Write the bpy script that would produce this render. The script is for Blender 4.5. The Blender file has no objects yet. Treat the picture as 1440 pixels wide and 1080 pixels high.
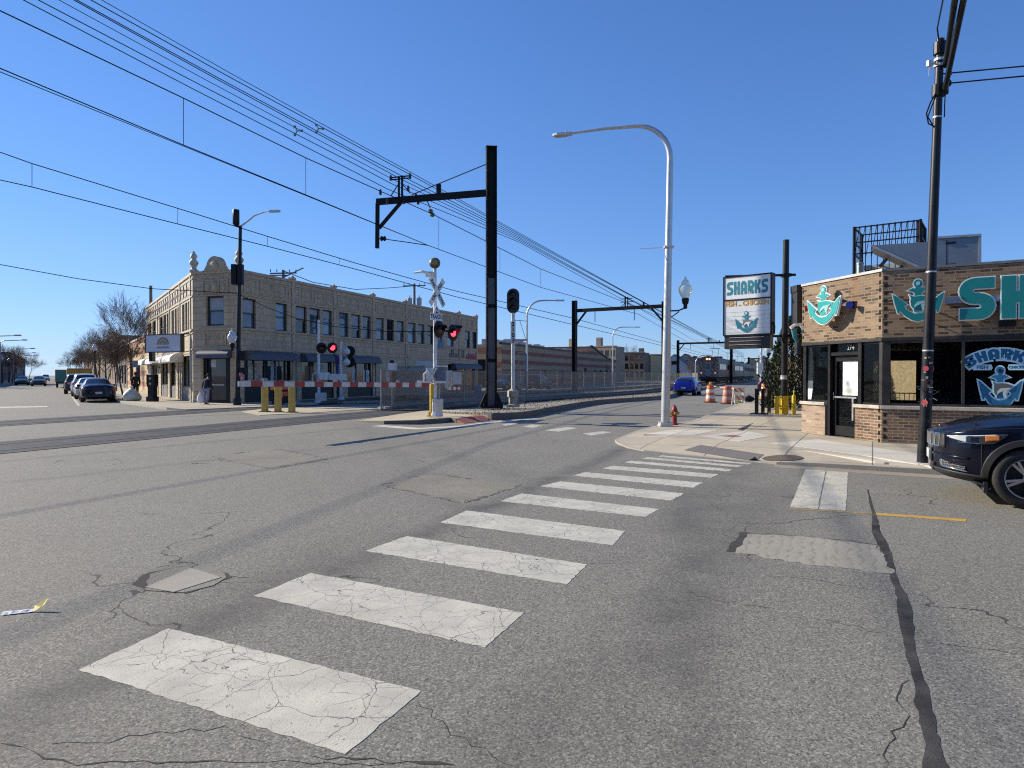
import bpy, bmesh, math, random
from math import sin, cos, tan, pi, radians, atan2, sqrt, hypot
from mathutils import Vector, Matrix
from mathutils.geometry import tessellate_polygon

random.seed(7)
scene = bpy.context.scene
C = bpy.data.collections.new("place")
scene.collection.children.link(C)

# ------------------------------------------------------------------ camera
F, CX, CY, EYE = 955.0, 720.0, 540.0, 1.65
PITCH = math.atan(13.0 / F)
cam_d = bpy.data.cameras.new("camera")
cam_d.sensor_width = 36.0
cam_d.lens = 36.0 * F / 1440.0
cam_d.clip_start = 0.05
cam_d.clip_end = 5000
cam = bpy.data.objects.new("camera", cam_d)
C.objects.link(cam)
cam.location = (0, 0, EYE)
cam.rotation_euler = (pi / 2 - PITCH, 0, 0)
scene.camera = cam

# ------------------------------------------------------------------ light
SUN_EL, SUN_AZ = radians(27), radians(23.5)          # the sun stands to the left, a little in front
SUN = Vector((-cos(SUN_EL) * cos(SUN_AZ), cos(SUN_EL) * sin(SUN_AZ), sin(SUN_EL)))
world = bpy.data.worlds.new("World")
scene.world = world
world.use_nodes = True
wn = world.node_tree
bg = wn.nodes["Background"]
sky = wn.nodes.new("ShaderNodeTexSky")
sky.sky_type = 'NISHITA'
sky.sun_disc = False
sky.sun_elevation = SUN_EL
sky.sun_rotation = atan2(SUN.x, SUN.y)
sky.altitude = 0
sky.air_density = 1.0
sky.dust_density = 0.0
sky.ozone_density = 4.0
# deep clear-air blue: tint the sky and hold back its glare towards the sun
def vmath(op, a, b=None):
    nd = wn.nodes.new("ShaderNodeVectorMath"); nd.operation = op
    for i, v in enumerate((a, b)):
        if v is None: continue
        if isinstance(v, tuple): nd.inputs[i].default_value = v
        else: wn.links.new(v, nd.inputs[i])
    return nd.outputs[0]
tint = vmath('MULTIPLY', sky.outputs[0], (.65, .93, 1.42))
wn.links.new(vmath('DIVIDE', tint, vmath('ADD', vmath('MULTIPLY', tint, (.10, .085, .055)), (1., 1., 1.))), bg.inputs[0])
bg.inputs[1].default_value = 0.10
sun_d = bpy.data.lights.new("sun", 'SUN')
sun_d.energy = 4.6
sun_d.angle = radians(0.5)
sun_d.color = (1.0, 0.90, 0.74)
sun = bpy.data.objects.new("sun", sun_d)
C.objects.link(sun)
sun.rotation_euler = SUN.to_track_quat('Z', 'Y').to_euler()
sun.location = (-30, 20, 40)
scene.view_settings.view_transform = 'Standard'
scene.view_settings.look = 'None'
scene.view_settings.exposure = 0.66
scene.view_settings.gamma = 1.0
scene.render.engine = 'CYCLES'
scene.cycles.max_bounces = 6
scene.cycles.transparent_max_bounces = 12
scene.cycles.use_denoising = False
scene.cycles.sample_clamp_indirect = 1.0
scene.cycles.caustics_reflective = scene.cycles.caustics_refractive = False
scene.cycles.filter_width = 1.15

# ------------------------------------------------------------------ measuring: image point -> place in the world
def ray(px, py):
    x, y = (px - CX) / F, (CY - py) / F
    return Vector((x, cos(PITCH) + y * sin(PITCH), -sin(PITCH) + y * cos(PITCH)))
def G(px, py, z=0.0):
    d = ray(px, py); t = (z - EYE) / d.z
    return Vector((d.x * t, d.y * t, z))
def P(px, py, Y):
    d = ray(px, py); t = Y / d.y
    return Vector((d.x * t, Y, EYE + d.z * t))
class Wall:
    """A vertical plane: a start point, a horizontal direction, an outward normal."""
    def __init__(s, a, b):
        s.a = Vector((a[0], a[1], 0)); d = Vector((b[0], b[1], 0)) - s.a
        s.len = d.length; s.d = d.normalized(); s.n = Vector((s.d.y, -s.d.x, 0))
    def hit(s, px, py):
        r = ray(px, py); o = Vector((0, 0, EYE))
        t = (s.a - o).dot(s.n) / r.dot(s.n); p = o + r * t
        return (p - s.a).dot(s.d), p.z
    def pt(s, u, z, out=0.0):
        return s.a + s.d * u + s.n * out + Vector((0, 0, z))

# ------------------------------------------------------------------ materials
MATS = {}
class NT:
    def __init__(s, name):
        s.m = bpy.data.materials.new(name); s.m.use_nodes = True
        s.t = s.m.node_tree; s.b = s.t.nodes["Principled BSDF"]; s.out = s.t.nodes["Material Output"]
    def n(s, typ, **kw):
        nd = s.t.nodes.new(typ)
        for k, v in kw.items():
            if k.startswith("i_"):
                key = k[2:]
                nd.inputs[int(key) if key.isdigit() else key].default_value = v
            else: setattr(nd, k, v)
        return nd
    def l(s, a, b): s.t.links.new(a, b)
    def math(s, op, a, b=None, c=None, clamp=False):
        nd = s.t.nodes.new("ShaderNodeMath"); nd.operation = op; nd.use_clamp = clamp
        for i, v in enumerate((a, b, c)):
            if v is None: continue
            if isinstance(v, (int, float)): nd.inputs[i].default_value = v
            else: s.l(v, nd.inputs[i])
        return nd.outputs[0]
    def mix(s, fac, a, b, mode='MIX'):
        nd = s.t.nodes.new("ShaderNodeMix"); nd.data_type = 'RGBA'; nd.blend_type = mode
        for i, v in ((0, fac), (6, a), (7, b)):
            if isinstance(v, (int, float)): nd.inputs[i].default_value = v
            elif isinstance(v, tuple): nd.inputs[i].default_value = (v[0], v[1], v[2], 1)
            else: s.l(v, nd.inputs[i])
        return nd.outputs[2]
    def uv(s): return s.n("ShaderNodeTexCoord").outputs["UV"]
    def pos(s): return s.n("ShaderNodeNewGeometry").outputs["Position"]
    def noise(s, vec, scale, detail=3, rough=.55, dist=0):
        nd = s.n("ShaderNodeTexNoise"); nd.inputs["Scale"].default_value = scale
        nd.inputs["Detail"].default_value = detail; nd.inputs["Roughness"].default_value = rough
        nd.inputs["Distortion"].default_value = dist
        s.l(vec, nd.inputs["Vector"]); return nd.outputs[0]
    def ramp(s, v, a, b):
        nd = s.n("ShaderNodeMapRange"); s.l(v, nd.inputs[0])
        nd.inputs[1].default_value = a; nd.inputs[2].default_value = b; return nd.outputs[0]
    def bump(s, h, strength=.3, dist=.01):
        nd = s.n("ShaderNodeBump"); nd.inputs["Strength"].default_value = strength
        nd.inputs["Distance"].default_value = dist; s.l(h, nd.inputs["Height"])
        s.l(nd.outputs[0], s.b.inputs["Normal"])
def M(name, col, rough=.6, metal=0., var=.15, scale=6., bump=0., bscale=80., coat=0., spec=.5, streak=0.):
    if name in MATS: return MATS[name]
    t = NT(name); p = t.n("ShaderNodeTexCoord").outputs["Object"]
    nz = t.noise(p, scale, 4, .6)
    c = t.mix(t.ramp(nz, .3, .7), tuple(x * (1 - var) for x in col), tuple(min(1, x * (1 + var)) for x in col))
    if streak:
        mp = t.n("ShaderNodeMapping"); mp.inputs["Scale"].default_value = (3, 3, .15); t.l(p, mp.inputs[0])
        c = t.mix(t.math('MULTIPLY', t.ramp(t.noise(mp.outputs[0], 2.5, 4), .5, .75), streak), c, tuple(x * .35 for x in col))
    t.l(c, t.b.inputs["Base Color"])
    t.l(t.math('MULTIPLY_ADD', nz, .16, rough - .08, clamp=True), t.b.inputs["Roughness"])
    t.b.inputs["Metallic"].default_value = metal
    t.b.inputs["Specular IOR Level"].default_value = spec
    t.b.inputs["Coat Weight"].default_value = coat
    t.b.inputs["Coat Roughness"].default_value = .03
    if bump: t.bump(t.noise(p, bscale, 3), bump, .01)
    MATS[name] = t.m; return t.m
def emit(name, col, strength, base=(0, 0, 0)):
    if name in MATS: return MATS[name]
    t = NT(name); t.b.inputs["Base Color"].default_value = (*base, 1)
    t.b.inputs["Emission Color"].default_value = (*col, 1); t.b.inputs["Emission Strength"].default_value = strength
    t.b.inputs["Roughness"].default_value = .25
    MATS[name] = t.m; return t.m
def brick(name, c1, c2, mortar, bw=.22, bh=.075, ms=.012, bias=0., stain=None, bump=.5, extra=None):
    """Brickwork in wall metres; extra = (dark, light) odd bricks mixed through."""
    if name in MATS: return MATS[name]
    t = NT(name); uv = t.uv()
    b = t.n("ShaderNodeTexBrick"); t.l(uv, b.inputs["Vector"])
    b.inputs["Color1"].default_value = (0, 0, 0, 1); b.inputs["Color2"].default_value = (1, 1, 1, 1)
    b.inputs["Mortar"].default_value = (.5, .5, .5, 1); b.inputs["Scale"].default_value = 1
    b.inputs["Mortar Size"].default_value = ms; b.inputs["Mortar Smooth"].default_value = .2
    b.inputs["Bias"].default_value = bias
    b.inputs["Brick Width"].default_value = bw; b.inputs["Row Height"].default_value = bh
    p = t.pos(); r = t.n("ShaderNodeValToRGB"); e = r.color_ramp.elements
    e[0].color = (*c1, 1); e[1].color = (*c2, 1)
    if extra:
        for k, (ps, col) in enumerate(((.0, extra[0]), (.16, extra[0]), (.24, c1), (.6, c2), (.86, tuple((x + y) / 2 for x, y in zip(c1, c2))), (1., extra[1]))):
            q = e[0] if k == 0 else (e[len(e) - 1] if k == 5 else e.new(ps)); q.position = ps; q.color = (*col, 1)
    t.l(b.outputs["Color"], r.inputs[0])
    c = t.mix(b.outputs["Fac"], r.outputs[0], mortar)
    c = t.mix(t.math('MULTIPLY', t.ramp(t.noise(p, 1.3, 5, .65), .35, .75), .45), c, tuple(x * .5 for x in c1))
    c = t.mix(.3, c, t.noise(p, 45, 2), 'OVERLAY')
    if stain: c = stain(t, c)
    t.l(c, t.b.inputs["Base Color"]); t.b.inputs["Roughness"].default_value = .85
    t.bump(b.outputs["Fac"], -bump, .01)
    MATS[name] = t.m; return t.m

def asphalt():
    t = NT("asphalt"); p = t.pos()
    fine = t.noise(p, 240, 2, .7)
    v = t.n("ShaderNodeTexVoronoi"); v.inputs["Scale"].default_value = 105; t.l(p, v.inputs["Vector"])
    sp = t.n("ShaderNodeSeparateColor"); t.l(v.outputs["Color"], sp.inputs[0])
    big = t.noise(p, .32, 5, .6); mid = t.noise(p, 2.2, 5, .65)
    c = t.mix(t.ramp(big, .3, .7), (.158, .152, .122), (.215, .208, .168))
    c = t.mix(t.math('MULTIPLY', t.ramp(mid, .45, .75), .35), c, (.138, .124, .102))
    c = t.mix(t.math('MULTIPLY', t.ramp(sp.outputs[0], .5, 1.), .85), c, (.42, .395, .33))
    c = t.mix(t.math('MULTIPLY', t.ramp(sp.outputs[1], .45, .0), .9), c, (.045, .043, .039))
    c = t.mix(t.math('MULTIPLY', t.ramp(fine, .35, .75), .4), c, (.30, .275, .23))
    # tyre-polished and oil-darkened bands worn along the wheel paths; wire shadow painted by the tracks
    warp = t.noise(p, .6, 3); brk = t.noise(p, 1.1, 5, .7)
    s = t.n("ShaderNodeSeparateXYZ"); t.l(p, s.inputs[0])
    def band(px0, px1, width, strength, z0=None):
        nonlocal c
        a, b = G(*px0), G(*px1); d = (b - a).normalized(); n = Vector((-d.y, d.x))
        k = t.math('ADD', t.math('MULTIPLY', s.outputs[0], n.x), t.math('MULTIPLY_ADD', s.outputs[1], n.y, -(a.x * n.x + a.y * n.y)))
        k = t.math('ABSOLUTE', t.math('ADD', k, t.math('MULTIPLY_ADD', warp, .5, -.25)))
        f = t.math('SUBTRACT', 1.0, t.math('DIVIDE', k, width), clamp=True)
        al = t.math('ADD', t.math('MULTIPLY', s.outputs[0], d.x), t.math('MULTIPLY_ADD', s.outputs[1], d.y, -(a.x * d.x + a.y * d.y)))
        L = (b - a).length
        e = t.math('MULTIPLY', t.math('MULTIPLY_ADD', al, 1 / 2.5, 1.2, clamp=True), t.math('MULTIPLY_ADD', al, -1 / 2.5, L / 2.5 + 1.2, clamp=True))
        f = t.math('MULTIPLY', t.math('MULTIPLY', f, e), t.math('MULTIPLY', t.ramp(brk, .25, .6), strength))
        c = t.mix(f, c, (.055, .052, .05))
    band((880, 630), (272, 890), .34, .7)
    band((300, 870), (60, 1010), .5, .45)
    band((1100, 700), (800, 1000), .5, .38)
    band((960, 720), (960, 1060), .35, .42)
    band((1040, 640), (1000, 720), .8, .4)
    band((620, 690), (505, 600), .5, .25)
    band((700, 660), (560, 612), .6, .25)
    band((0, 650), (480, 604), .22, .45)  # overhead wire shadow painted into the asphalt colour
    band((0, 680), (420, 634), .25, .4)  # another thin dark band running alongside
    # oil drips and scuffs
    mp = t.n("ShaderNodeMapping"); mp.inputs["Rotation"].default_value = (0, 0, .5); mp.inputs["Scale"].default_value = (1.0, 3.2, 1); t.l(p, mp.inputs[0])
    c = t.mix(t.math('MULTIPLY', t.ramp(t.noise(mp.outputs[0], 2.6, 4, .7), .66, .74), .6), c, (.06, .055, .05))
    c = t.mix(t.math('MULTIPLY', t.ramp(t.noise(p, 5.5, 5, .75), .62, .8), .4), c, (.33, .30, .25))
    # hairline cracking
    w2 = t.n("ShaderNodeVectorMath", operation='ADD'); t.l(p, w2.inputs[0])
    nn = t.n("ShaderNodeTexNoise"); nn.inputs["Scale"].default_value = 1.3; nn.inputs["Detail"].default_value = 5; t.l(p, nn.inputs["Vector"])
    t.l(nn.outputs["Color"], w2.inputs[1])
    vc = t.n("ShaderNodeTexVoronoi", feature='DISTANCE_TO_EDGE'); vc.inputs["Scale"].default_value = .28; t.l(w2.outputs[0], vc.inputs["Vector"])
    cr = t.math('LESS_THAN', vc.outputs["Distance"], .0022)
    cr = t.math('MULTIPLY', cr, t.ramp(t.noise(p, .5, 2), .5, .56))
    c = t.mix(t.math('MULTIPLY', cr, .85), c, (.03, .028, .027))
    t.l(c, t.b.inputs["Base Color"]); t.b.inputs["Roughness"].default_value = .82
    t.b.inputs["Specular IOR Level"].default_value = .35
    h = t.math('ADD', t.math('MULTIPLY', sp.outputs[0], .5), fine)
    t.bump(t.math('SUBTRACT', h, t.math('MULTIPLY', cr, 2.)), .4, .006)
    return t.m
def paint_white():
    t = NT("road_paint"); p = t.pos()
    nn = t.n("ShaderNodeTexNoise"); nn.inputs["Scale"].default_value = 3; nn.inputs["Detail"].default_value = 4; t.l(p, nn.inputs["Vector"])
    w2 = t.n("ShaderNodeVectorMath", operation='MULTIPLY_ADD'); t.l(nn.outputs["Color"], w2.inputs[0]); w2.inputs[1].default_value = (.22, .22, .22); t.l(p, w2.inputs[2])
    vc = t.n("ShaderNodeTexVoronoi", feature='DISTANCE_TO_EDGE'); vc.inputs["Scale"].default_value = 6.0; t.l(w2.outputs[0], vc.inputs["Vector"])
    v2 = t.n("ShaderNodeTexVoronoi", feature='DISTANCE_TO_EDGE'); v2.inputs["Scale"].default_value = 2.1; t.l(w2.outputs[0], v2.inputs["Vector"])
    c1 = t.math('MULTIPLY', t.math('LESS_THAN', vc.outputs["Distance"], .008), t.ramp(t.noise(p, 1.6, 2), .40, .55))
    c2 = t.math('LESS_THAN', v2.outputs["Distance"], .0036)
    cr = t.math('MAXIMUM', c1, c2)
    gr = t.noise(p, 2.4, 5, .7); sp = t.noise(p, 130, 2, .6)
    c = t.mix(t.ramp(gr, .32, .72), (.66, .62, .49), (.43, .405, .325))
    c = t.mix(t.math('MULTIPLY', t.ramp(sp, .45, .75), .45), c, (.30, .285, .235))
    c = t.mix(t.math('MULTIPLY', t.math('GREATER_THAN', t.math('MULTIPLY_ADD', t.noise(p, .9, 3), .16, t.noise(p, 16, 5, .8)), .71), .85), c, (.14, .135, .13))
    c = t.mix(t.math('MULTIPLY', cr, .85), c, (.06, .058, .054))
    t.l(c, t.b.inputs["Base Color"]); t.b.inputs["Roughness"].default_value = .6
    t.bump(t.math('SUBTRACT', t.math('MULTIPLY', sp, .4), cr), .5, .008)
    return t.m
def concrete(name, c1, c2, joint=None, bump=.25, rake=None):
    t = NT(name); p = t.pos()
    c = t.mix(t.ramp(t.noise(p, .7, 5, .6), .3, .7), c1, c2)
    c = t.mix(t.math('MULTIPLY', t.ramp(t.noise(p, 4, 5, .7), .5, .8), .4), c, tuple(x * .6 for x in c1))
    c = t.mix(t.math('MULTIPLY', t.ramp(t.noise(p, 110, 2), .45, .8), .3), c, tuple(x * .55 for x in c1))
    h = t.noise(p, 70, 3)
    if joint:                          # (direction, spacing): tooled joints between slabs
        ang, sp_ = joint
        mp = t.n("ShaderNodeMapping"); mp.inputs["Rotation"].default_value = (0, 0, -ang); t.l(p, mp.inputs[0])
        b = t.n("ShaderNodeTexBrick", offset=0.0); t.l(mp.outputs[0], b.inputs["Vector"]); b.inputs["Scale"].default_value = 1
        b.inputs["Color1"].default_value = (.92, .92, .92, 1); b.inputs["Color2"].default_value = (1.12, 1.1, 1.04, 1); b.inputs["Mortar"].default_value = (.3, .29, .27, 1)
        b.inputs["Brick Width"].default_value = sp_; b.inputs["Row Height"].default_value = sp_; b.inputs["Mortar Size"].default_value = .012
        c = t.mix(1.0, c, b.outputs["Color"], 'MULTIPLY')
    if rake:                           # raked grooves in fresh concrete
        mp = t.n("ShaderNodeMapping"); mp.inputs["Rotation"].default_value = (0, 0, -rake); t.l(p, mp.inputs[0])
        w = t.n("ShaderNodeTexWave"); w.inputs["Scale"].default_value = 3.2; w.inputs["Distortion"].default_value = 6; w.inputs["Detail"].default_value = 4; w.inputs["Detail Scale"].default_value = 1.5
        t.l(mp.outputs[0], w.inputs["Vector"])
        c = t.mix(t.math('MULTIPLY', t.math('MULTIPLY', t.ramp(w.outputs["Fac"], .3, 0.), t.ramp(t.noise(p, 7, 3), .4, .6)), .55), c, tuple(x * .5 for x in c1))
        h = t.math('MULTIPLY_ADD', w.outputs["Fac"], .18, h); bump = .3
    t.l(c, t.b.inputs["Base Color"]); t.b.inputs["Roughness"].default_value = .88
    t.bump(h, bump, .01)
    MATS[name] = t.m; return t.m
def striped_brick(name, ca, cb, z0, band):
    t = NT(name); uv = t.uv(); s = t.n("ShaderNodeSeparateXYZ"); t.l(uv, s.inputs[0])
    k = t.math('PINGPONG', t.math('SUBTRACT', s.outputs[1], z0), band)
    f = t.math('GREATER_THAN', k, band * .55)
    b = t.n("ShaderNodeTexBrick"); t.l(uv, b.inputs["Vector"]); b.inputs["Scale"].default_value = 1
    b.inputs["Color1"].default_value = (.85, .85, .85, 1); b.inputs["Color2"].default_value = (1.1, 1.1, 1.1, 1); b.inputs["Mortar"].default_value = (.7, .7, .68, 1)
    b.inputs["Brick Width"].default_value = .4; b.inputs["Row Height"].default_value = .2; b.inputs["Mortar Size"].default_value = .012
    c = t.mix(f, ca, cb); c = t.mix(1., c, b.outputs["Color"], 'MULTIPLY')
    c = t.mix(t.math('MULTIPLY', t.ramp(t.noise(t.pos(), .8, 5), .4, .8), .35), c, tuple(x * .6 for x in ca))
    t.l(c, t.b.inputs["Base Color"]); t.b.inputs["Roughness"].default_value = .9
    MATS[name] = t.m; return t.m
def terracotta(name, c1, c2, tw=.62, th=.36):
    t = NT(name); uv = t.uv(); p = t.pos()
    b = t.n("ShaderNodeTexBrick"); t.l(uv, b.inputs["Vector"]); b.inputs["Scale"].default_value = 1
    b.inputs["Color1"].default_value = (*c1, 1); b.inputs["Color2"].default_value = (*c2, 1); b.inputs["Mortar"].default_value = (*[x * .45 for x in c1], 1)
    b.inputs["Brick Width"].default_value = tw; b.inputs["Row Height"].default_value = th; b.inputs["Mortar Size"].default_value = .012
    mp = t.n("ShaderNodeMapping"); mp.inputs["Scale"].default_value = (2.2, 2.2, .35); t.l(p, mp.inputs[0])
    c = t.mix(t.math('MULTIPLY', t.ramp(t.noise(mp.outputs[0], 1.2, 5, .65), .42, .75), .6), b.outputs["Color"], tuple(x * .5 for x in c1))
    c = t.mix(t.math('MULTIPLY', t.ramp(t.noise(p, 9, 4), .5, .8), .3), c, tuple(min(1, x * 1.35) for x in c2))
    t.l(c, t.b.inputs["Base Color"]); t.b.inputs["Roughness"].default_value = .55
    t.bump(b.outputs["Fac"], -.5, .01)
    MATS[name] = t.m; return t.m
def glass_pane(name, tint=(.02, .025, .03), seethrough=.0, rough=.03):
    if name in MATS: return MATS[name]
    t = NT(name); p = t.n("ShaderNodeTexCoord").outputs["Object"]
    oi = t.n("ShaderNodeObjectInfo").outputs["Random"]
    c = t.mix(t.ramp(t.noise(p, .6, 2), .35, .65), tint, tuple(x * 2.2 for x in tint))
    t.l(c, t.b.inputs["Base Color"]); t.b.inputs["Roughness"].default_value = rough
    t.b.inputs["Specular IOR Level"].default_value = .8
    t.bump(t.noise(p, 1.2, 2), .05, .05)
    if seethrough:
        tr = t.n("ShaderNodeBsdfTransparent"); tr.inputs[0].default_value = (.75, .8, .8, 1)
        mx = t.n("ShaderNodeMixShader"); fr = t.n("ShaderNodeFresnel"); fr.inputs[0].default_value = 1.5
        t.l(t.math('MULTIPLY', t.math('ADD', fr.outputs[0], 1 - seethrough, clamp=True), .7), mx.inputs[0])
        t.l(tr.outputs[0], mx.inputs[1]); t.l(t.b.outputs[0], mx.inputs[2]); t.l(mx.outputs[0], t.out.inputs[0])
    MATS[name] = t.m; return t.m
def chain_link():
    t = NT("chain_link"); uv = t.uv()
    mp = t.n("ShaderNodeMapping"); mp.inputs["Rotation"].default_value = (0, 0, pi / 4); mp.inputs["Scale"].default_value = (12, 12, 12); t.l(uv, mp.inputs[0])
    s = t.n("ShaderNodeSeparateXYZ"); t.l(mp.outputs[0], s.inputs[0])
    a = t.math('LESS_THAN', t.math('FRACT', s.outputs[0]), .36); b = t.math('LESS_THAN', t.math('FRACT', s.outputs[1]), .36)
    tr = t.n("ShaderNodeBsdfTransparent"); mx = t.n("ShaderNodeMixShader")
    t.l(t.math('MAXIMUM', a, b), mx.inputs[0]); t.l(tr.outputs[0], mx.inputs[1]); t.l(t.b.outputs[0], mx.inputs[2]); t.l(mx.outputs[0], t.out.inputs[0])
    t.b.inputs["Base Color"].default_value = (.30, .20, .115, 1); t.b.inputs["Roughness"].default_value = .6
    return t.m
def hazard(name, ca, cb, period, slant=1.0, along='x'):
    t = NT(name); uv = t.uv(); s = t.n("ShaderNodeSeparateXYZ"); t.l(uv, s.inputs[0])
    v = t.math('ADD', s.outputs[0] if along == 'x' else s.outputs[1], t.math('MULTIPLY', s.outputs[1] if along == 'x' else s.outputs[0], slant))
    f = t.math('GREATER_THAN', t.math('FRACT', t.math('DIVIDE', v, period)), .5)
    c = t.mix(f, ca, cb); c = t.mix(t.math('MULTIPLY', t.ramp(t.noise(t.pos(), 5, 4), .45, .8), .4), c, tuple(x * .5 for x in ca))
    t.l(c, t.b.inputs["Base Color"]); t.b.inputs["Roughness"].default_value = .5
    MATS[name] = t.m; return t.m

# ------------------------------------------------------------------ mesh building
def frame(o, x, y=None, z=None):
    """4x4 from an origin and axes."""
    x = Vector(x).normalized()
    if z is None: z = Vector((0, 0, 1))
    if y is None: y = Vector(z).cross(x).normalized()
    y = Vector(y).normalized(); z = x.cross(y)
    m = Matrix((x, y, z)).transposed().to_4x4(); m.translation = Vector(o); return m
def rotz(a, o=(0, 0, 0)):
    m = Matrix.Rotation(a, 4, 'Z'); m.translation = Vector(o); return m
ORG = {}
class MB:
    def __init__(s): s.v = []; s.f = []; s.mi = []
    def add(s, vs, fs, m=0, mat=None):
        o = len(s.v)
        s.v += [Vector(mat @ Vector(v)) if mat else Vector(v) for v in vs]
        for f in fs: s.f.append(tuple(i + o for i in f)); s.mi.append(m)
        return s
    def box(s, lo, hi, m=0, mat=None):
        x0, y0, z0 = lo; x1, y1, z1 = hi
        return s.add([(x0, y0, z0), (x1, y0, z0), (x1, y1, z0), (x0, y1, z0), (x0, y0, z1), (x1, y0, z1), (x1, y1, z1), (x0, y1, z1)],
                     [(0, 3, 2, 1), (4, 5, 6, 7), (0, 1, 5, 4), (1, 2, 6, 5), (2, 3, 7, 6), (3, 0, 4, 7)], m, mat)
    def cbox(s, c, sz, m=0, mat=None):
        return s.box([c[i] - sz[i] / 2 for i in range(3)], [c[i] + sz[i] / 2 for i in range(3)], m, mat)
    def wbox(s, w, u0, u1, z0, z1, o0, o1, m=0):
        """A box on a wall: along u, up z, out of the wall from o0 to o1."""
        p = [w.pt(u0, z0, o1), w.pt(u1, z0, o1), w.pt(u1, z0, o0), w.pt(u0, z0, o0), w.pt(u0, z1, o1), w.pt(u1, z1, o1), w.pt(u1, z1, o0), w.pt(u0, z1, o0)]
        return s.add(p, [(0, 3, 2, 1), (4, 5, 6, 7), (0, 1, 5, 4), (1, 2, 6, 5), (2, 3, 7, 6), (3, 0, 4, 7)], m)
    def bar(s, a, b, w, h=None, m=0, up=(0, 0, 1)):
        h = h or w; a, b = Vector(a), Vector(b); d = (b - a); L = d.length
        if L < 1e-6: return s
        d.normalize(); up = Vector(up)
        if abs(d.dot(up)) > .98: up = Vector((1, 0, 0)) if abs(d.x) < .9 else Vector((0, 1, 0))
        x = d.cross(up).normalized(); y = x.cross(d)
        vs = []
        for q in (a, b):
            for sx, sy in ((-1, -1), (1, -1), (1, 1), (-1, 1)): vs.append(q + x * sx * w / 2 + y * sy * h / 2)
        return s.add(vs, [(0, 1, 2, 3), (7, 6, 5, 4), (4, 5, 1, 0), (5, 6, 2, 1), (6, 7, 3, 2), (7, 4, 0, 3)], m)
    def tube(s, pts, r, n=8, m=0, caps=True):
        pts = [Vector(p) for p in pts]; k = len(pts)
        rs = r if isinstance(r, (list, tuple)) else [r] * k
        vs = []; prev = None
        for i, p in enumerate(pts):
            d = (pts[min(i + 1, k - 1)] - pts[max(i - 1, 0)]).normalized()
            if prev is None:
                up = Vector((0, 0, 1)) if abs(d.z) < .95 else Vector((1, 0, 0))
                x = d.cross(up).normalized()
            else:
                x = (prev - d * prev.dot(d))
                x = x.normalized() if x.length > 1e-5 else d.orthogonal().normalized()
            prev = x; y = d.cross(x)
            for j in range(n):
                a = 2 * pi * j / n; vs.append(p + (x * cos(a) + y * sin(a)) * rs[i])
        fs = []
        for i in range(k - 1):
            for j in range(n):
                j2 = (j + 1) % n; fs.append((i * n + j, i * n + j2, (i + 1) * n + j2, (i + 1) * n + j))
        if caps: fs += [tuple(range(n - 1, -1, -1)), tuple((k - 1) * n + j for j in range(n))]
        return s.add(vs, fs, m)
    def lathe(s, prof, n=16, m=0, mat=None, caps=True):
        """prof: (radius, height) pairs from bottom to top."""
        vs = [(r * cos(2 * pi * j / n), r * sin(2 * pi * j / n), z) for r, z in prof for j in range(n)]
        fs = []
        for i in range(len(prof) - 1):
            for j in range(n):
                j2 = (j + 1) % n; fs.append((i * n + j, i * n + j2, (i + 1) * n + j2, (i + 1) * n + j))
        k = len(prof) - 1
        if caps and prof[0][0] > 1e-4: fs.append(tuple(range(n - 1, -1, -1)))
        if caps and prof[-1][0] > 1e-4: fs.append(tuple(k * n + j for j in range(n)))
        return s.add(vs, fs, m, mat)
    def prism(s, poly, z0, z1, m=0, mat=None):
        """A closed 2-D outline (counter-clockwise) pushed from z0 to z1."""
        if sum(poly[i - 1][0] * poly[i][1] - poly[i][0] * poly[i - 1][1] for i in range(len(poly))) < 0: poly = poly[::-1]
        n = len(poly); vs = [(x, y, z0) for x, y in poly] + [(x, y, z1) for x, y in poly]
        tri = tessellate_polygon([[Vector((x, y, 0)) for x, y in poly]])
        fs = []
        for t3 in tri:
            a, b, c = [Vector(poly[i]) for i in t3]
            if (b - a).cross(c - a) < 0: t3 = t3[::-1]
            fs.append(tuple(i + n for i in t3)); fs.append(tuple(t3[::-1]))
        fs += [(i, (i + 1) % n, n + (i + 1) % n, n + i) for i in range(n)]
        return s.add(vs, fs, m, mat)
    def slab(s, pts, zs, base=-.06, m=0):
        """Ground slab with an own height at every outline point."""
        n = len(pts)
        if sum(pts[i - 1][0] * pts[i][1] - pts[i][0] * pts[i - 1][1] for i in range(n)) < 0: pts = pts[::-1]; zs = zs[::-1]
        vs = [(p[0], p[1], base) for p in pts] + [(p[0], p[1], z) for p, z in zip(pts, zs)]
        fs = []
        for t3 in tessellate_polygon([[Vector((p[0], p[1], 0)) for p in pts]]):
            a, b, c = [Vector((pts[i][0], pts[i][1])) for i in t3]
            if (b - a).cross(c - a) < 0: t3 = t3[::-1]
            fs.append(tuple(i + n for i in t3))
        fs += [(i, (i + 1) % n, n + (i + 1) % n, n + i) for i in range(n)]
        return s.add(vs, fs, m)
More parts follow.
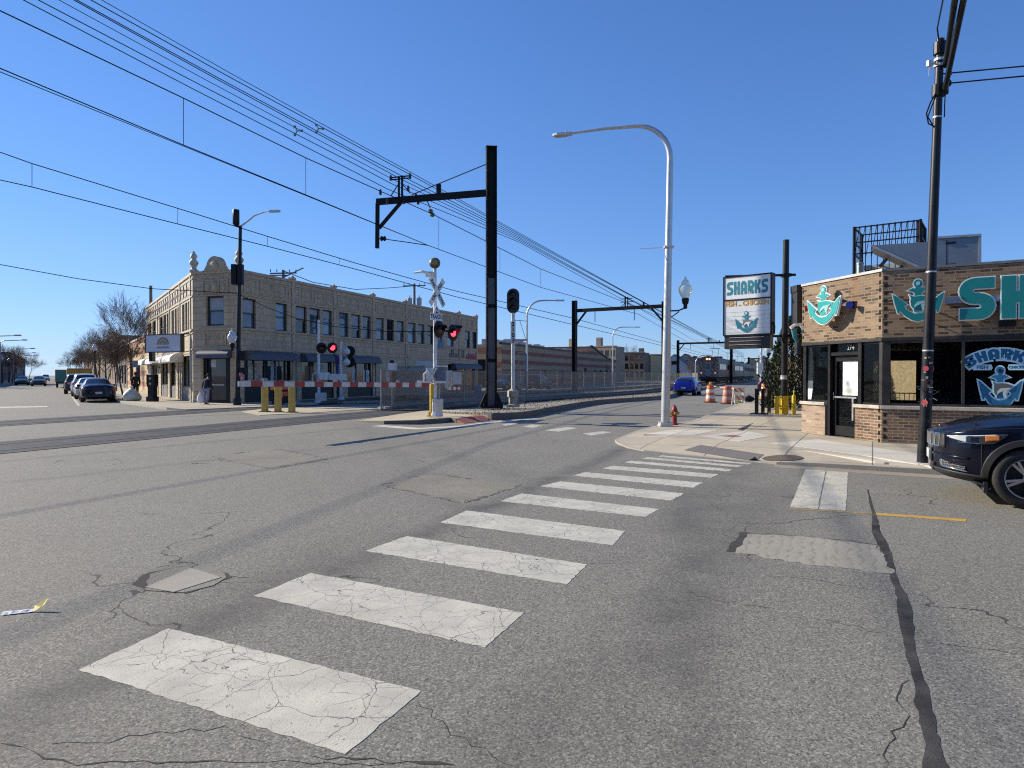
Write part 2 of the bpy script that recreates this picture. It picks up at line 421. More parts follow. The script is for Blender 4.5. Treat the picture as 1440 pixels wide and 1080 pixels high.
    def build(s, name, mats, parent=None, smooth=None, bevel=0., loc=None, subsurf=0):
        me = bpy.data.meshes.new(name)
        o = bpy.data.objects.new(name, me)
        org = Vector(loc) if loc is not None else (ORG.get(parent.name, Vector((0, 0, 0))) if parent else Vector((0, 0, 0)))
        me.from_pydata([v - org for v in s.v], [], s.f)
        for m in (mats if isinstance(mats, (list, tuple)) else [mats]): me.materials.append(m)
        me.polygons.foreach_set("material_index", s.mi)
        uvl = me.uv_layers.new(name="UVMap")
        for p in me.polygons:
            n = p.normal
            if abs(n.z) > .75:
                for li in p.loop_indices:
                    v = s.v[me.loops[li].vertex_index]; uvl.data[li].uv = (v.x, v.y)
            else:
                tx, ty = -n.y, n.x; L = hypot(tx, ty); tx /= L; ty /= L
                for li in p.loop_indices:
                    v = s.v[me.loops[li].vertex_index]; uvl.data[li].uv = (v.x * tx + v.y * ty, v.z)
        if smooth is not None:
            me.polygons.foreach_set("use_smooth", [True] * len(me.polygons))
            me.set_sharp_from_angle(angle=radians(smooth))
        C.objects.link(o)
        ORG[o.name] = org
        if parent: o.parent = parent
        elif loc is not None: o.location = org
        if bevel:
            b = o.modifiers.new("bevel", 'BEVEL'); b.width = bevel; b.segments = 2; b.limit_method = 'ANGLE'
        if subsurf:
            q = o.modifiers.new("sub", 'SUBSURF'); q.levels = q.render_levels = subsurf
        return o
def tag(o, label, cat, group=None):
    o['label'] = label; o['category'] = cat
    if group: o['group'] = group
    return o
def thing(name, label, cat, loc=(0, 0, 0), rz=0., group=None, local=False):
    o = bpy.data.objects.new(name, None); C.objects.link(o)
    o.empty_display_size = .2; o.location = loc; o.rotation_euler = (0, 0, rz)
    ORG[o.name] = Vector((0, 0, 0)) if local else Vector(loc)
    return tag(o, label, cat, group)
def struct(o, kind='structure'): o['kind'] = kind; return o
def dup(root, loc, rz=None, label=None, group=None, scale=None):
    r = root.copy(); C.objects.link(r); r.location = loc
    if rz is not None: r.rotation_euler = (0, 0, rz)
    if label: r['label'] = label
    if group: r['group'] = group
    if scale: r.scale = (scale,) * 3 if isinstance(scale, (int, float)) else scale
    for ch in list(root.children):
        c = ch.copy(); C.objects.link(c); c.parent = r
        for g in list(ch.children):
            d = g.copy(); C.objects.link(d); d.parent = c
    return r

# ------------------------------------------------------------------ flat shapes: strokes, letters, outlines
def arc(cx, cy, r, a0, a1, n=10, ry=None):
    ry = ry or r
    return [(cx + r * cos(radians(a0 + (a1 - a0) * i / n)), cy + ry * sin(radians(a0 + (a1 - a0) * i / n))) for i in range(n + 1)]
def stroke(pts, w, square=True):
    """Outline of a polyline of width w with mitred corners."""
    L, R = [], []; n = len(pts)
    for i in range(n):
        p = Vector(pts[i]); a = Vector(pts[max(i - 1, 0)]); b = Vector(pts[min(i + 1, n - 1)])
        d1 = (p - a).normalized() if i else (b - p).normalized(); d2 = (b - p).normalized() if i < n - 1 else d1
        n1 = Vector((-d1.y, d1.x)); n2 = Vector((-d2.y, d2.x)); m = (n1 + n2).normalized()
        k = w / 2 / max(.35, m.dot(n1)); L.append(p + m * k); R.append(p - m * k)
    return [tuple(q) for q in L] + [tuple(q) for q in R[::-1]]
def grow(poly, d):
    A = sum(poly[i - 1][0] * poly[i][1] - poly[i][0] * poly[i - 1][1] for i in range(len(poly)))
    if A < 0: poly = poly[::-1]
    out = []; n = len(poly)
    for i in range(n):
        a, p, b = Vector(poly[i - 1]), Vector(poly[i]), Vector(poly[(i + 1) % n])
        d1, d2 = (p - a), (b - p)
        if d1.length < 1e-7 or d2.length < 1e-7: out.append(tuple(p)); continue
        d1.normalize(); d2.normalize()
        n1, n2 = Vector((d1.y, -d1.x)), Vector((d2.y, -d2.x)); m = n1 + n2
        m = m.normalized() if m.length > 1e-4 else n1
        out.append(tuple(p + m * min(d / max(.4, m.dot(n1)), d * 2)))
    return out
# heavy retro capitals: strokes in a 1-high box, (strokes, advance)
def LET(ch, sw):
    h = sw / 2; T, B, Md = 1 - h, h, .5
    if ch == 'S':
        return [[(.66, T), (.30, T)] + arc(.30, (T + Md) / 2, (T - Md) / 2, 90, 270, 10)[1:-1] + [(.30, Md), (.36, Md)] + arc(.36, (Md + B) / 2, (Md - B) / 2, 90, -90, 10)[1:-1] + [(.36, B), (0.0, B)]], .66
    if ch == 'H': return [[(h, 0), (h, 1)], [(.60 - h, 0), (.60 - h, 1)], [(sw * .9, .5), (.60 - sw * .9, .5)]], .60
    if ch == 'A': return [[(h, 0), (h, .62)] + arc(.31, .66, .31 - h, 180, 0, 10, 1 - h - .66) + [(.62 - h, .62), (.62 - h, 0)], [(sw * .9, .36), (.62 - sw * .9, .36)]], .62
    if ch == 'R': return [[(h, 0), (h, T), (.34, T)] + arc(.34, (T + .46) / 2, (T - .46) / 2, 90, -90, 8)[1:-1] + [(.34, .46), (sw * .9, .46)], [(.36, .44), (.60 - h, .2), (.60 - h, 0)]], .60
    if ch == 'K': return [[(h, 0), (h, 1)], [(.62 - h, 1), (.62 - h, .82), (.30, .5), (sw * .8, .5)], [(.32, .5), (.62 - h, .22), (.62 - h, 0)]], .62
def word(mb, txt, mat, height, sw, depth0, depth1, m=0, gap=.12, out=0., xs=1., bend=None):
    """Draw a word with the stroke capitals in the local xy plane of mat (x along, y up). Returns its width."""
    x = 0.
    for ch in txt:
        st, adv = LET(ch, sw)
        for pl in st:
            poly = [(px * height * xs, py * height) for px, py in stroke(pl, sw)]
            if out: poly = grow(poly, out)
            poly = [(px + x, py) for px, py in poly]
            if bend: poly = [bend(q) for q in poly]
            jit = depth1 + random.random() * .0009
            mb.prism(poly, depth0, jit, m, mat)
        x += (adv * xs + gap) * height
    return x - gap * height
def text(mb, body, size, mat, ext=.004, m=0, align='CENTER', sx=1., bold=0.):
    """Plain lettering in the local xy plane of mat."""
    cu = bpy.data.curves.new("lettering", 'FONT'); cu.body = body; cu.size = size; cu.align_x = align; cu.align_y = 'CENTER'
    cu.extrude = ext; cu.offset = bold; cu.resolution_u = 3
    ob = bpy.data.objects.new("lettering", cu); scene.collection.objects.link(ob)
    bpy.context.view_layer.update()
    me = ob.evaluated_get(bpy.context.evaluated_depsgraph_get()).to_mesh()
    mb.add([(v.co.x * sx, v.co.y, v.co.z) for v in me.vertices], [tuple(p.vertices) for p in me.polygons], m, mat)
    bpy.data.objects.remove(ob); bpy.data.curves.remove(cu)
# ---- an anchor with a shark curled round its shank: unit size, centred, about 2 wide and 1.7 high
def anchor_shapes():
    ring = arc(0, .72, .17, 0, 360, 20)[:-1]
    stock = [(-.40, .44), (-.20, .40), (-.12, .30), (.12, .30), (.20, .40), (.40, .44), (.20, .54), (.10, .50), (.09, .60), (-.09, .60), (-.10, .50), (-.20, .54)]
    shank = [(-.10, .55), (.10, .55), (.16, .0), (.15, -.45), (-.15, -.45), (-.16, .0)]
    R = [(.0, -.86), (.22, -.80), (.50, -.62), (.70, -.38), (.74, -.50), (.79, -.50), (.92, -.05), (1.0, .30), (.93, .27), (.62, .02), (.40, -.15), (.50, -.19), (.53, -.27), (.36, -.43), (.14, -.53)]
    arms = R + [(-x, y) for x, y in R[::-1][:-1]]
    body = [(-.34, .26), (-.16, .18), (.1, .2), (.35, .17), (.62, .08), (.50, .0), (.28, -.01), (.02, -.03), (-.12, -.15), (-.16, -.34), (-.26, -.22), (-.29, -.02), (-.27, .13)]
    belly = [(.50, .0), (.28, -.01), (.02, -.03), (-.12, -.15), (-.14, -.30), (-.02, -.20), (.16, -.12), (.36, -.08)]
    fin = [(.22, -.08), (.34, -.10), (.26, -.26), (.30, -.42), (.17, -.30), (.13, -.14)]
    hole = arc(0, .72, .085, 0, 360, 14)[:-1]
    return ring, stock, shank, arms, body, belly, fin, hole
def draw_anchor(mb, mat, sx, sy, d, m_edge, m_fill, m_body, m_light, edge=.035, m_hole=None):
    """Layers stand proud of one another: rim, fill, then the shark. d = depth of the rim."""
    ring, stock, shank, arms, body, belly, fin, hole = anchor_shapes()
    S = lambda poly: [(x * sx, y * sy) for x, y in poly]
    k = 0.
    for i, q in enumerate((ring, stock, shank, arms, body, fin)):
        mb.prism(grow(S(q), edge), 0, d + .0007 * i, m_edge, mat)
    for i, q in enumerate((ring, stock, shank, arms)):
        mb.prism(S(q), d - .01, d + .012 + .0007 * i, m_fill, mat)
    mb.prism(S(hole), d, d + .018, m_hole if m_hole is not None else m_light, mat)
    mb.prism(grow(S(body), edge * .45), d, d + .018, m_edge, mat); mb.prism(grow(S(fin), edge * .3), d, d + .019, m_edge, mat)
    mb.prism(S(body), d, d + .024, m_body, mat); mb.prism(S(belly), d, d + .028, m_light, mat); mb.prism(S(fin), d, d + .026, m_light, mat)
# ================================================================== SETTING: ground, markings, pavements, tracks
ASPH = asphalt()
PAINT = paint_white()
CONC = concrete("sidewalk_concrete", (.395, .35, .265), (.465, .42, .33), joint=(radians(-28), 1.5))
CONC_L = concrete("pale_concrete", (.52, .49, .42), (.60, .57, .50), joint=(radians(-28), 1.5))
ISL = concrete("island_concrete", (.44, .37, .24), (.50, .43, .30))
KERB = concrete("kerb_concrete", (.34, .315, .265), (.42, .39, .33))
KERBD = concrete("old_kerb", (.14, .125, .10), (.21, .19, .155))
PATCH = concrete("raked_patch", (.29, .265, .205), (.36, .335, .265), rake=radians(-24))
PATCH2 = concrete("rough_patch", (.185, .17, .132), (.265, .245, .19), bump=1.)
COVERC = concrete("cover_slab", (.30, .275, .225), (.37, .345, .285))
TAR = M("tar_seal", (.06, .056, .051), .85, var=.6, scale=3.2, spec=.2, bump=.4)
HOLE = M("broken_edge", (.042, .038, .033), .95, var=.3)
RUBBER = M("crossing_panel", (.062, .063, .068), .85, spec=.2, var=.3, scale=2.5, bump=.25)
RAILTOP = M("worn_rail", (.13, .125, .12), .55, metal=.5, var=.2)
RUST = M("rusty_steel", (.075, .055, .042), .85, var=.3, scale=5)
GROOVE = M("flangeway", (.02, .02, .02), .9)
YEL_LINE = M("yellow_road_paint", (.55, .33, .05), .6, var=.25, scale=9, bump=.2)
REDP = brick("red_tactile_paving", (.30, .085, .065), (.36, .11, .085), (.22, .07, .055), .3, .3, .02)
DARKWEAR = M("damp_worn_concrete", (.10, .095, .085), .9, var=.3, scale=4)

road = struct(MB().add([(-900, -300, 0), (900, -300, 0), (900, 1500, 0), (-900, 1500, 0)], [(0, 1, 2, 3)]).build("road", ASPH))

def jag(poly, step, amp, seed=1):
    rnd = random.Random(seed); out = []
    n = len(poly)
    for i in range(n):
        a, b = Vector(poly[i]), Vector(poly[(i + 1) % n]); d = b - a; k = max(1, int(d.length / step))
        nn = Vector((-d.y, d.x)).normalized()
        for j in range(k):
            out.append(tuple(a + d * j / k + (nn * rnd.uniform(-amp, amp) if j else Vector((0, 0)))))
    return out
def flat(name, pxs, z, m, amp=.012, step=.12, base=-.02, parent=road, seed=1):
    poly = jag([tuple(G(x, y, 0).xy) for x, y in pxs], step, amp, seed)
    return MB().prism(poly, base, z, 0).build(name, m, parent)
STRIPES = [[(110, 942), (237, 884), (592, 972), (485, 1061)], [(357, 838), (437, 806), (737, 862), (682, 911)],
           [(514, 775), (572, 754), (826, 794), (797, 822)], [(619, 735), (656, 718), (879, 747), (862, 767)],
           [(703, 705), (733, 694), (927, 716), (908, 727)], [(759, 684), (788, 677), (962, 694), (944, 704)],
           [(806, 669), (822, 664), (989, 679), (975, 686)], [(846, 659), (862, 655), (1010, 667), (1000, 672)],
           [(878, 650.5), (887, 648), (1030, 660), (1024.6, 663)], [(904, 645), (910, 643), (1045, 655), (1038, 657)],
           [(925, 642), (931, 640.5), (1058, 651.5), (1052, 653)]]
for i, q in enumerate(STRIPES):
    flat("crosswalk_stripe", q, .0025, PAINT, .007 if i < 5 else .015, .05, seed=i + 3)
flat("stop_bar", [(1134, 656.5), (1162, 657.3), (1150, 716), (1111, 713.5)], .0025, PAINT, .006, .2, seed=21)
flat("stop_bar", [(1164, 657.3), (1193, 658), (1189, 718.5), (1152, 716.3)], .0025, PAINT, .006, .2, seed=22)
for i, q in enumerate([[(706, 596.5), (722, 594.2), (728, 596.2), (712, 598.6)], [(735, 600), (748, 597), (763, 598.2), (750, 601.5)],
          [(766, 605), (797, 600.5), (812, 602), (786, 607)], [(820, 609.5), (848, 606.5), (860, 608), (832, 612.5)]]):
    flat("crosswalk_stripe", q, .0025, PAINT, .015, .2, seed=30 + i)
flat("yellow_line", [(1232, 721.4), (1232, 724.2), (1358, 733.5), (1360, 730.5)], .0025, YEL_LINE, .006, .1, seed=5)
flat("yellow_line", [(1111, 714.5), (1111, 716.5), (1226, 723.5), (1226, 721.2)], .0025, M("worn_yellow_paint", (.30, .21, .09), .7, var=.5, scale=14), .012, .1, seed=6)
flat("parking_line", [(96, 552), (98.5, 552), (113, 570), (109, 570.5)], .0025, PAINT, .01, .3, seed=8)
flat("stop_bar", [(-60, 573.2), (-60, 575.4), (68, 572.4), (66, 570.8)], .0025, PAINT, .02, .4, seed=9)
# tar sealed joint
tarpts = [(1220, 688, 1.2), (1229, 724, 4), (1234, 748, 7), (1249, 777, 8), (1256, 805, 6), (1268, 840, 9), (1276, 897, 12), (1294, 965, 15), (1304, 1022, 18), (1324, 1090, 21), (1350, 1200, 26)]
rnd = random.Random(4); Lp, Rp = [], []; wl = wr_ = .9
for i in range(len(tarpts) - 1):
    for j in range(8):
        wl = max(.5, min(1.2, wl + rnd.uniform(-.22, .22))); wr_ = max(.5, min(1.2, wr_ + rnd.uniform(-.22, .22)))
        t = j / 8; a, b = tarpts[i], tarpts[i + 1]
        x, y, w = [a[k] * (1 - t) + b[k] * t for k in range(3)]
        Lp.append(G(x - w * wl, y).xy); Rp.append(G(x + w * wr_, y).xy)
MB().prism([tuple(p) for p in Lp + Rp[::-1]], -.02, .0018).build("tar_seal", TAR, road)
# patches
patch = flat("concrete_patch", [(1030, 776), (1047, 750), (1152, 757), (1234, 767), (1254, 807), (1152, 796)], .003, PATCH, .035, .07, seed=11)
flat("pothole", [(1021, 775), (1042, 748), (1054, 750), (1034, 777)], .004, HOLE, .02, .08, seed=13)
def crack(pxs, w, name="crack", seed=1, z=.005, amp=.03):
    w *= .45; amp *= 1.2; z = .0016
    rnd = random.Random(seed); L, R = [], []
    pts = [G(*p).xy for p in pxs]
    fine = []
    for i in range(len(pts) - 1):
        k = max(2, int((pts[i + 1] - pts[i]).length / .06))
        d = (pts[i + 1] - pts[i]); nn = Vector((-d.y, d.x)).normalized()
        for j in range(k): fine.append(pts[i] + d * j / k + nn * rnd.uniform(-amp, amp))
    fine.append(pts[-1])
    for i, p in enumerate(fine):
        d = (fine[min(i + 1, len(fine) - 1)] - fine[max(i - 1, 0)]).normalized(); nn = Vector((-d.y, d.x))
        ww = w * max(.06, rnd.uniform(-.2, 1.35)) * (1 if 0 < i < len(fine) - 1 else .1)
        L.append(tuple(p + nn * ww / 2)); R.append(tuple(p - nn * ww / 2))
    return MB().prism(L + R[::-1], -.02, z).build(name, HOLE, road)
crack([(1044, 749), (1100, 752), (1160, 757), (1236, 766)], .03, seed=2)
crack([(1046, 748), (1052, 735), (1090, 737), (1140, 730), (1210, 724)], .018, seed=3)
crack([(1284, 958), (1268, 972), (1272, 996), (1260, 1030), (1250, 1075)], .014, seed=4)
crack([(0, 1046), (30, 1052), (60, 1068), (110, 1074), (200, 1072), (330, 1070), (440, 1073), (540, 1075)], .02, seed=5, amp=.012)
crack([(440, 1066), (500, 1066), (548, 1072), (640, 1076)], .045, seed=15, amp=.012)
crack([(70, 1050), (200, 1034), (310, 1024), (380, 1050)], .009, seed=6)
crack([(590, 985), (640, 1030), (700, 1060), (730, 1080)], .009, seed=7)
crack([(960, 832), (1020, 846), (1090, 856)], .02, seed=8)
crack([(1160, 870), (1240, 890)], .012, seed=9)
crack([(1300, 902), (1380, 912), (1440, 920)], .016, seed=16)
flat("concrete_patch", [(300, 642), (383, 630.5), (460, 646), (382, 659)], .003, PATCH2, .10, .13, seed=12)
crack([(298, 642.5), (320, 639.5), (345, 636), (383, 631)], .26, seed=11)
crack([(382, 659), (460, 646)], .11, seed=12); crack([(388, 631), (430, 638), (458, 645)], .06, seed=22); crack([(304, 644), (340, 652), (380, 659)], .05, seed=23)
flat("concrete_patch", [(540, 681), (590, 669), (620, 668.5), (667, 675), (733, 682), (693, 695), (653, 707), (607, 697)], .003, PATCH2, .10, .13, seed=14)
crack([(536, 683), (560, 675), (590, 669), (622, 668), (666, 674)], .11, seed=13)
crack([(653, 708), (690, 697), (733, 682)], .08, seed=14); crack([(540, 684), (580, 692), (610, 699), (650, 708)], .05, seed=24)
# sunken concrete cover with its broken rim
flat("pothole", [(185, 822), (211, 805), (240, 799), (300, 801), (320, 806), (326, 812), (312, 817), (262, 835), (206, 831), (200, 827)], .003, HOLE, .03, .08, seed=17)
flat("concrete_patch", [(203, 829), (211, 808), (240, 800), (262, 798), (300, 801), (316, 807), (318, 813), (300, 824), (258, 834), (208, 831)], .005, PATCH2, .025, .1, seed=18)
flat("cover_slab", [(204, 827), (268, 800), (311, 813), (244, 834)], .009, COVERC, .004, .3, seed=19)
crack([(311, 812), (330, 810), (350, 812)], .03, seed=18)
crack([(222, 799), (238, 795), (244, 800), (258, 797)], .02, seed=19)

# ---- pavement on the restaurant corner
def poly_slab(name, pts, mat, base=-.06, parent=None):
    """pts: (px, py, height)"""
    g = [G(x, y, z) for x, y, z in pts]
    return MB().slab([tuple(p.xy) for p in g], [p.z for p in g], base).build(name, mat, parent)
c1 = G(1314, 660.5, .085); cdir = (c1 - G(1148, 651.5, .07)).normalized(); cn = Vector((-cdir.y, cdir.x, 0))
corner = [G(1090, 545.5, .12), G(1062, 558, .12), G(1030, 571, .12), G(974, 591.5, .12), G(916, 600, .12), G(893, 606.5, .10), G(874, 614, .07), G(865, 618.5, .05),
          G(868, 622, .04), G(883, 628.5, .03), G(906, 633.5, .02), G(931, 636, .012), G(991, 642, .012), G(1060, 648.8, .012), G(1092, 650, .045), G(1148, 651.5, .07), c1,
          c1 + cdir * 5 + Vector((0, 0, .035)), c1 + cdir * 14 + Vector((0, 0, .035))]
back = [c1 + cdir * 14 + cn * 22, Vector((48, 62, .12))]
outl = corner + back
def inset(pts, d):
    o = []
    for i in range(len(pts)):
        e = pts[min(i + 1, len(pts) - 1)] - pts[max(i - 1, 0)]; e.z = 0; e.normalize(); o.append(Vector((pts[i].x - e.y * d[i], pts[i].y + e.x * d[i], .12)))
    return o
inn_ = inset(corner, [.3 if p.z > .115 else 1.3 for p in corner])
mb = MB(); rim = [v for p, q in zip(corner, inn_) for v in (p, q)]
mb.add(rim, [(2 * i, 2 * i + 2, 2 * i + 3, 2 * i + 1) for i in range(len(corner) - 1)])
mb.add([(p.x, p.y, -.06) for p in corner] + [(p.x, p.y, p.z) for p in corner], [(i, i + 1, len(corner) + i + 1, len(corner) + i) for i in range(len(corner) - 1)])
flat_ = inn_ + back
for t3 in tessellate_polygon([[Vector((p.x, p.y, 0)) for p in flat_]]):
    q = [flat_[i] for i in t3]
    if (q[1].xy - q[0].xy).cross(q[2].xy - q[0].xy) < 0: q = q[::-1]
    mb.add([Vector((p.x, p.y, .12)) for p in q], [(0, 1, 2)])
pav = struct(mb.build("sidewalk", CONC))
from mathutils.bvhtree import BVHTree
PBVH = BVHTree.FromPolygons([Vector(v) for v in mb.v], mb.f)
def onpav(x, y, up=.006):
    h = PBVH.ray_cast(Vector((x, y, 2)), Vector((0, 0, -1)))[0]; return Vector((x, y, (h.z if h else .1) + up))
def kerb(name, pts, w, side, mat, parent, lift=.004, base=-.05):
    """A kerb strip along world points, w wide to one side."""
    n = len(pts); o = []; out_ = []
    for i in range(n):
        d = (pts[min(i + 1, n - 1)] - pts[max(i - 1, 0)]); d.z = 0; d.normalize()
        o.append(pts[i] + Vector((-d.y, d.x, 0)) * w * side); out_.append(pts[i] - Vector((-d.y, d.x, 0)) * .004 * side)
    mb = MB(); pts = out_
    for i in range(n - 1):
        a, b, c, d = pts[i], pts[i + 1], o[i + 1], o[i]
        vs = [Vector((q.x, q.y, base)) for q in (a, b, c, d)] + [Vector((q.x, q.y, q.z + lift)) for q in (a, b, c, d)]
        mb.add(vs, [(0, 3, 2, 1), (4, 5, 6, 7), (0, 1, 5, 4), (2, 3, 7, 6)] + ([(3, 0, 4, 7)] if i == 0 else []) + ([(1, 2, 6, 5)] if i == n - 2 else []))
    return mb.build(name, mat, parent)
kerb("kerb", corner, .16, 1, KERB, pav)
kerb("gutter", [Vector((p.x, p.y, 0)) for p in corner[14:]], .42, -1, concrete("gutter_grit", (.27, .235, .175), (.34, .30, .235)), pav, lift=.0035)
# paler replaced slabs near the corner
for k, q in enumerate([[(905, 611), (945, 604), (1010, 605), (975, 612)], [(985, 613), (1050, 606), (1085, 613), (1040, 621)], [(1085, 623), (1150, 618), (1440, 660), (1325, 658), (1210, 640)], [(1130, 634), (1205, 642.5), (1300, 655), (1230, 649)]]):
    MB().prism([tuple(G(x, y, .12).xy) for x, y in q], .05, .1235 + .0004 * k).build("pale_slab", CONC_L, pav)
MB().prism([tuple(G(x, y, .12).xy) for x, y in [(1037, 604), (1050, 598.5), (1060, 594.5), (1056, 597), (1051, 602), (1044, 605.8)]], .05, .1238).build("sunken_joint", HOLE, pav)
MB().prism([tuple(G(x, y, .12).xy) for x, y in [(1008, 613), (1035, 612), (1043, 614), (1030, 615)]], .05, .1262).build("rust_mark", M("rust_mark", (.22, .10, .06), .9, var=.4, scale=9), pav)
TACT = brick("dark_tactile_plate", (.24, .215, .20), (.28, .25, .235), (.13, .115, .105), .06, .06, .014)
tq = [G(x, y, .04) for x, y in [(962, 633.5), (985, 630), (1074, 641.5), (1062, 647)]]; mb = MB(); vs = []
for i in range(13):
    for j in range(5): p = tq[0].lerp(tq[3], i / 12).lerp(tq[1].lerp(tq[2], i / 12), j / 4); vs.append(onpav(p.x, p.y))
mb.add(vs, [(5 * i + j, 5 * i + 5 + j, 5 * i + 6 + j, 5 * i + 1 + j) for i in range(12) for j in range(4)]); mb.build("tactile_plate", TACT, pav)
mh = G(1100, 644, .07); mb = MB(); mb.add([onpav(mh.x, mh.y)] + [onpav(mh.x + .36 * cos(a), mh.y + .36 * sin(a)) for a in [2 * pi * i / 28 for i in range(28)]], [(0, 1 + i, 1 + (i + 1) % 28) for i in range(28)])
mb.build("manhole_cover", brick("cast_iron_cover", (.20, .15, .10), (.25, .19, .13), (.08, .06, .045), .05, .05, .014), pav)

# ---- traffic island by the crossing signal, with its red ramp
isl_front = [(500, 592, .012), (540, 592, .11), (586, 591, .14), (607, 589.3, .15), (634, 587.5, .15), (641, 589, .13)]
isl = struct(poly_slab("traffic_island", isl_front + [(672, 583, .14), (690, 583, .16), (686, 578, .15), (648, 577, .14), (624, 576.2, .13), (592, 578, .12), (560, 582.5, .08)], ISL))
poly_slab("tactile_ramp", [(641, 589, .128), (653, 595.2, .012), (686, 591.2, .012), (690, 583, .155), (672, 583, .138)], REDP, parent=isl)
kerb("kerb", [G(*p) for p in isl_front], .14, 1, KERBD, isl)
gut = [G(540, 598), G(590, 602), G(648, 598.5), G(690, 593), G(743, 588)]
kerb("gutter", [Vector((p.x, p.y, 0)) for p in gut], .5, -1, CONC_L, isl, lift=.0035)

# ---- tracks
def catmull(pts, step=1.5):
    pts = [Vector(p) for p in pts]; P_ = [pts[0] * 2 - pts[1]] + pts + [pts[-1] * 2 - pts[-2]]; out = []
    for i in range(1, len(P_) - 2):
        p0, p1, p2, p3 = P_[i - 1:i + 3]; k = max(2, int((p2 - p1).length / step))
        for j in range(k):
            t = j / k
            out.append(.5 * ((2 * p1) + (p2 - p0) * t + (2 * p0 - 5 * p1 + 4 * p2 - p3) * t * t + (3 * p1 - p0 - 3 * p2 + p3) * t ** 3))
    out.append(pts[-1]); return out
T1 = catmull([(-28, -22), (-11.9, 14.6), (-6.9, 26.3), (-2.3, 36.2), (1.6, 43.5), (11.0, 60), (20.5, 84), (31.3, 109), (51, 155), (90, 250), (180, 470)])
T2 = catmull([(-32, -12), (-17.4, 22.6), (-12.4, 35.0), (-7.5, 46.5), (.0, 58), (7.5, 69), (17.5, 89), (27.4, 111), (47, 157), (86, 252), (176, 472)])
def offs(path, d):
    out = []
    for i in range(len(path)):
        t = (path[min(i + 1, len(path) - 1)] - path[max(i - 1, 0)]).normalized(); out.append(path[i] + Vector((t.y, -t.x)) * d)
    return out
def strip(path, d0, d1, z0, z1, mb, m=0):
    a, b = offs(path, d0), offs(path, d1)
    for i in range(len(path) - 1):
        vs = [(*a[i], z0), (*b[i], z0), (*b[i + 1], z0), (*a[i + 1], z0), (*a[i], z1), (*b[i], z1), (*b[i + 1], z1), (*a[i + 1], z1)]
        mb.add(vs, [(4, 5, 6, 7), (1, 2, 6, 5), (3, 0, 4, 7), (0, 1, 5, 4), (2, 3, 7, 6)], m)
    return mb
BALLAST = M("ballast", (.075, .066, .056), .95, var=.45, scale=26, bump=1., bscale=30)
BALLAST_L = M("pale_ballast", (.26, .235, .19), .95, var=.45, scale=20, bump=1., bscale=22)
for nm, T, yc in (("railway_track", T1, 30.5), ("railway_track", T2, 38.0)):
    near = [p for p in T if p.y < yc + 1]; far = [p for p in T if p.y > yc - 1 and p.y < 330]
    mb = strip(near, -1.45, 1.25, -.02, .006, MB())
    tr = struct(mb.build(nm, RUBBER))
    mb = MB()
    for s in (-1, 1):
        strip(near, s * .7175 - .035, s * .7175 + .035, -.01, .013, mb)
        strip(far, s * .7175 - .035, s * .7175 + .035, .03, .2, mb)
        strip(far, s * .7175 - .075, s * .7175 + .075, .0, .05, mb)
    mb.build("rails", [RAILTOP], tr)
    mb = MB()
    strip(near, -.7175 + .036, -.7175 + .12, -.01, .0085, mb); strip(near, .7175 - .12, .7175 - .036, -.01, .0085, mb)
    strip(near, 1.2, 1.36, -.01, .0095, mb); strip(near, .7175 + .036, .7175 + .075, -.01, .0085, mb)
    mb.build("flangeway", GROOVE, tr)
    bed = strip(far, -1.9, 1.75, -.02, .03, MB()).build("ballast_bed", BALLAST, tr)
    mb = MB(); acc = 0
    for i in range(len(far) - 1):
        d = far[i + 1] - far[i]; L = d.length; d.normalize(); n = Vector((d.y, -d.x))
        if far[i].y > 130: break
        x = 0.
        while x < L:
            c = far[i] + d * x; mb.cbox((0, 0, .045), (2.5, .22, .06), mat=frame((c.x, c.y, 0), (n.x, n.y, 0))); x += .62
    mb.build("sleepers", M("weathered_sleeper", (.055, .046, .04), .9, var=.35), tr)
# concrete pad between the tracks
struct(poly_slab("crossing_pad", [(340, 578.5, .02), (372, 574.5, .02), (430, 573, .02), (508, 571.3, .02), (560, 571.2, .02), (540, 574, .02), (480, 577.5, .02), (425, 581, .02), (365, 583.5, .02)], ISL))
struct(poly_slab("crossing_pad", [(420, 567.8, .03), (470, 566, .03), (530, 563.5, .03), (520, 566, .03), (470, 568.3, .03)], ISL))
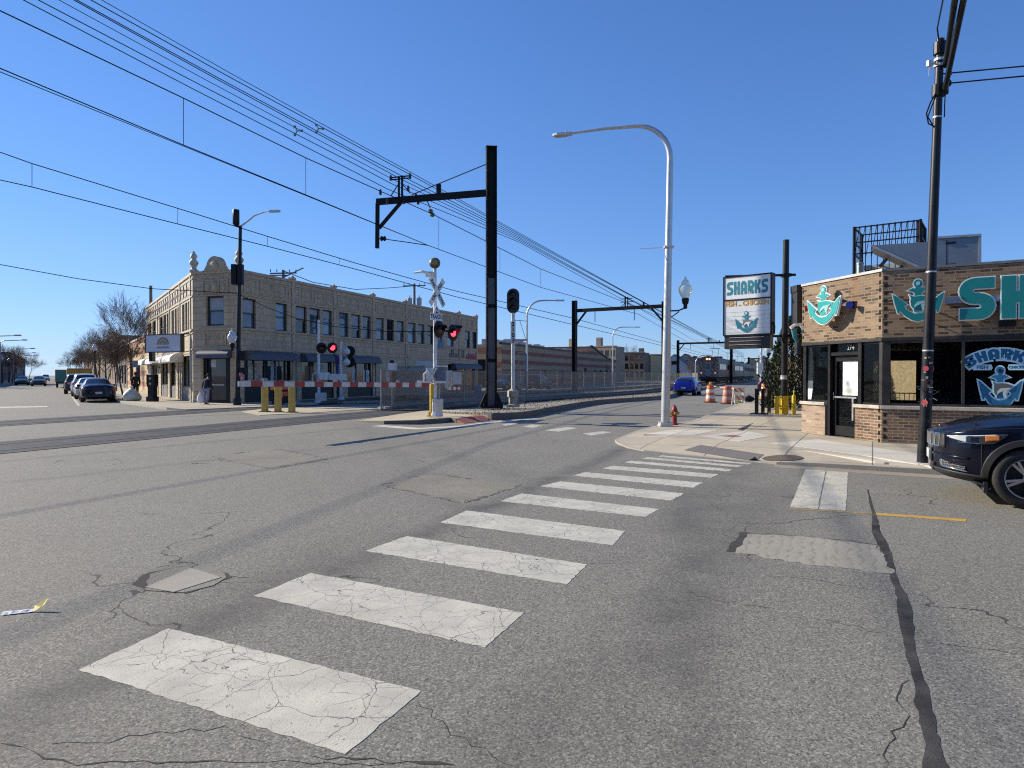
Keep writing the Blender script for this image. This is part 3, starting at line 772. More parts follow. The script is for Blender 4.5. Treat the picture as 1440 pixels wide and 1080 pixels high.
# ---- planted-out strip of stone between track and street, behind its tall kerb
kb = [G(691, 591), G(716, 589.3), G(743, 587), G(788, 577.5), G(839, 568.6), G(889, 564.6), G(937, 560.5), G(965, 552.6), G(995, 546.8), G(1022, 541)]
kb = [Vector((p.x, p.y, .25)) for p in kb]
ks = [Vector((p.x, p.y, 0)) for p in catmull([k.xy.to_3d() for k in kb], 2.)]
inner = [p for p in offs(T1, 2.0) if 27.5 < p.y < 108]
med = [k.xy for k in ks] + inner[::-1]
ms = MB().slab([tuple(p) for p in med], [.19] * len(ks) + [.06] * len(inner)).build("gravel_strip", BALLAST_L)
struct(ms)
kerb("kerb", [Vector((p.x, p.y, .245)) for p in ks], .2, 1, KERBD, ms, lift=.0)
rb = MB(); rnd = random.Random(9)
for i in range(2600):
    t = rnd.random() ** 1.6; k = min(len(ks) - 2, int(t * len(ks) * .55)); p = ks[k].lerp(ks[k + 1], rnd.random())
    q = min(inner, key=lambda w: (w - p.xy).length); f = rnd.random() ** .8 * .9 + .1
    c = p.xy.lerp(q, f); z = .19 * (1 - f) + .06 * f; r = rnd.uniform(.022, .06)
    o = [Vector((rnd.uniform(.5, 1) * sx * r, rnd.uniform(.5, 1) * sy * r, rnd.uniform(.5, 1) * sz * r)) + Vector((c.x, c.y, z + r * .3)) for sx, sy, sz in ((1, 0, 0), (0, 1, 0), (-1, 0, 0), (0, -1, 0), (0, 0, 1), (0, 0, -1))]
    rb.add(o, [(0, 1, 4), (1, 2, 4), (2, 3, 4), (3, 0, 4), (1, 0, 5), (2, 1, 5), (3, 2, 5), (0, 3, 5)])
for i in range(500):
    c = G(rnd.uniform(484, 560), 1, 0) if False else Vector((rnd.uniform(-9.9, -7.2), 0, 0)); t = rnd.random()
    a, b = G(488, 566.5, .05), G(540, 565, .05); c = a.lerp(b, t) + Vector((rnd.uniform(-.5, .5), rnd.uniform(-.9, .9), 0)); r = rnd.uniform(.05, .13)
    o = [Vector((rnd.uniform(.5, 1) * sx * r, rnd.uniform(.5, 1) * sy * r, rnd.uniform(.5, 1) * sz * r)) + Vector((c.x, c.y, .05)) for sx, sy, sz in ((1, 0, 0), (0, 1, 0), (-1, 0, 0), (0, -1, 0), (0, 0, 1), (0, 0, -1))]
    rb.add(o, [(0, 1, 4), (1, 2, 4), (2, 3, 4), (3, 0, 4), (1, 0, 5), (2, 1, 5), (3, 2, 5), (0, 3, 5)])
st = rb.build("loose_stones", M("loose_stone", (.27, .245, .20), .9, var=.5, scale=9)); st['kind'] = 'stuff'

# ---- pavements across the tracks
U = Vector((-.556, .831)); UR = Vector((.831, .556)); UR3 = UR.to_3d(); U3 = U.to_3d()
p0 = G(172, 563.5, .12)
fp = [p0 + U3 * 260, p0 + U3 * 60, p0, G(200, 567.5, .12), G(240, 573, .10), G(262, 575.5, .05), G(320, 573.5, .04), G(368, 571.8, .05), G(420, 569, .06), G(480, 565, .08), G(640, 552.5, .1)]
fpav = struct(MB().slab([tuple(p.xy) for p in fp + [Vector((0, 76, 0)), Vector((-16, 74, 0)), p0 + U3 * 260 + UR3 * 5]], [p.z for p in fp] + [.12] * 3).build("sidewalk", CONC))
kerb("kerb", fp[:7], .18, -1, KERB, fpav)
q0 = UR3 * -7.6 + U3 * 60
lp = [q0 + U3 * 300, q0, q0 - UR3 * 4, q0 - UR3 * 4 + U3 * 300]
struct(MB().slab([tuple(p.xy) for p in lp], [.12] * 4).build("sidewalk", CONC))
# ================================================================== BUILDINGS
GL_BLUE = glass_pane("window_glass", (.05, .07, .10))
GL_SKY = glass_pane("sky_lit_glass", (.10, .14, .19)); GL_DARK = glass_pane("dark_window_glass", (.012, .014, .018))  # sky reflection put into the paler blue tint
FRAME_D = M("dark_window_frame", (.03, .028, .028), .5)
BLACK = M("black_paint", (.010, .010, .0115), .45, var=.3, spec=.22)
DARKM = M("dark_grey_metal", (.035, .036, .038), .5, var=.25, spec=.25)
BLIND = M("window_blind", (.34, .36, .38), .7, var=.12)
INTER = M("dark_interior", (.03, .028, .026), .9)
TC = terracotta("terracotta_shaded_sides", (.46, .33, .20), (.54, .40, .25))
TCL = terracotta("terracotta_sunlit_side", (.50, .42, .29), (.56, .48, .35))  # copy for the street side, sunlight put into its colour
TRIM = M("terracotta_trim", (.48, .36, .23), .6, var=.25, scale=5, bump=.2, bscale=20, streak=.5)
TRIML = M("trim_sunlit_side", (.50, .44, .35), .6, var=.2, scale=5, streak=.4)  # trim copy with the sunny side's light in its colour
ROOFT = M("tar_roof", (.06, .058, .055), .9, var=.3)
def facade(mb, w, u0, u1, z0, z1, holes, depth=.22, m=0, mr=None, top_out=0):
    us = sorted({u0, u1, *[h[0] for h in holes], *[h[1] for h in holes]}); zs = sorted({z0, z1, *[h[2] for h in holes], *[h[3] for h in holes]})
    us = [u for u in us if u0 <= u <= u1]; zs = [z for z in zs if z0 <= z <= z1]
    for i in range(len(us) - 1):
        for j in range(len(zs) - 1):
            uc, zc = (us[i] + us[i + 1]) / 2, (zs[j] + zs[j + 1]) / 2
            if any(h[0] < uc < h[1] and h[2] < zc < h[3] for h in holes): continue
            mb.add([w.pt(us[i], zs[j]), w.pt(us[i + 1], zs[j]), w.pt(us[i + 1], zs[j + 1]), w.pt(us[i], zs[j + 1])], [(0, 1, 2, 3)], m)
    mr = m if mr is None else mr
    for a, b, c, d in holes:
        o = [w.pt(a, c), w.pt(b, c), w.pt(b, d), w.pt(a, d)]; n = [w.pt(a, c, -depth), w.pt(b, c, -depth), w.pt(b, d, -depth), w.pt(a, d, -depth)]
        mb.add(o + n, [(1, 0, 4, 5), (2, 1, 5, 6), (3, 2, 6, 7), (0, 3, 7, 4)], mr)
def window(w, hole, parent, pane=None, fr=.07, depth=.2, mid=True, frame_m=None, muls=0, blind=0.):
    a, b, c, d = hole; mb = MB(); o1, o0 = -depth + .08, -depth
    mb.wbox(w, a, a + fr, c, d, o0, o1); mb.wbox(w, b - fr, b, c, d, o0, o1)
    mb.wbox(w, a + fr, b - fr, c, c + fr, o0, o1); mb.wbox(w, a + fr, b - fr, d - fr, d, o0, o1)
    if mid: mb.wbox(w, a + fr, b - fr, (c + d) / 2 - .03, (c + d) / 2 + .03, o0, o1 + .01)
    for k in range(muls):
        u = a + (b - a) * (k + 1) / (muls + 1); mb.wbox(w, u - fr / 2, u + fr / 2, c + fr, d - fr, o0, o1 + .004)
    f = mb.build("window", frame_m or FRAME_D, parent)
    MB().wbox(w, a + fr * .5, b - fr * .5, c + fr * .5, d - fr * .5, o0 + .01, o0 + .03).build("pane", pane or GL_BLUE, f)
    if blind: MB().wbox(w, a + fr, b - fr, d - fr - (d - c) * blind, d - fr, o0 + .031, o0 + .036).build("blind", BLIND, f)
    return f

# ---------------- the two-storey terracotta corner building
bA, bB = G(270, 565.5, .12), G(337, 567, .12)
bA = Vector((-17.75, 37.8, 0)); bB = Vector((-14.75, 36.8, 0))
bE = bB + Vector((.345, .9386, 0)) * 32.8; bL = bA + Vector((-.556, .831, 0)) * 23.7
WL, WC, WR = Wall(bL, bA), Wall(bA, bB), Wall(bB, bE)
ZT = 7.3
cb = thing("corner_building", "two-storey grey terracotta commercial building with a cut-off corner door and curved gable", "building", (bA.x, bA.y, .05))
def hole_px(w, x0, x1, y0, y1):
    u0, _ = w.hit(x0, 500); u1, _ = w.hit(x1, 500); um = w.hit((x0 + x1) / 2, y0)
    return u0, u1, w.hit((x0 + x1) / 2, y1)[1], w.hit((x0 + x1) / 2, y0)[1]
WZ0, WZ1 = 4.22, 5.85
up = []
for x0, x1 in ((341, 360), (388, 404), (416, 431.5), (435.5, 450), (454, 467), (477, 490), (494, 507), (510, 521.5), (529, 540), (544, 554), (558, 568), (574, 584.5), (588, 597), (601, 610), (615, 622), (629, 638), (654, 661), (664, 671)):
    u0 = max(.25, WR.hit(x0, 440)[0]); u1 = WR.hit(x1, 440)[0]; up.append((u0, u1, WZ0, WZ1))
shop = []
for x0, x1 in ((343, 417), (424, 478), (489, 529)):
    shop.append((max(.35, WR.hit(x0, 520)[0]), WR.hit(x1, 520)[0], .12, 2.75))
shop.append((WR.hit(548, 520)[0], WR.hit(554.5, 520)[0], 2.0, 2.75))
shop.append((WR.hit(630, 520)[0], WR.hit(668, 520)[0], .12, 2.6))
cdoor = (WC.len * .21, WC.len * .80, .12, 2.82)
cwin = (WC.len * .30, WC.len * .67, WC.hit(301, 458)[1], WC.hit(301, 416)[1])
lup = []
for x0, x1 in ((208, 213), (214, 219), (224, 228.5), (230, 233.5), (234.5, 238), (241, 244.5), (245.5, 248.5), (249.5, 252), (256, 259.5), (260.5, 263.5), (264.5, 267.5)):
    lup.append((max(.2, WL.hit(x0, 440)[0]), WL.hit(x1, 440)[0], WZ0, WZ1))
lshop = []
for x0, x1 in ((212, 221), (226, 236), (239, 247), (250, 253.5), (255.5, 267)):
    lshop.append((max(.3, WL.hit(x0, 520)[0]), WL.hit(x1, 520)[0], .12, 2.75))
mb = MB()
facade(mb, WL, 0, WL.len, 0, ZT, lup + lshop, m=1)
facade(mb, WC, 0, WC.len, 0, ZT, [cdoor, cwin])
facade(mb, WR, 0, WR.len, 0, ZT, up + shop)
bBk = [bE + Vector((-14, 5, 0)), bL + Vector((6, 5, 0))]
ring_ = [bL, bA, bB, bE] + bBk
for i in range(3, 6):
    a, b = ring_[i], ring_[(i + 1) % 6]
    mb.add([a, b, b + Vector((0, 0, ZT)), a + Vector((0, 0, ZT))], [(0, 1, 2, 3)])
cw = mb.build("wall", [TC, TCL], cb)
cen = sum((Vector(p) for p in ring_), Vector()) / 6
inn = [tuple((p + (cen - p).normalized() * .55).xy) for p in ring_]
MB().prism(inn, .05, ZT - .5).build("interior", INTER, cb)
MB().prism([tuple((p + (cen - p).normalized() * .05).xy) for p in ring_], ZT - .7, ZT - .3).build("roof", ROOFT, cb)
for i, h in enumerate(up): window(WR, h, cb, (GL_BLUE, GL_SKY, GL_DARK, GL_BLUE, GL_SKY, GL_BLUE, GL_DARK)[i % 7], blind=(.45, .0, .5, .12, .3, 0, .62, .2)[i * 5 % 8])
window(WC, cwin, cb, GL_BLUE, fr=.1, blind=.46)
for h in lup: window(WL, h, cb, GL_DARK, fr=.05)
for i, h in enumerate(shop):
    if i < 3:
        f = window(WR, (h[0], h[1], .95, 2.7), cb, GL_DARK, fr=.09, mid=False, muls=(4, 3, 2)[i])
        MB().wbox(WR, h[0], h[1], .12, .95, -.22, -.05).build("bulkhead", DARKM, cb)
    else: window(WR, h, cb, GL_DARK, fr=.06, mid=False, muls=2 if i == 4 else 0)
for h in lshop:
    window(WL, (h[0], h[1], .9, 2.7), cb, GL_DARK, fr=.08, mid=False, muls=1)
    MB().wbox(WL, h[0], h[1], .12, .9, -.22, -.06).build("bulkhead", M("grey_panel", (.16, .155, .15), .6, var=.3, scale=3), cb)
# corner door
mb = MB(); a, b, c, d = cdoor
mb.wbox(WC, a, a + .22, c, d, -.2, -.1); mb.wbox(WC, b - .3, b, c, d, -.2, -.1); mb.wbox(WC, a + .22, b - .3, d - .3, d, -.2, -.12)
mb.wbox(WC, a + .22, b - .3, c, c + .14, -.2, -.14); mb.wbox(WC, a + .30, a + .40, c + .14, d - .3, -.2, -.14); mb.wbox(WC, b - .42, b - .3, c + .14, d - .3, -.2, -.14)
dr = mb.build("door", BLACK, cb)
MB().wbox(WC, a + .2, b - .28, c + .1, d - .28, -.22, -.185).build("pane", GL_DARK, dr)
MB().wbox(WC, a + .45, b - .5, c + .95, c + .99, -.19, -.12).build("handle", M("steel", (.5, .5, .5), .3, metal=.9), dr)
MB().wbox(WC, a + .4, a + .75, d - .75, d - .35, -.184, -.178).build("notice", M("white_notice", (.5, .52, .55), .7), dr)
# bands, cornice, pilasters
mb = MB(); ml = MB()
for w, q in ((WC, mb), (WR, mb), (WL, ml)):
    for z0, z1, o in ((ZT - .10, ZT + .06, .07), (ZT - .34, ZT - .28, .04), (5.98, 6.06, .05), (4.10, 4.20, .08), (3.92, 3.98, .04), (3.02, 3.12, .05), (2.86, 2.92, .03)):
        q.wbox(w, .01, w.len - .01, z0, z1, -.02, o)
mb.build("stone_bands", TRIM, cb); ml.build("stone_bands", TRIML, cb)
mb = MB()
for x in (412, 470, 525, 571, 612, 646, 671):
    u = min(WR.hit(x, 400)[0], WR.len - .2); mb.wbox(WR, u - .14, u + .14, .12, ZT + .08, -.02, .05)
    mb.wbox(WR, u - .17, u + .17, ZT + .08, ZT + .2, -.2, .10)
    mb.lathe([(.14, 0), (.11, .06), (.05, .12), (0, .14)], 8, mat=Matrix.Translation(WR.pt(u, ZT + .2, -.04))); mb.build("pilaster", TRIM, cb); mb = MB()
for x in (221.5, 238.5, 253, 268):
    u = min(WL.hit(x, 400)[0], WL.len - .1); MB().wbox(WL, u - .12, u + .12, .12, ZT + .1, -.02, .06).build("pilaster", TRIML, cb)
# raised ornamental panels along the frieze
mb = MB()
us = [0.3 + 1.25 * i for i in range(26)]
for u in us:
    if u + 1.1 > WR.len: break
    mb.wbox(WR, u, u + 1.05, 6.2, 6.26, 0, .03); mb.wbox(WR, u, u + 1.05, 6.84, 6.9, 0, .03); mb.wbox(WR, u, u + .06, 6.26, 6.84, 0, .03); mb.wbox(WR, u + .99, u + 1.05, 6.26, 6.84, 0, .03)
    mb.lathe([(.16, 0), (.12, .04), (.0, .06)], 8, mat=frame(WR.pt(u + .52, 6.55, 0), WR.d, z=WR.n) )
    mb.build("relief_panel", TRIM, cb); mb = MB()
u = .3
while u + 1.2 < WL.len:
    mb.wbox(WL, u, u + .5, 6.2, 6.9, 0, .035); mb.wbox(WL, u + .6, u + .75, 6.2, 6.9, 0, .06); mb.lathe([(.12, 0), (.1, .05), (0, .08)], 8, mat=frame(WL.pt(u + .25, 6.55, .03), WL.d, z=WL.n)); u += 1.15; mb.build("relief_panel", TRIML, cb); mb = MB()
wc = WC.len
for q in ((.22, .78, 6.02, 6.08), (.22, .78, 6.8, 6.86), (.22, .25, 6.08, 6.8), (.75, .78, 6.08, 6.8), (.42, .45, 6.08, 6.8), (.55, .58, 6.08, 6.8), ):
    mb.wbox(WC, q[0] * wc, q[1] * wc, q[2], q[3], 0, .05)
ml = MB()
for q in ((.27, .73, 3.95, 4.0), (.27, .73, 3.25, 3.3), (.27, .29, 3.3, 3.95), (.71, .73, 3.3, 3.95)): ml.wbox(WC, q[0] * wc, q[1] * wc, q[2], q[3], 0, .05)
for k in (.335, .665): mb.lathe([(.2, 0), (.17, .05), (.08, .09), (0, .1)], 12, mat=frame(WC.pt(k * wc, 6.44, 0), WC.d, z=WC.n) @ Matrix.Diagonal((.8, 1.4, 1, 1)))
mb.lathe([(.26, 0), (.2, .08), (.1, .16), (0, .18)], 12, mat=frame(WC.pt(.5 * wc, 6.45, 0), WC.d, z=WC.n) @ Matrix.Diagonal((.8, 1.6, 1, 1)))
for k in (.36, .43, .5, .57, .64): ml.lathe([(.1, 0), (.06, .06), (0, .07)], 8, mat=frame(WC.pt(k * wc, 3.7, 0), WC.d, z=WC.n))
mb.build("corner_relief", TRIM, cb); ml.build("door_relief", TRIM, cb)
# the curved gable on the cut-off corner
gp = [(-.42 * wc, 0), (-.30 * wc, .03), (-.22 * wc, .10), (-.20 * wc, .22)] + arc(0, .22, .17 * wc, 168, 12, 14, .62) + [(.20 * wc, .22), (.22 * wc, .10), (.30 * wc, .03), (.42 * wc, 0)]
mg = frame(WC.pt(wc / 2, ZT, -.25), WC.d, y=(0, 0, 1))
mb = MB().prism(gp, 0, .30, 0, mg)
mb.prism([(x * .99, y + .0) for x, y in gp if True][1:-1], .29, .36, 0, mg)
mb.lathe([(.3, 0), (.26, .06), (.1, .1), (0, .11)], 14, mat=mg @ Matrix.Translation((0, .3, .355)))
mb.build("gable", TRIM, cb, smooth=40)
for w, u in ((WC, .05), (WC, wc - .05)):
    p = w.pt(u, ZT + .05, -.05)
    prof = [(.26, 0), (.26, .1), (.16, .16), (.13, .28), (.22, .42), (.25, .55), (.15, .68), (.11, .74), (.19, .84), (.16, .96), (.07, 1.06), (.08, 1.12), (0, 1.2)]
    MB().lathe(prof, 12, mat=Matrix.Translation(p)).build("finial", TRIML if u < 1 else TRIM, cb, smooth=50)
# awnings
AWN = M("blue_grey_awning", (.085, .085, .105), .6, var=.2, scale=3)
AWNW = M("white_vinyl_awning", (.78, .78, .76), .5, var=.06)
def awning(w, u0, u1, z0, z1, mat, bulge=.55, name="awning"):
    prof = [(0.0, z1)] + [(bulge * sin(t * pi / 2 / 5), z0 + (z1 - z0) * cos(t * pi / 2 / 5)) for t in range(1, 6)] + [(bulge, z0 - .16), (0.0, z0 - .16)]
    mb = MB(); n = len(prof)
    vs = [w.pt(u, z, o) for u in (u0, u1) for o, z in prof]
    mb.add(vs, [(i, n + i, n + (i + 1) % n, (i + 1) % n) for i in range(n)] + [tuple(range(n)), tuple(range(2 * n - 1, n - 1, -1))])
    return mb.build(name, mat, cb, smooth=40)
for x0, x1 in ((345, 412), (422, 478), (489, 528)):
    awning(WR, max(.3, WR.hit(x0, 500)[0]), WR.hit(x1, 500)[0], 2.62, 2.98, AWN)
awning(WR, WR.hit(634, 520)[0], WR.hit(671, 520)[0], 2.35, 2.7, AWN)
awning(WC, WC.len * .17, WC.len * .84, 2.72, 3.0, AWN, .4)
for i, (x0, x1) in enumerate(((200.5, 214), (219, 230), (231.5, 243), (245, 258))):
    awning(WL, max(.05, WL.hit(x0, 505)[0]), WL.hit(x1, 505)[0], 2.6, 2.98, AWNW, .75)
# lettering at the far end of the long front
mf = lambda w, u, z, o: frame(w.pt(u, z, o), w.d, y=(0, 0, 1))
t1 = MB(); rnd = random.Random(3); ua, ub = WR.hit(632, 503)[0], WR.hit(654, 503)[0]
for i in range(9):
    u = ua + (ub - ua) * i / 9; h = rnd.choice((.35, .35, .75))
    t1.wbox(WR, u, u + .14, 3.25, 3.25 + h, .005, .05)
    if i % 2: t1.wbox(WR, u + .14, u + .5, 3.25 + h - .12, 3.25 + h, .005, .05)
t1.build("lettering", M("grey_letters", (.10, .10, .12), .5), cb)
t1 = MB(); ua, ub = WR.hit(656, 503)[0], min(WR.hit(670, 505)[0], WR.len - .2)
for i in range(6):
    u = ua + (ub - ua) * i / 6; t1.wbox(WR, u, u + (ub - ua) / 7.5, 3.15, 3.55 + .18 * (i % 2), .005, .05)
t1.build("lettering", M("red_letters", (.30, .02, .06), .5), cb)
MB().wbox(WR, WR.hit(584, 500)[0], WR.hit(612, 500)[0], 2.3, 2.8, 0, .03).build("pale_panel", M("pale_panel", (.42, .45, .48), .6, var=.1), cb)
# window contents seen through the shop fronts
for x0, x1, z0, z1, col in ((352, 372, 1.1, 2.3, (.42, .34, .24)), (384, 392, 1.0, 2.4, (.35, .37, .40)), (432, 444, 1.2, 2.2, (.22, .12, .06)), (448, 458, 1.3, 2.3, (.40, .42, .44)), (498, 505, 1.0, 2.1, (.45, .45, .42)), (513, 522, 1.0, 2.0, (.5, .52, .55))):
    MB().wbox(WR, WR.hit(x0, 520)[0], WR.hit(x1, 520)[0], z0, z1, -.169, -.16).build("display_card", M("card_%d" % x0, col, .6, var=.5, scale=3), cb)

# the sign that hangs out over the pavement
sl, sr = P(205, 480, 39.5), P(254, 480, 38.3)
WS = Wall(sl, sr); z0s, z1s = EYE + (527 - 494.5) / F * 38.9, EYE + (527 - 471) / F * 38.9
hs = thing("hanging_sign", "pale rectangular sign with a rainbow arch, hung out from the corner building", "sign", (sl.x, sl.y, z0s))
MB().wbox(WS, 0, WS.len, z0s, z1s, -.2, 0).build("cabinet", M("sign_face", (.52, .52, .56), .45, var=.06), hs)
mb = MB(); e = .05
mb.wbox(WS, -e, WS.len + e, z1s, z1s + e, -.22, .03); mb.wbox(WS, -e, WS.len + e, z0s - e, z0s, -.22, .03); mb.wbox(WS, -e, 0, z0s, z1s, -.22, .03); mb.wbox(WS, WS.len, WS.len + e, z0s, z1s, -.22, .03)
mb.build("frame", DARKM, hs)
mm = mf(WS, WS.len / 2, z0s + .36, .0)
for k, (r, col) in enumerate(((.50, (.26, .08, .07)), (.43, (.36, .20, .10)), (.36, (.40, .32, .16)), (.29, (.20, .22, .16)), (.22, (.14, .13, .19)), (.15, (.30, .2, .12)))):
    MB().prism(arc(0, .04, r, 0, 180, 18, r * .85), 0, .004 + .002 * k, 0, mm).build("rainbow_band", M("rainbow_%d" % k, col, .5), hs)
t1 = MB()
for i in range(13):
    x = -.52 + i * .08; h = .09 + .05 * ((i * 7) % 3) / 2
    t1.prism([(x, -.17), (x + .055, -.17), (x + .055, -.17 + h), (x + .035, -.17 + h), (x + .03, -.13), (x, -.1)], 0, .018, 0, mm)
t1.build("lettering", M("sign_script", (.22, .2, .26), .5), hs)
br = MB().bar(WS.pt(WS.len, z1s + .02, -.1), WS.pt(WS.len, z1s + .02, -.1) + Vector((1.0, -.2, .0)), .06)
br.tube([WS.pt(WS.len, z1s + .02, -.1) + Vector((1.0, -.2, .0)), WS.pt(WS.len, z1s - .1, -.1) + Vector((1.25, -.35, 0)), WS.pt(WS.len, z1s - .4, -.1) + Vector((1.35, -.4, 0))], .03, 6)
br.build("bracket", BLACK, hs); br = MB().bar(WS.pt(.4, z0s - .02, -.1), WS.pt(.4, z0s - .55, -.1), .35, .2)
br.build("hanger", BLACK, hs)

# ---------------- the striped brick building behind it along the street, and the ones further down
STR_L = striped_brick("striped_brick_tan_red", (.56, .42, .24), (.40, .17, .11), .3, .5)
STR_R = striped_brick("striped_brick_brown", (.42, .30, .19), (.28, .11, .07), .2, .62)
a = bL + U3 * .3 + UR3 * .25; b = a + U3 * 22; c = b + UR3 * 12; d = a + UR3 * 12
sb = thing("striped_building", "low building in tan and red brick stripes along the street behind bare trees", "building", (a.x, a.y, 0))
MB().prism([tuple(q.xy) for q in (b, a, d, c)], 0, 5.0).build("wall", STR_L, sb)
W2 = Wall(b, a)
MB().wbox(W2, -.1, W2.len + .1, 5.0, 5.18, -.3, .08).build("coping", TRIML, sb)
for k in range(2): window(Wall(b + UR3 * -.2, a + UR3 * -.2), (4 + k * 7, 7 + k * 7, 1.0, 2.9), sb, GL_DARK, mid=False, muls=2)
def block(name, label, a, b, depth, h, mat, cols=6, rows=2, z0=1.0, win=(1.1, 1.5), pane=None, roof=None):
    """A plain far building: one front with real window openings."""
    w = Wall(a, b); t = thing(name, label, "building", (a[0], a[1], 0)); holes = []
    for r in range(rows):
        for c_ in range(cols):
            u = w.len * (c_ + .5) / cols; zz = z0 + r * (h - z0) / rows; holes.append((u - win[0] / 2, u + win[0] / 2, zz, min(zz + win[1], h - .4)))
    mb = MB(); facade(mb, w, 0, w.len, 0, h, holes, .2)
    A, B = w.pt(0, 0), w.pt(w.len, 0); Cc, D = w.pt(w.len, 0, -depth), w.pt(0, 0, -depth); T = Vector((0, 0, h))
    mb.add([B, Cc, D, A, B + T, Cc + T, D + T, A + T], [(0, 1, 5, 4), (1, 2, 6, 5), (2, 3, 7, 6), (4, 5, 6, 7)])
    mb.build("wall", mat, t)
    for hh in holes: window(w, hh, t, pane or GL_DARK, fr=.08, depth=.2)
    MB().wbox(w, -.08, w.len + .08, h, h + .2, -.35, .1).build("coping", roof or TRIM, t)
    return t, w
BR_D = brick("dark_red_brick", (.13, .07, .055), (.17, .095, .075), (.15, .13, .12))
BR_T = brick("tan_brick", (.33, .24, .16), (.38, .285, .2), (.3, .27, .23))
BR_O = brick("orange_brick", (.46, .24, .13), (.52, .29, .16), (.35, .28, .22))
BR_B = brick("brown_brick", (.17, .125, .095), (.21, .155, .12), (.17, .15, .13))
o1 = a + U3 * 23
block("shop_building", "dark grey shop front beyond the striped brick building", o1 + U3 * 16, o1, 12, 5.5, M("grey_stucco", (.16, .155, .15), .9, var=.2), 4, 1, .6, (2.4, 2.2))
o1 = a + U3 * 40
block("shop_building", "brown brick building hidden behind the bare street trees", o1 + U3 * 40, o1, 14, 7.0, BR_B, 9, 2)
o1 = a + U3 * 86
block("shop_building", "farthest red brick block on the sunny side of the street", o1 + U3 * 90, o1, 14, 8.0, BR_D, 14, 2)
# the shaded side of the street
e0 = UR3 * -11.4
for k, (s, L, h, mat, lab, n, r) in enumerate(((118, 26, 5.2, BR_D, "low dark shop row with signs on the shaded side of the street", 5, 1), (145, 16, 10.5, BR_D, "tall dark brick block with stepped parapet and chimney on the shaded side", 4, 3), (162, 9, 8.6, BR_B, "narrow brown brick block beside the tall dark block", 3, 2), (172, 60, 6.5, BR_D, "long dark row of low buildings beyond the tall block", 10, 2), (236, 120, 8, BR_B, "farthest dark terrace down the street on the shaded side", 16, 2))):
    t, w = block("shop_building", lab, e0 + U3 * s, e0 + U3 * (s + L), 12, h, mat, n, r, .8)
    if k == 1:
        MB().wbox(w, 4, 8, h + .2, h + 1.2, -1, -.02).build("parapet", mat, t); MB().wbox(w, 10, 11, h, h + 2.6, -2, -1).build("chimney", mat, t)

# ---------------- long striped building across the tracks
s0 = Vector((-1.3, 85, 0)); s1 = s0 + Vector((.353, .9356, 0)) * 46
W3 = Wall(s0, s1); lb = thing("striped_warehouse", "long low brown brick building with dark red stripes behind the railway fence", "building", (s0.x, s0.y, 0))
sn = Vector((-.94, .342, 0))
mb = MB(); hl = [(8 + i * 9., 9.4 + i * 9., .1, 2.3) for i in range(4)] + [(40.5, 42.5, 1.6, 2.9)]
facade(mb, W3, 0, W3.len, 0, 5.5, hl, .3); facade(mb, Wall(s0 + sn * 16, s0), 0, 16, 0, 5.5, [(10, 15.2, .1, 3.6)], .5, m=1)
mb.add([s1, s1 + sn * 16, s0 + sn * 16] + [q + Vector((0, 0, 5.5)) for q in (s1, s1 + sn * 16, s0 + sn * 16)] + [s0 + Vector((0, 0, 5.5))], [(0, 1, 4, 3), (1, 2, 5, 4), (3, 4, 5, 6)])
mb.build("wall", [STR_R, striped_brick("striped_brick_sunlit_end", (.62, .42, .22), (.48, .19, .10), .2, .9)], lb)  # end wall copy: sunlight put into brighter brick colours
for h in hl: window(W3, h, lb, GL_DARK, mid=False, depth=.25)
MB().wbox(Wall(s0 + sn * 16, s0), 10, 15.2, .1, 3.6, -.6, -.45).build("dark_doorway", BLACK, lb)
mb = MB(); mb.wbox(W3, -.1, W3.len, 5.5, 5.75, -.3, .1); mb.build("coping", DARKM, lb)
rnd = random.Random(5)
for i, u in enumerate((3, 9, 14, 19, 22, 27, 33, 38)):
    mb = MB(); w_, h_ = rnd.uniform(1, 3), rnd.uniform(.4, 1.0)
    mb.wbox(W3, u, u + w_, 5.5, 5.5 + h_, -4, -2.4); mb.wbox(W3, u + w_ * .3, u + w_ * .6, 5.5 + h_, 5.7 + h_, -3.6, -2.8); mb.build("roof_unit", M("roof_unit_metal", (.38, .38, .37), .5, var=.3), lb)
# gabled end section
ge = s1 + Vector((.353, .9356, 0)) * .02
W4 = Wall(ge, ge + Vector((.353, .9356, 0)) * 22)
t = thing("sloped_roof_building", "brick building with a shallow sloping dark roof at the end of the striped building", "building", (ge.x, ge.y, 0))
mb = MB(); q = [W4.pt(0, 0), W4.pt(22, 0), W4.pt(22, 4.6), W4.pt(13, 5.0), W4.pt(0, 7.0)]; q2 = [v + sn * 12 for v in q]
mb.add(q + q2, [(0, 1, 2, 3, 4), (9, 8, 7, 6, 5), (1, 6, 7, 2), (5, 0, 4, 9), (2, 7, 8, 3), (3, 8, 9, 4)]); mb.build("wall", STR_R, t)
mb = MB()
for p_, r_ in ((q[2], q[3]), (q[3], q[4])): mb.bar(p_ + Vector((0, 0, .1)), r_ + Vector((0, 0, .1)), .5, .2)
mb.build("roof_edge", DARKM, t)
for k in range(4): window(Wall(W4.pt(0, 0, .21), W4.pt(22, 0, .21)), (2 + k * 5, 3.6 + k * 5, 1, 2.6), t, GL_DARK)
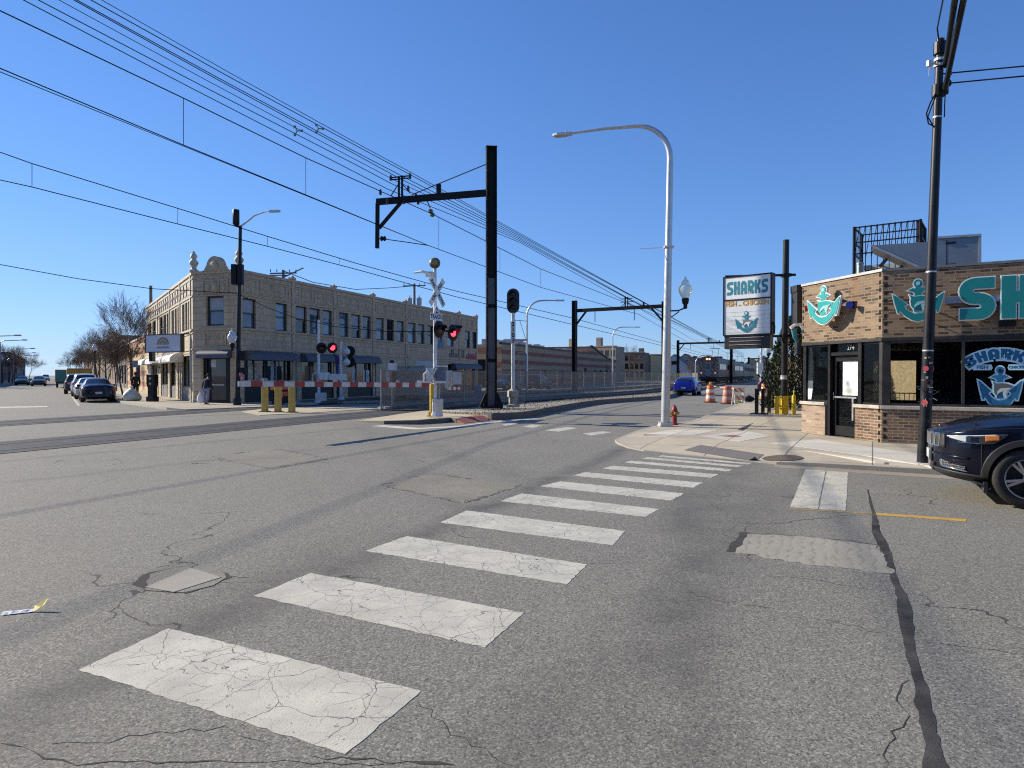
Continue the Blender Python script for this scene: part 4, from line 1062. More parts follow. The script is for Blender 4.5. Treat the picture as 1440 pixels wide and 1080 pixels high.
# apartment blocks farther on: (left px, right px, top y, depth left, depth right, name...)
def far_block(x0, x1, ytop, Y0, Y1, name, label, mat, cols, rows, chim=(), dep=5):
    a = P(x0, 500, Y0); b = P(x1, 500, Y1); h = EYE + (527 - ytop) / F * (Y0 + Y1) / 2
    t, w = block(name, label, (a.x, a.y), (b.x, b.y), dep, h, mat, cols, rows, 1.0, (1.0, 1.5))
    for u, ww, hh in chim: MB().wbox(w, u - ww / 2, u + ww / 2, h - .3, h + hh, -ww - .6, -.6).build("chimney", mat, t)
    return t
far_block(826, 866, 487.5, 162, 158, "apartment_block", "tan brick apartment block with a square chimney beyond the sloping roof", BR_T, 5, 3, ((2.6, 1.2, 2.2),))
far_block(864, 906, 496, 190, 186, "apartment_block", "dark three-storey flats with a chimney behind bare trees", BR_B, 6, 3, ((7.4, 1.2, 1.2),))
far_block(906, 915, 500, 192, 190, "apartment_block", "thin sunlit yellow brick end wall between two dark blocks", M("yellow_brick", (.50, .38, .20), .9, var=.1), 1, 2)
far_block(914, 940, 499, 195, 198, "apartment_block", "dark flat-roofed block just beside the street lamp", BR_D, 5, 3)
far_block(794, 826, 494, 182, 175, "apartment_block", "brown block with a square chimney, mostly behind the railway portal", BR_B, 4, 3, ((1.6, 1.2, 3.4),))
def house(px, Y, w, h, label, mat, roofm):
    c = P(px, 520, Y); t = thing("house", label, "house", (c.x, c.y, 0))
    dx = Vector((.93, -.37, 0)); dy = Vector((.37, .93, 0)); A = Vector((c.x, c.y, 0)) - dx * w / 2
    W_ = Wall(A, A + dx * w)
    mb = MB(); q = [W_.pt(0, 0), W_.pt(w, 0), W_.pt(w, h), W_.pt(w / 2, h + w * .4), W_.pt(0, h)]
    mb.add(q + [v + dy * 9 for v in q], [(0, 1, 2, 3, 4), (9, 8, 7, 6, 5), (1, 6, 7, 2), (5, 0, 4, 9)]); mb.build("wall", mat, t)
    mb = MB()
    for e_ in (0, 2): 
        a_, b_ = (q[4] - dx * .3 - Vector((0, 0, .2)), q[3]) if e_ == 0 else (q[3], q[2] + dx * .3 - Vector((0, 0, .2)))
        o_ = -dy * .3
        mb.add([a_ + o_, b_ + o_, b_ + dy * 9.3, a_ + dy * 9.3] + [v + Vector((0, 0, .18)) for v in (a_ + o_, b_ + o_, b_ + dy * 9.3, a_ + dy * 9.3)], [(3, 2, 1, 0), (4, 5, 6, 7), (0, 1, 5, 4), (1, 2, 6, 5), (2, 3, 7, 6), (3, 0, 4, 7)])
    mb.build("roof", roofm, t)
    Wo = Wall(A - dy * .21, A + dx * w - dy * .21)
    for k in range(2): window(Wo, (w * (.2 + .4 * k), w * (.2 + .4 * k) + 1.0, 1.2, 2.7), t, GL_DARK)
    window(Wo, (w * .4, w * .6, h + .2, h + 1.3), t, GL_DARK)
WHT = M("white_siding", (.55, .55, .52), .8, var=.1); GRR = M("grey_shingle", (.16, .155, .15), .9, var=.3)
for px, Y, w, h, lab, m_ in ((948, 205, 8, 4.5, "white gabled house just to the side of the street lamp pole", WHT), (963, 215, 8, 5, "pale gabled house behind the bare tree by the tracks", M("beige_siding", (.42, .37, .29), .8)), (976, 222, 8, 4.5, "grey gabled house nearest the train front", M("grey_siding", (.30, .31, .32), .8)),
                             (1058, 330, 9, 6, "tan gabled house beyond the tail of the train", M("tan_siding", (.42, .34, .22), .8)), (1074, 300, 9, 6.5, "yellowish house far down the tracks under the lamp globe", M("yellow_siding", (.46, .38, .2), .8)), (1088, 260, 9, 5, "dark house behind the orange barricades", BR_D)):
    house(px, Y, w, h, lab, m_, GRR)
far_block(1082, 1130, 505, 150, 120, "apartment_block", "brown brick block hidden behind the evergreen", BR_B, 6, 2)
# ================================================================== THE BRICK RESTAURANT
def rust(t, c):
    s = t.n("ShaderNodeSeparateXYZ"); t.l(t.pos(), s.inputs[0])
    g = P(1206, 400, 16.1)
    k = t.math('ABSOLUTE', t.math('ADD', t.math('SUBTRACT', s.outputs[1], g.y), t.math('MULTIPLY_ADD', t.noise(t.pos(), 4, 3), .3, -.15)))
    f = t.math('MULTIPLY', t.math('SUBTRACT', 1., t.math('DIVIDE', k, .16), clamp=True), t.math('MULTIPLY', t.math('GREATER_THAN', s.outputs[2], 3.1), t.ramp(t.noise(t.pos(), 7, 4), .3, .6)))
    return t.mix(t.math('MULTIPLY', f, .6), c, (.22, .085, .02))
BRK = brick("restaurant_brick", (.145, .095, .06), (.28, .195, .118), (.28, .22, .15), .21, .068, .010, stain=rust, extra=((.06, .036, .024), (.34, .225, .135)), bump=.7)
BRKL = brick("base_brick", (.145, .085, .052), (.245, .15, .09), (.38, .30, .21), .21, .068, .011, extra=((.11, .065, .045), (.32, .18, .10)), bump=.7)
BRKG = brick("pale_pier_brick", (.29, .20, .14), (.39, .29, .21), (.36, .29, .21), .21, .068, .011, extra=((.24, .15, .11), (.5, .36, .25)))
SILL = M("limestone_sill", (.52, .46, .38), .7, var=.15, scale=6, bump=.15, streak=.3)
CHAR = M("charcoal_metal", (.035, .032, .031), .45, var=.2, spec=.3)
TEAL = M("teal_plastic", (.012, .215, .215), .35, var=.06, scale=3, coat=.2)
TEALB = M("sunlit_teal_plastic", (.02, .33, .32), .35, var=.08, scale=3, coat=.2)  # brighter teal copy, sunlight on the door sign put into its colour
WPL = M("white_plastic", (.80, .80, .78), .4, var=.04)
GREYP = M("grey_plastic", (.42, .47, .48), .45, var=.1)
SHOPG = glass_pane("shop_glass", (.008, .009, .011), seethrough=.93, rough=.02)
COPE = M("white_metal_coping", (.50, .48, .45), .4, var=.12, streak=.3)
RA, RB = Vector((7.64, 17.9, 0)), Vector((8.32, 15.28, 0))
RD = Vector((.86, -.51, 0)).normalized(); RN = Vector((.51, .86, 0)).normalized()
RC = RB + RD * 9.5
WF, WS_ = Wall(RA, RB), Wall(RB, RC)
ZF, ZP, ZS = 2.48, 3.97, .93
rs = thing("brick_restaurant", "low brown brick fish restaurant with big dark windows and teal anchor signs", "restaurant", (RB.x, RB.y, .12))
mb = MB(); mb2 = MB()
rp = [RA, RB, RC, RC + RN * 11, RA + RN * 8.5]
mb.prism([tuple(p.xy) for p in rp], ZF, ZP); mb.build("fascia_wall", BRK, rs)
mb = MB()
for w, n0, n1 in ((WF, -.005, .02), (WS_, -.02, .02)):
    MB().wbox(w, n0, w.len + .02, ZP, ZP + (.06 if w is WF else .05), -.3, .035 if w is WF else .02).build("coping", COPE if w is WF else M("shaded_coping_metal", (.16, .165, .175), .5), rs)  # front coping is a darker copy, its shade put into the colour
mb = MB(); mb.wbox(WF, 0, WF.len, ZF - .07, ZF, -.28, .015); mb.wbox(WS_, 0, WS_.len, ZF - .07, ZF, -.28, .015); mb.build("soffit_trim", CHAR, rs)
uf = lambda px, y=540: WF.hit(px, y)[0]
us_ = lambda px, y=540: WS_.hit(px, y)[0]
D0, D1 = uf(1165), uf(1206)
MB().wbox(WF, 0, D0 - .12, .08, ZS - .05, -.3, 0).build("base_wall", BRKG, rs)
mb = MB(); mb.wbox(WF, uf(1202, 590), WF.len - .001, .08, ZS - .05, -.3, 0); mb.wbox(WS_, .0, WS_.len, .08, ZS - .05, -.3, -.001); mb.build("base_wall", BRKL, rs)
mb = MB(); mb.wbox(WF, -.03, D0 - .1, ZS - .05, ZS + .03, -.32, .05); mb.wbox(WF, uf(1202, 590) - .02, WF.len - .03, ZS - .05, ZS + .03, -.32, .05); mb.wbox(WS_, -.02, WS_.len, ZS - .05, ZS + .028, -.32, .05); mb.build("sill", SILL, rs, bevel=.008)
# dark blocks painting the shaded gaps between brick teeth at the angled corner
mb = MB(); mk = MB()
z = .12
k = 0
while z < ZP - .05:
    if z < ZS - .12 or z > ZF + .02:
        for w, u0, u1 in ((WF, WF.len - .10, WF.len - .035), (WS_, .035, .10)):
            if (k % 2 == 0) == (w is WF): mk.wbox(w, u0, u1, z, z + .085, -.02, .003)
        if z > ZF and k % 2: mk.wbox(WF, .02, .07, z, z + .085, -.02, .003)
    z += .085; k += 1
mk.build("notch_shade_blocks", M("notch_shade", (.012, .01, .009), .95), rs)
# glazing
mb = MB()
ZG0, ZG1 = ZS + .03, ZF - .07
mb.wbox(WF, 0, .14, ZG0, ZG1, -.10, -.02); mb.wbox(WF, uf(1163), D0 + .03, .12, ZG1, -.12, -.02); mb.wbox(WF, D1 - .02, uf(1210), ZG0, ZG1, -.12, -.02); mb.wbox(WF, D1 - .02, D1 + .05, .12, ZG0, -.25, -.03)
mb.wbox(WF, D0 + .03, D1 - .02, 2.12, 2.2, -.24, -.04); mb.wbox(WF, .14, uf(1163), ZG0, ZG0 + .05, -.24, -.05); mb.wbox(WF, .14, uf(1163), ZG1 - .05, ZG1, -.24, -.05)
mb.wbox(WF, uf(1210), WF.len - .05, ZG0, ZG0 + .05, -.24, -.05); mb.wbox(WF, uf(1210), WF.len - .05, ZG1 - .05, ZG1, -.24, -.05)
mb.build("window_frame", BLACK, rs)
mb = MB().prism([tuple(p.xy) for p in (WF.pt(WF.len - .1, 0, -.02), RB + (WF.n + WS_.n) * -.01, WS_.pt(us_(1252, 540), 0, -.02), WS_.pt(us_(1252, 540), 0, -.3), WF.pt(WF.len - .1, 0, -.3))], ZG0, ZG1)
mb.build("corner_post", CHAR, rs)
wins = [us_(1252), us_(1308), us_(1354.5), us_(1462), us_(1462) + 1.7, us_(1462) + 3.4, WS_.len - .1]
mb = MB()
for u in wins[1:]: mb.wbox(WS_, u - .03, u + .03, ZG0 + .05, ZG1 - .05, -.2, -.04)
mb.wbox(WS_, wins[0], wins[-1], ZG0, ZG0 + .05, -.22, -.05); mb.wbox(WS_, wins[0], wins[-1], ZG1 - .05, ZG1, -.22, -.05)
mb.build("window_frame", M("grey_mullion", (.09, .088, .085), .35, metal=.6), rs)
for i in range(len(wins) - 1): MB().wbox(WS_, wins[i] + .0, wins[i + 1] - .0, ZG0 + .02, ZG1 - .02, -.13, -.12).build("window_pane", SHOPG, rs)
MB().wbox(WF, .1, uf(1164), ZG0 + .02, ZG1 - .02, -.065, -.06).build("window_pane", SHOPG, rs)
MB().wbox(WF, uf(1209), WF.len - .06, ZG0 + .02, ZG1 - .02, -.065, -.06).build("window_pane", SHOPG, rs)
MB().wbox(WF, D0 + .03, D1 - .02, 2.2, ZG1, -.14, -.13).build("window_pane", SHOPG, rs)
# door with a white poster
d0, d1 = D0 + .04, D1 - .03
mb = MB(); mb.wbox(WF, d0, d0 + .09, .16, 2.11, -.2, -.12); mb.wbox(WF, d1 - .09, d1, .16, 2.11, -.2, -.12); mb.wbox(WF, d0 + .09, d1 - .09, 1.98, 2.11, -.2, -.12); mb.wbox(WF, d0 + .09, d1 - .09, .16, .40, -.2, -.12)
dr = mb.build("door", BLACK, rs)
MB().wbox(WF, d0 + .08, d1 - .08, .38, 2.0, -.17, -.16).build("pane", SHOPG, dr)
mb = MB(); mb.wbox(WF, d0 + .09, d1 - .09, 1.08, 1.12, -.155, -.07); mb.wbox(WF, d1 - .22, d1 - .17, .55, 1.08, -.1, -.06); mb.build("handle", M("brushed_steel", (.45, .45, .44), .35, metal=.8), dr)
px0, px1 = uf(1178, 530), uf(1201, 530)
MB().wbox(WF, px0, px1, 1.15, 2.0, -.158, -.15).build("poster", M("white_paper", (.84, .85, .86), .8, var=.02), dr)
mb = MB(); mb.wbox(WF, px0 + .18, px1 - .25, 1.93, 1.95, -.15, -.148); mb.build("poster_heading", M("blue_ink", (.25, .45, .7), .7), dr)
mb = MB(); mb.wbox(WF, px0 + .05, px0 + .32, 1.22, 1.32, -.15, -.148); mb.build("poster_stamp", M("olive_ink", (.62, .64, .5), .7), dr)
# white figures on the transom
t1 = MB(); text(t1, "274", .16, frame(WF.pt((D0 + D1) / 2 + .12, 2.30, -.125), WF.d, y=(0, 0, 1)), .002); t1.build("house_number", M("faded_white", (.42, .43, .44), .7), rs)
WFi = Wall(RA - WF.n * .12, RB - WF.n * .12)
# surfboard and a sign behind the first window
sbp = [(.0, -.8), (.07, -.7), (.12, -.4), (.14, 0), (.12, .4), (.06, .72), (0, .82), (-.05, .7), (-.08, .3), (-.08, -.3), (-.05, -.7)]
MB().prism(sbp, 0, .05, 0, frame(WFi.pt(WFi.hit(1141, 540)[0], 1.70, 0), WF.d, y=(.02, .02, 1))).build("surfboard", M("white_surfboard", (.72, .72, .70), .3, var=.04, coat=.4), rs)
t1 = MB(); ui = WFi.hit(1148, 520)[0]; t1.wbox(WFi, ui, ui + .34, 1.84, 2.14, -.02, 0); t1.build("wall_sign", M("navy_board", (.06, .09, .12), .6), rs)
t1 = MB(); word(t1, "S", frame(WFi.pt(ui + .1, 1.88, .001), WF.d, y=(0, 0, 1)), .18, .24, 0, .01, xs=1.1); t1.build("sign_letter", GREYP, rs)
MB().wbox(WF, uf(1158, 555), uf(1163, 555), ZG0 + .06, ZG0 + .25, -.32, -.26).build("menu_holder", WPL, rs)
# inside: floor, far walls with a wide opening at the back, a counter, table tops and chairs
INW = M("dark_inside_wall", (.14, .12, .10), .9, var=.2)
mb = MB(); mb.prism([tuple(p.xy) for p in rp], .05, .13); mb.build("floor", M("dark_tile_floor", (.18, .15, .12), .5), rs)
wb = Wall(RC + RN * 11, RA + RN * 8.5); wb0 = Wall(RA + RN * 8.5, RA)
ub0, ub1 = sorted((wb.hit(1228, 530)[0], wb.hit(1288, 530)[0]))
mb = MB()
facade(mb, wb, 0, wb.len, .1, ZF, [(ub0, ub1, .75, 2.15)], .2)
facade(mb, wb0, 0, wb0.len, .1, ZF, [], .2)
mb.add([RC + Vector((0, 0, .1)), RC + RN * 11 + Vector((0, 0, .1)), RC + RN * 11 + Vector((0, 0, ZF)), RC + Vector((0, 0, ZF))], [(0, 1, 2, 3)])
mb.build("back_wall", INW, rs)
q = RB + RD * 3.2 + RN * 3
mb = MB(); mb.cbox((0, 0, .55), (4.5, .6, .9), mat=frame(q, RD)); mb.cbox((0, 0, 1.03), (4.7, .75, .06), mat=frame(q, RD)); mb.build("counter", M("counter_laminate", (.12, .10, .09), .4), rs)
mb = MB()
for i in range(3):
    q = RB + RD * (1.2 + i * 1.9) + RN * 1.3; mb.cbox((0, 0, .74), (.8, .8, .04), mat=frame(q, RD)); mb.lathe([(.22, .13), (.04, .17), (.04, .72)], 8, mat=Matrix.Translation((q.x, q.y, 0)))
mb.build("dining_table", M("dark_wood", (.07, .045, .03), .4), rs)
# teal anchor signs standing off the brick, each with a shark round its shank
def anchor_sign(w, cx, y0, y1, x0, x1, label, fill, body, off):
    uc = (w.hit(x0, y1)[0] + w.hit(x1, y1)[0]) / 2; hw = (w.hit(x1, 430)[0] - w.hit(x0, 430)[0]) / 2
    z0, z1 = w.hit(cx, y1)[1], w.hit(cx, y0)[1]; sy = (z1 - z0) / 1.80
    o = w.pt(uc, z0 + .88 * sy, off)
    t = thing("anchor_sign", label, "sign", w.pt(uc, z0, off), group="anchor signs on the restaurant")
    a = MB(); m = frame(o, w.d, y=(0, 0, 1))
    draw_anchor(a, m, hw / 1.02, sy, .06, 0, 1, 2, 3, .02)
    a.build("anchor", [WPL, fill, body, M("pale_teal_plastic", (.30, .55, .55), .4)], t)
    st = MB()
    for k in (-.55, 0, .55): st.tube([w.pt(uc + k * hw, z0 + (.30 if k else .6) * sy + .1, .0), w.pt(uc + k * hw, z0 + (.30 if k else .6) * sy + .1, off + .01)], .015, 6)
    st.build("standoff", BLACK, t); return t
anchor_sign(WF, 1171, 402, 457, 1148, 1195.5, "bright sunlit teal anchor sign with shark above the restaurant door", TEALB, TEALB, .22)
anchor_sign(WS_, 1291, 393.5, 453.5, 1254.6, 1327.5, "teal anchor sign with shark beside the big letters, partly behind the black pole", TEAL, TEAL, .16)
# big wall letters
u0 = us_(1349, 420); z0, z1 = WS_.hit(1375, 450)[1], WS_.hit(1375, 391.5)[1]; hh = z1 - z0
wd = (us_(1397.5, 420) - u0) / (.66 * hh)
wl_ = thing("wall_lettering", "large teal letters SHARKS with white rims on the brick front", "sign", WS_.pt(u0, z0, .1))
a = MB(); random.seed(3); word(a, "SHARKS", frame(WS_.pt(u0, z0, .10), WS_.d, y=(0, 0, 1)), hh, .27, 0, .06, 0, gap=.13, out=.018, xs=wd)
word(a, "SHARKS", frame(WS_.pt(u0, z0, .10), WS_.d, y=(0, 0, 1)), hh, .27, .05, .075, 1, gap=.13, out=-.004, xs=wd); a.build("letters", [WPL, TEAL], wl_)
a = MB(); a.wbox(WS_, us_(1327), u0 + 6, z0 + hh * .42, z0 + hh * .58, .005, .09); a.build("raceway", M("galvanised", (.36, .38, .40), .35, metal=.7), wl_)
MB().wbox(WS_, us_(1403), us_(1427), z0 - .16, z0 - .05, .005, .12).build("floodlight", BLACK, wl_)
# coloured spotlights
for px, py, col, lab in ((1204, 428, (.02, .06, .5), "blue coloured spotlight on a black arm beside the sunlit anchor"), (1146, 433, (.35, .02, .02), "red coloured spotlight at the other side of the sunlit anchor")):
    u, z = WF.hit(px, py); t = thing("spotlight", lab, "light", WF.pt(u, z, 0))
    s_ = 1 if px > 1180 else -1
    mb = MB(); mb.cbox((0, 0, 0), (.14, .16, .05), mat=frame(WF.pt(u - .12 * s_, z, .03), WF.d, y=(0, 0, 1))); mb.tube([WF.pt(u - .1 * s_, z, .03), WF.pt(u - .02 * s_, z, .16)], .025, 6); mb.build("bracket", BLACK, t)
    MB().tube([WF.pt(u - .05 * s_, z, .14), WF.pt(u + .06 * s_, z - .02, .24)], [.045, .085], 12).build("lamp_head", M("coloured_lens_%d" % px, col, .15, coat=.5), t)
# window graphic
BLU = M("blue_vinyl", (.012, .14, .29), .5, var=.05); LBL = M("pale_blue_vinyl", (.55, .80, .88), .5, var=.05); GRV = M("grey_vinyl", (.10, .115, .12), .5)
LGV = M("light_grey_vinyl", (.55, .58, .58), .5); BLKV = M("black_vinyl", (.01, .01, .01), .5)
uc, zc = us_(1407, 540), WS_.hit(1407, 536)[1]; hw = us_(1438.5, 540) - uc
wg = thing("window_graphic", "blue anchor and shark window graphic with curved lettering on the dark glass", "window sign", WS_.pt(uc, zc - .5, -.115))
m = frame(WS_.pt(uc, zc - .14, -.117), WS_.d, y=(0, 0, 1)); sy = .50
a = MB(); draw_anchor(a, m, hw, sy, .002, 0, 1, 2, 3, .03, m_hole=4); a.build("anchor", [LBL, BLU, GRV, LGV, BLKV], wg)
def bendf(R, cx, cy, half):
    def f(q):
        a_ = (q[0] - half) / R; r = R + q[1]; return (cx + r * sin(a_), cy - R + r * cos(a_))
    return f
lw = 2 * hw * 1.16
for out, d, mt, nm in ((.045, .0015, LBL, "letters_rim"), (.0, .0035, BLU, "letters")):
    a = MB(); random.seed(5); hgt = .22; tot = (.66 + .6 + .62 + .6 + .62 + .66) * hgt * 1.28 + 5 * .1 * hgt
    word(a, "SHARKS", m, hgt, .25, 0, d, 0, gap=.1, out=out * .8, xs=1.28, bend=bendf(.85, 0, .60, tot / 2)); a.build(nm, mt, wg)
for s_, tx in ((-1, "FISH"), (1, "CHICKEN")):
    a = MB(); cx = s_ * hw * .82; a.prism([(cx - .16, .37), (cx + .16, .37), (cx + .18, .42), (cx + .16, .49), (cx - .16, .49), (cx - .18, .42)], 0, .002, 0, m); a.build("word_band", LBL, wg)
    a = MB(); text(a, tx, .105 if s_ < 0 else .075, m @ Matrix.Translation((cx, .43, .003)), .0008, bold=.004); a.build("small_word", BLU, wg)

# roof plant: cage of bars, duct unit, slanted metal hood
cg = thing("roof_cage", "black barred steel cage railing on the restaurant roof", "railing", P(1201, 380, 20))
CGW = Wall((P(1201, 350, 20.2).x, 20.2), (P(1294, 350, 19.2).x, 19.2)); zt = EYE + (527 - 319) / F * 20.0
mb = MB()
L = CGW.len
for o in (0, -1.3):
    for z in (zt, zt - .45, zt - .78)[:3 if o == 0 else 1]: mb.bar(CGW.pt(0, z, o), CGW.pt(L, z, o), .035, .035)
    for i in range(12):
        if o == 0 or i in (0, 11): mb.bar(CGW.pt(L * i / 11, 3.99, o), CGW.pt(L * i / 11, zt + (.03 if o == 0 else 0), o), .018 if 0 < i < 11 else .06)
for u in (0, L):
    for z in (zt, zt - .45, zt - .78): mb.bar(CGW.pt(u, z, 0), CGW.pt(u, z, -1.3), .045)
    for i in range(1, 4): mb.bar(CGW.pt(u, 3.99, -1.3 * i / 4), CGW.pt(u, zt, -1.3 * i / 4), .018)
for i in range(11): mb.bar(CGW.pt(L * i / 11, zt - .9, -.03), CGW.pt(L * (i + .85) / 11, zt, -.03), .014)
mb.build("bars", BLACK, cg)
mb = MB(); mb.wbox(CGW, L - .1, L - .02, zt - .6, zt - .02, -1.3, 0); mb.build("side_panel", CHAR, cg)
hv = thing("rooftop_unit", "grey rooftop ventilation unit inside the black cage", "ventilation unit", CGW.pt(.2, 3.98, -.5))
mb = MB(); mb.wbox(CGW, .22, 1.35, 3.98, 4.78, -1.15, -.45); mb.build("casing", CHAR, hv)
mb = MB(); mb.wbox(CGW, .20, 1.38, 4.78, 4.92, -1.2, -.40); mb.build("lid", M("pale_green_metal", (.40, .44, .40), .5), hv)
mb = MB()
for i in range(7): mb.wbox(CGW, .3 + i * .15, .33 + i * .15, 4.02, 4.74, -.45, -.43)
mb.build("louvre", DARKM, hv)
MB().lathe([(.09, 3.98), (.09, 4.95), (.10, 4.95), (.10, 5.0), (0, 5.02)], 12, mat=Matrix.Translation(CGW.pt(.12, 0, -.3))).build("vent_pipe", M("pale_pipe", (.50, .53, .47), .5), hv)
WH = Wall(RB + RN * 1.0, RC + RN * 1.0)
hp = [WH.hit(x, y) for x, y in ((1224.5, 345), (1318, 339.5), (1318, 334.5), (1380, 330.5), (1380, 374), (1297, 377.5))]
hd = thing("roof_hood", "blue-grey sheet metal hood with a slanted end on the restaurant roof", "roof hood", WH.pt(hp[5][0], 3.98, -.5))
SHM = M("blue_grey_sheet_metal", (.20, .235, .27), .38, metal=.55, var=.1, scale=3)
mb = MB().prism(hp, -1.4, 0, 0, frame(WH.a, WH.d, y=(0, 0, 1))); mb.build("casing", SHM, hd)
mb = MB(); m_ = frame(WH.a, WH.d, y=(0, 0, 1))
def hb(p, q, w, o0, o1, mm=mb):
    mm.prism(stroke([p, q], w), o0, o1, 0, m_)
hb(hp[0], hp[5], .05, -.02, .03); hb(hp[2], hp[3], .05, -.02, .04); hb((hp[3][0] - .03, hp[3][1]), (hp[4][0] - .03, hp[4][1]), .05, -.02, .03); mb.build("edge_trim", M("light_sheet_trim", (.34, .37, .39), .4, metal=.5), hd)
mb = MB(); ul = hp[1][0] + .18
hb((ul, hp[2][1] - .08), (ul, 3.98), .012, 0, .004, mb)
for z in (hp[2][1] - .14, 4.15): hb((ul - .02, z), (ul + .18, z), .04, 0, .03, mb)
mb.build("hinge", BLACK, hd)
mb = MB()
for f in (.3, .62):
    a_ = Vector(hp[0]).lerp(Vector(hp[5]), f); mb.prism(stroke([tuple(a_ + Vector((.0, -.03))), tuple(a_ + Vector((-.16, -.22)))], .07), -.9, -.8, 0, m_)
mb.build("strut", CHAR, hd)
# what shows through the windows: a sunlit tan wall behind the restaurant, its railing and a yellow kerb
tv = RA + RN * 13 + RD * 1.5
t, w = block("shop_building", "tan rough-walled house seen through the restaurant windows", tv + Vector((-.9, 2.9, 0)) * 1.0, tv + Vector((1.2, -3.9, 0)) * 2.2, 6, 4.2, M("tan_stucco", (.46, .33, .19), .9, var=.25, scale=7, bump=.3), 3, 1, 1.0, (.8, 1.4))

# ================================================================== STREET FURNITURE
SILVER = M("galvanised_pole", (.56, .56, .55), .38, metal=.55, var=.12, scale=3, streak=.25)
SILVP = M("silver_paint", (.60, .60, .59), .42, metal=.25, var=.12, scale=4, streak=.3)
GLOBE = NT("frosted_globe"); GLOBE.b.inputs["Base Color"].default_value = (.85, .86, .85, 1); GLOBE.b.inputs["Roughness"].default_value = .12; GLOBE.b.inputs["Transmission Weight"].default_value = .35; GLOBE.b.inputs["Subsurface Weight"].default_value = .3; GLOBE = GLOBE.m
CLEARG = glass_pane("ribbed_globe", (.55, .55, .48), seethrough=.55, rough=.08)
ACORN = [(.075, 0), (.10, .02), (.15, .10), (.19, .20), (.20, .28), (.17, .35), (.13, .39), (.11, .42), (.12, .45), (.09, .50), (.05, .54), (.03, .56), (.035, .58), (.01, .64), (0, .66)]
def acorn(parent, p, mat, k=1.0):
    MB().lathe([(r * k, z * k) for r, z in ACORN], 20, mat=Matrix.Translation(p)).build("lamp_globe", mat, parent, smooth=60)
    MB().lathe([(.03 * k, -.30 * k), (.06 * k, -.26 * k), (.055 * k, -.18 * k), (.09 * k, -.14 * k), (.11 * k, -.02 * k), (.085 * k, .01 * k)], 12, mat=Matrix.Translation(p)).build("lamp_holder", BLACK, parent, smooth=50)
# tall silver lamp on the corner
b_ = G(935.5, 599.5, .12)
sl_ = thing("street_lamp", "tall silver curved-arm street lamp standing on the restaurant corner beside the hydrant", "street lamp", b_)
ad = Vector((-.95, .31, 0)).normalized(); top = 7.95
rise = [b_ + Vector((.0, 0, .1)) + Vector((.12 * t, 0, (top - .12) * t)) for t in [0, .25, .5, .75, 1]]
tp = rise[-1]; R_ = 1.05
pts = rise + [tp + ad * (R_ * (1 - cos(a_))) + Vector((0, 0, R_ * sin(a_))) for a_ in [pi / 2 * i / 8 for i in range(1, 8)]]
e = tp + ad * R_ + Vector((0, 0, R_)); pts += [e, e + ad * .9 + Vector((0, 0, .03)), e + ad * 1.95 + Vector((0, 0, .0))]
rr = [.13, .12, .11, .10, .092] + [.088 - .004 * i for i in range(7)] + [.058, .048, .035]
MB().tube(pts, rr, 14).build("pole", SILVER, sl_, smooth=50)
hp_ = e + ad * 1.95
mb = MB().prism([(-.05, -.06), (.12, -.11), (.42, -.12), (.56, -.07), (.56, .07), (.42, .12), (.12, .11), (-.05, .06)], -.05, .035, 0, frame(hp_, ad)); mb.build("lamp_head", M("pale_grey_casting", (.55, .56, .56), .45, metal=.3), sl_, bevel=.02)
MB().prism([(.2, -.09), (.5, -.08), (.5, .08), (.2, .09)], -.065, -.051, 0, frame(hp_, ad)).build("lens", M("lamp_lens", (.55, .52, .38), .2), sl_)
MB().lathe([(.03, .035), (.035, .08), (.02, .1), (0, .1)], 8, mat=frame(hp_ + ad * .15, ad)).build("photocell", SILVP, sl_)
mb = MB(); mb.prism([(-.19, -.19), (.19, -.19), (.19, .19), (-.19, .19)], 0, .05, 0, Matrix.Translation(b_)); 
for sx in (-.14, .14):
    for sy in (-.14, .14): mb.lathe([(.035, .05), (.035, .13), (0, .15)], 6, mat=Matrix.Translation(b_ + Vector((sx, sy, 0))))
mb.prism([(-.2, -.2), (.2, -.2), (.2, .2), (-.2, .2)], .05, .12, 0, Matrix.Translation(b_) @ Matrix.Scale(.85, 4)); mb.build("base_plate", SILVP, sl_, bevel=.01)
zb = 3.42; bp = b_ + Vector((.07, 0, zb)); gd = Vector((.95, -.31, 0)); gp_ = bp + gd * .50 + Vector((0, 0, .05))
mb = MB().tube([bp, bp + gd * .3 + Vector((0, 0, .0)), gp_ + Vector((0, 0, .03))], .022, 8).tube([bp - Vector((0, 0, .18)), bp + gd * .12 - Vector((0, 0, .17)), bp + gd * .32 - Vector((0, 0, .03))], .016, 8).lathe([(.04, .0), (.05, .06), (.045, .08)], 8, mat=Matrix.Translation(gp_))
mb.cbox((0, 0, -.08), (.10, .14, .30), mat=Matrix.Translation(bp)); mb.build("bracket", BLACK, sl_)
acorn(sl_, gp_ + Vector((0, 0, .30)), CLEARG, 1.02)
z1_ = 5.3; MB().tube([b_ + Vector((0.08, 0, z1_)), b_ + Vector((.0, 0, z1_)) + ad * .75], .012, 6).cbox((.0, 0, z1_), (.28, .28, .05), mat=Matrix.Translation(b_ + Vector((.08, 0, 0)))).build("banner_arm", SILVP, sl_)
MB().lathe([(.112, 1.5), (.112, 1.54)], 14, mat=Matrix.Translation(b_ + Vector((.02, 0, 0)))).lathe([(.11, 1.9), (.11, 1.92)], 14, mat=Matrix.Translation(b_ + Vector((.025, 0, 0)))).build("strap", M("rusty_strap", (.25, .13, .08), .8), sl_)
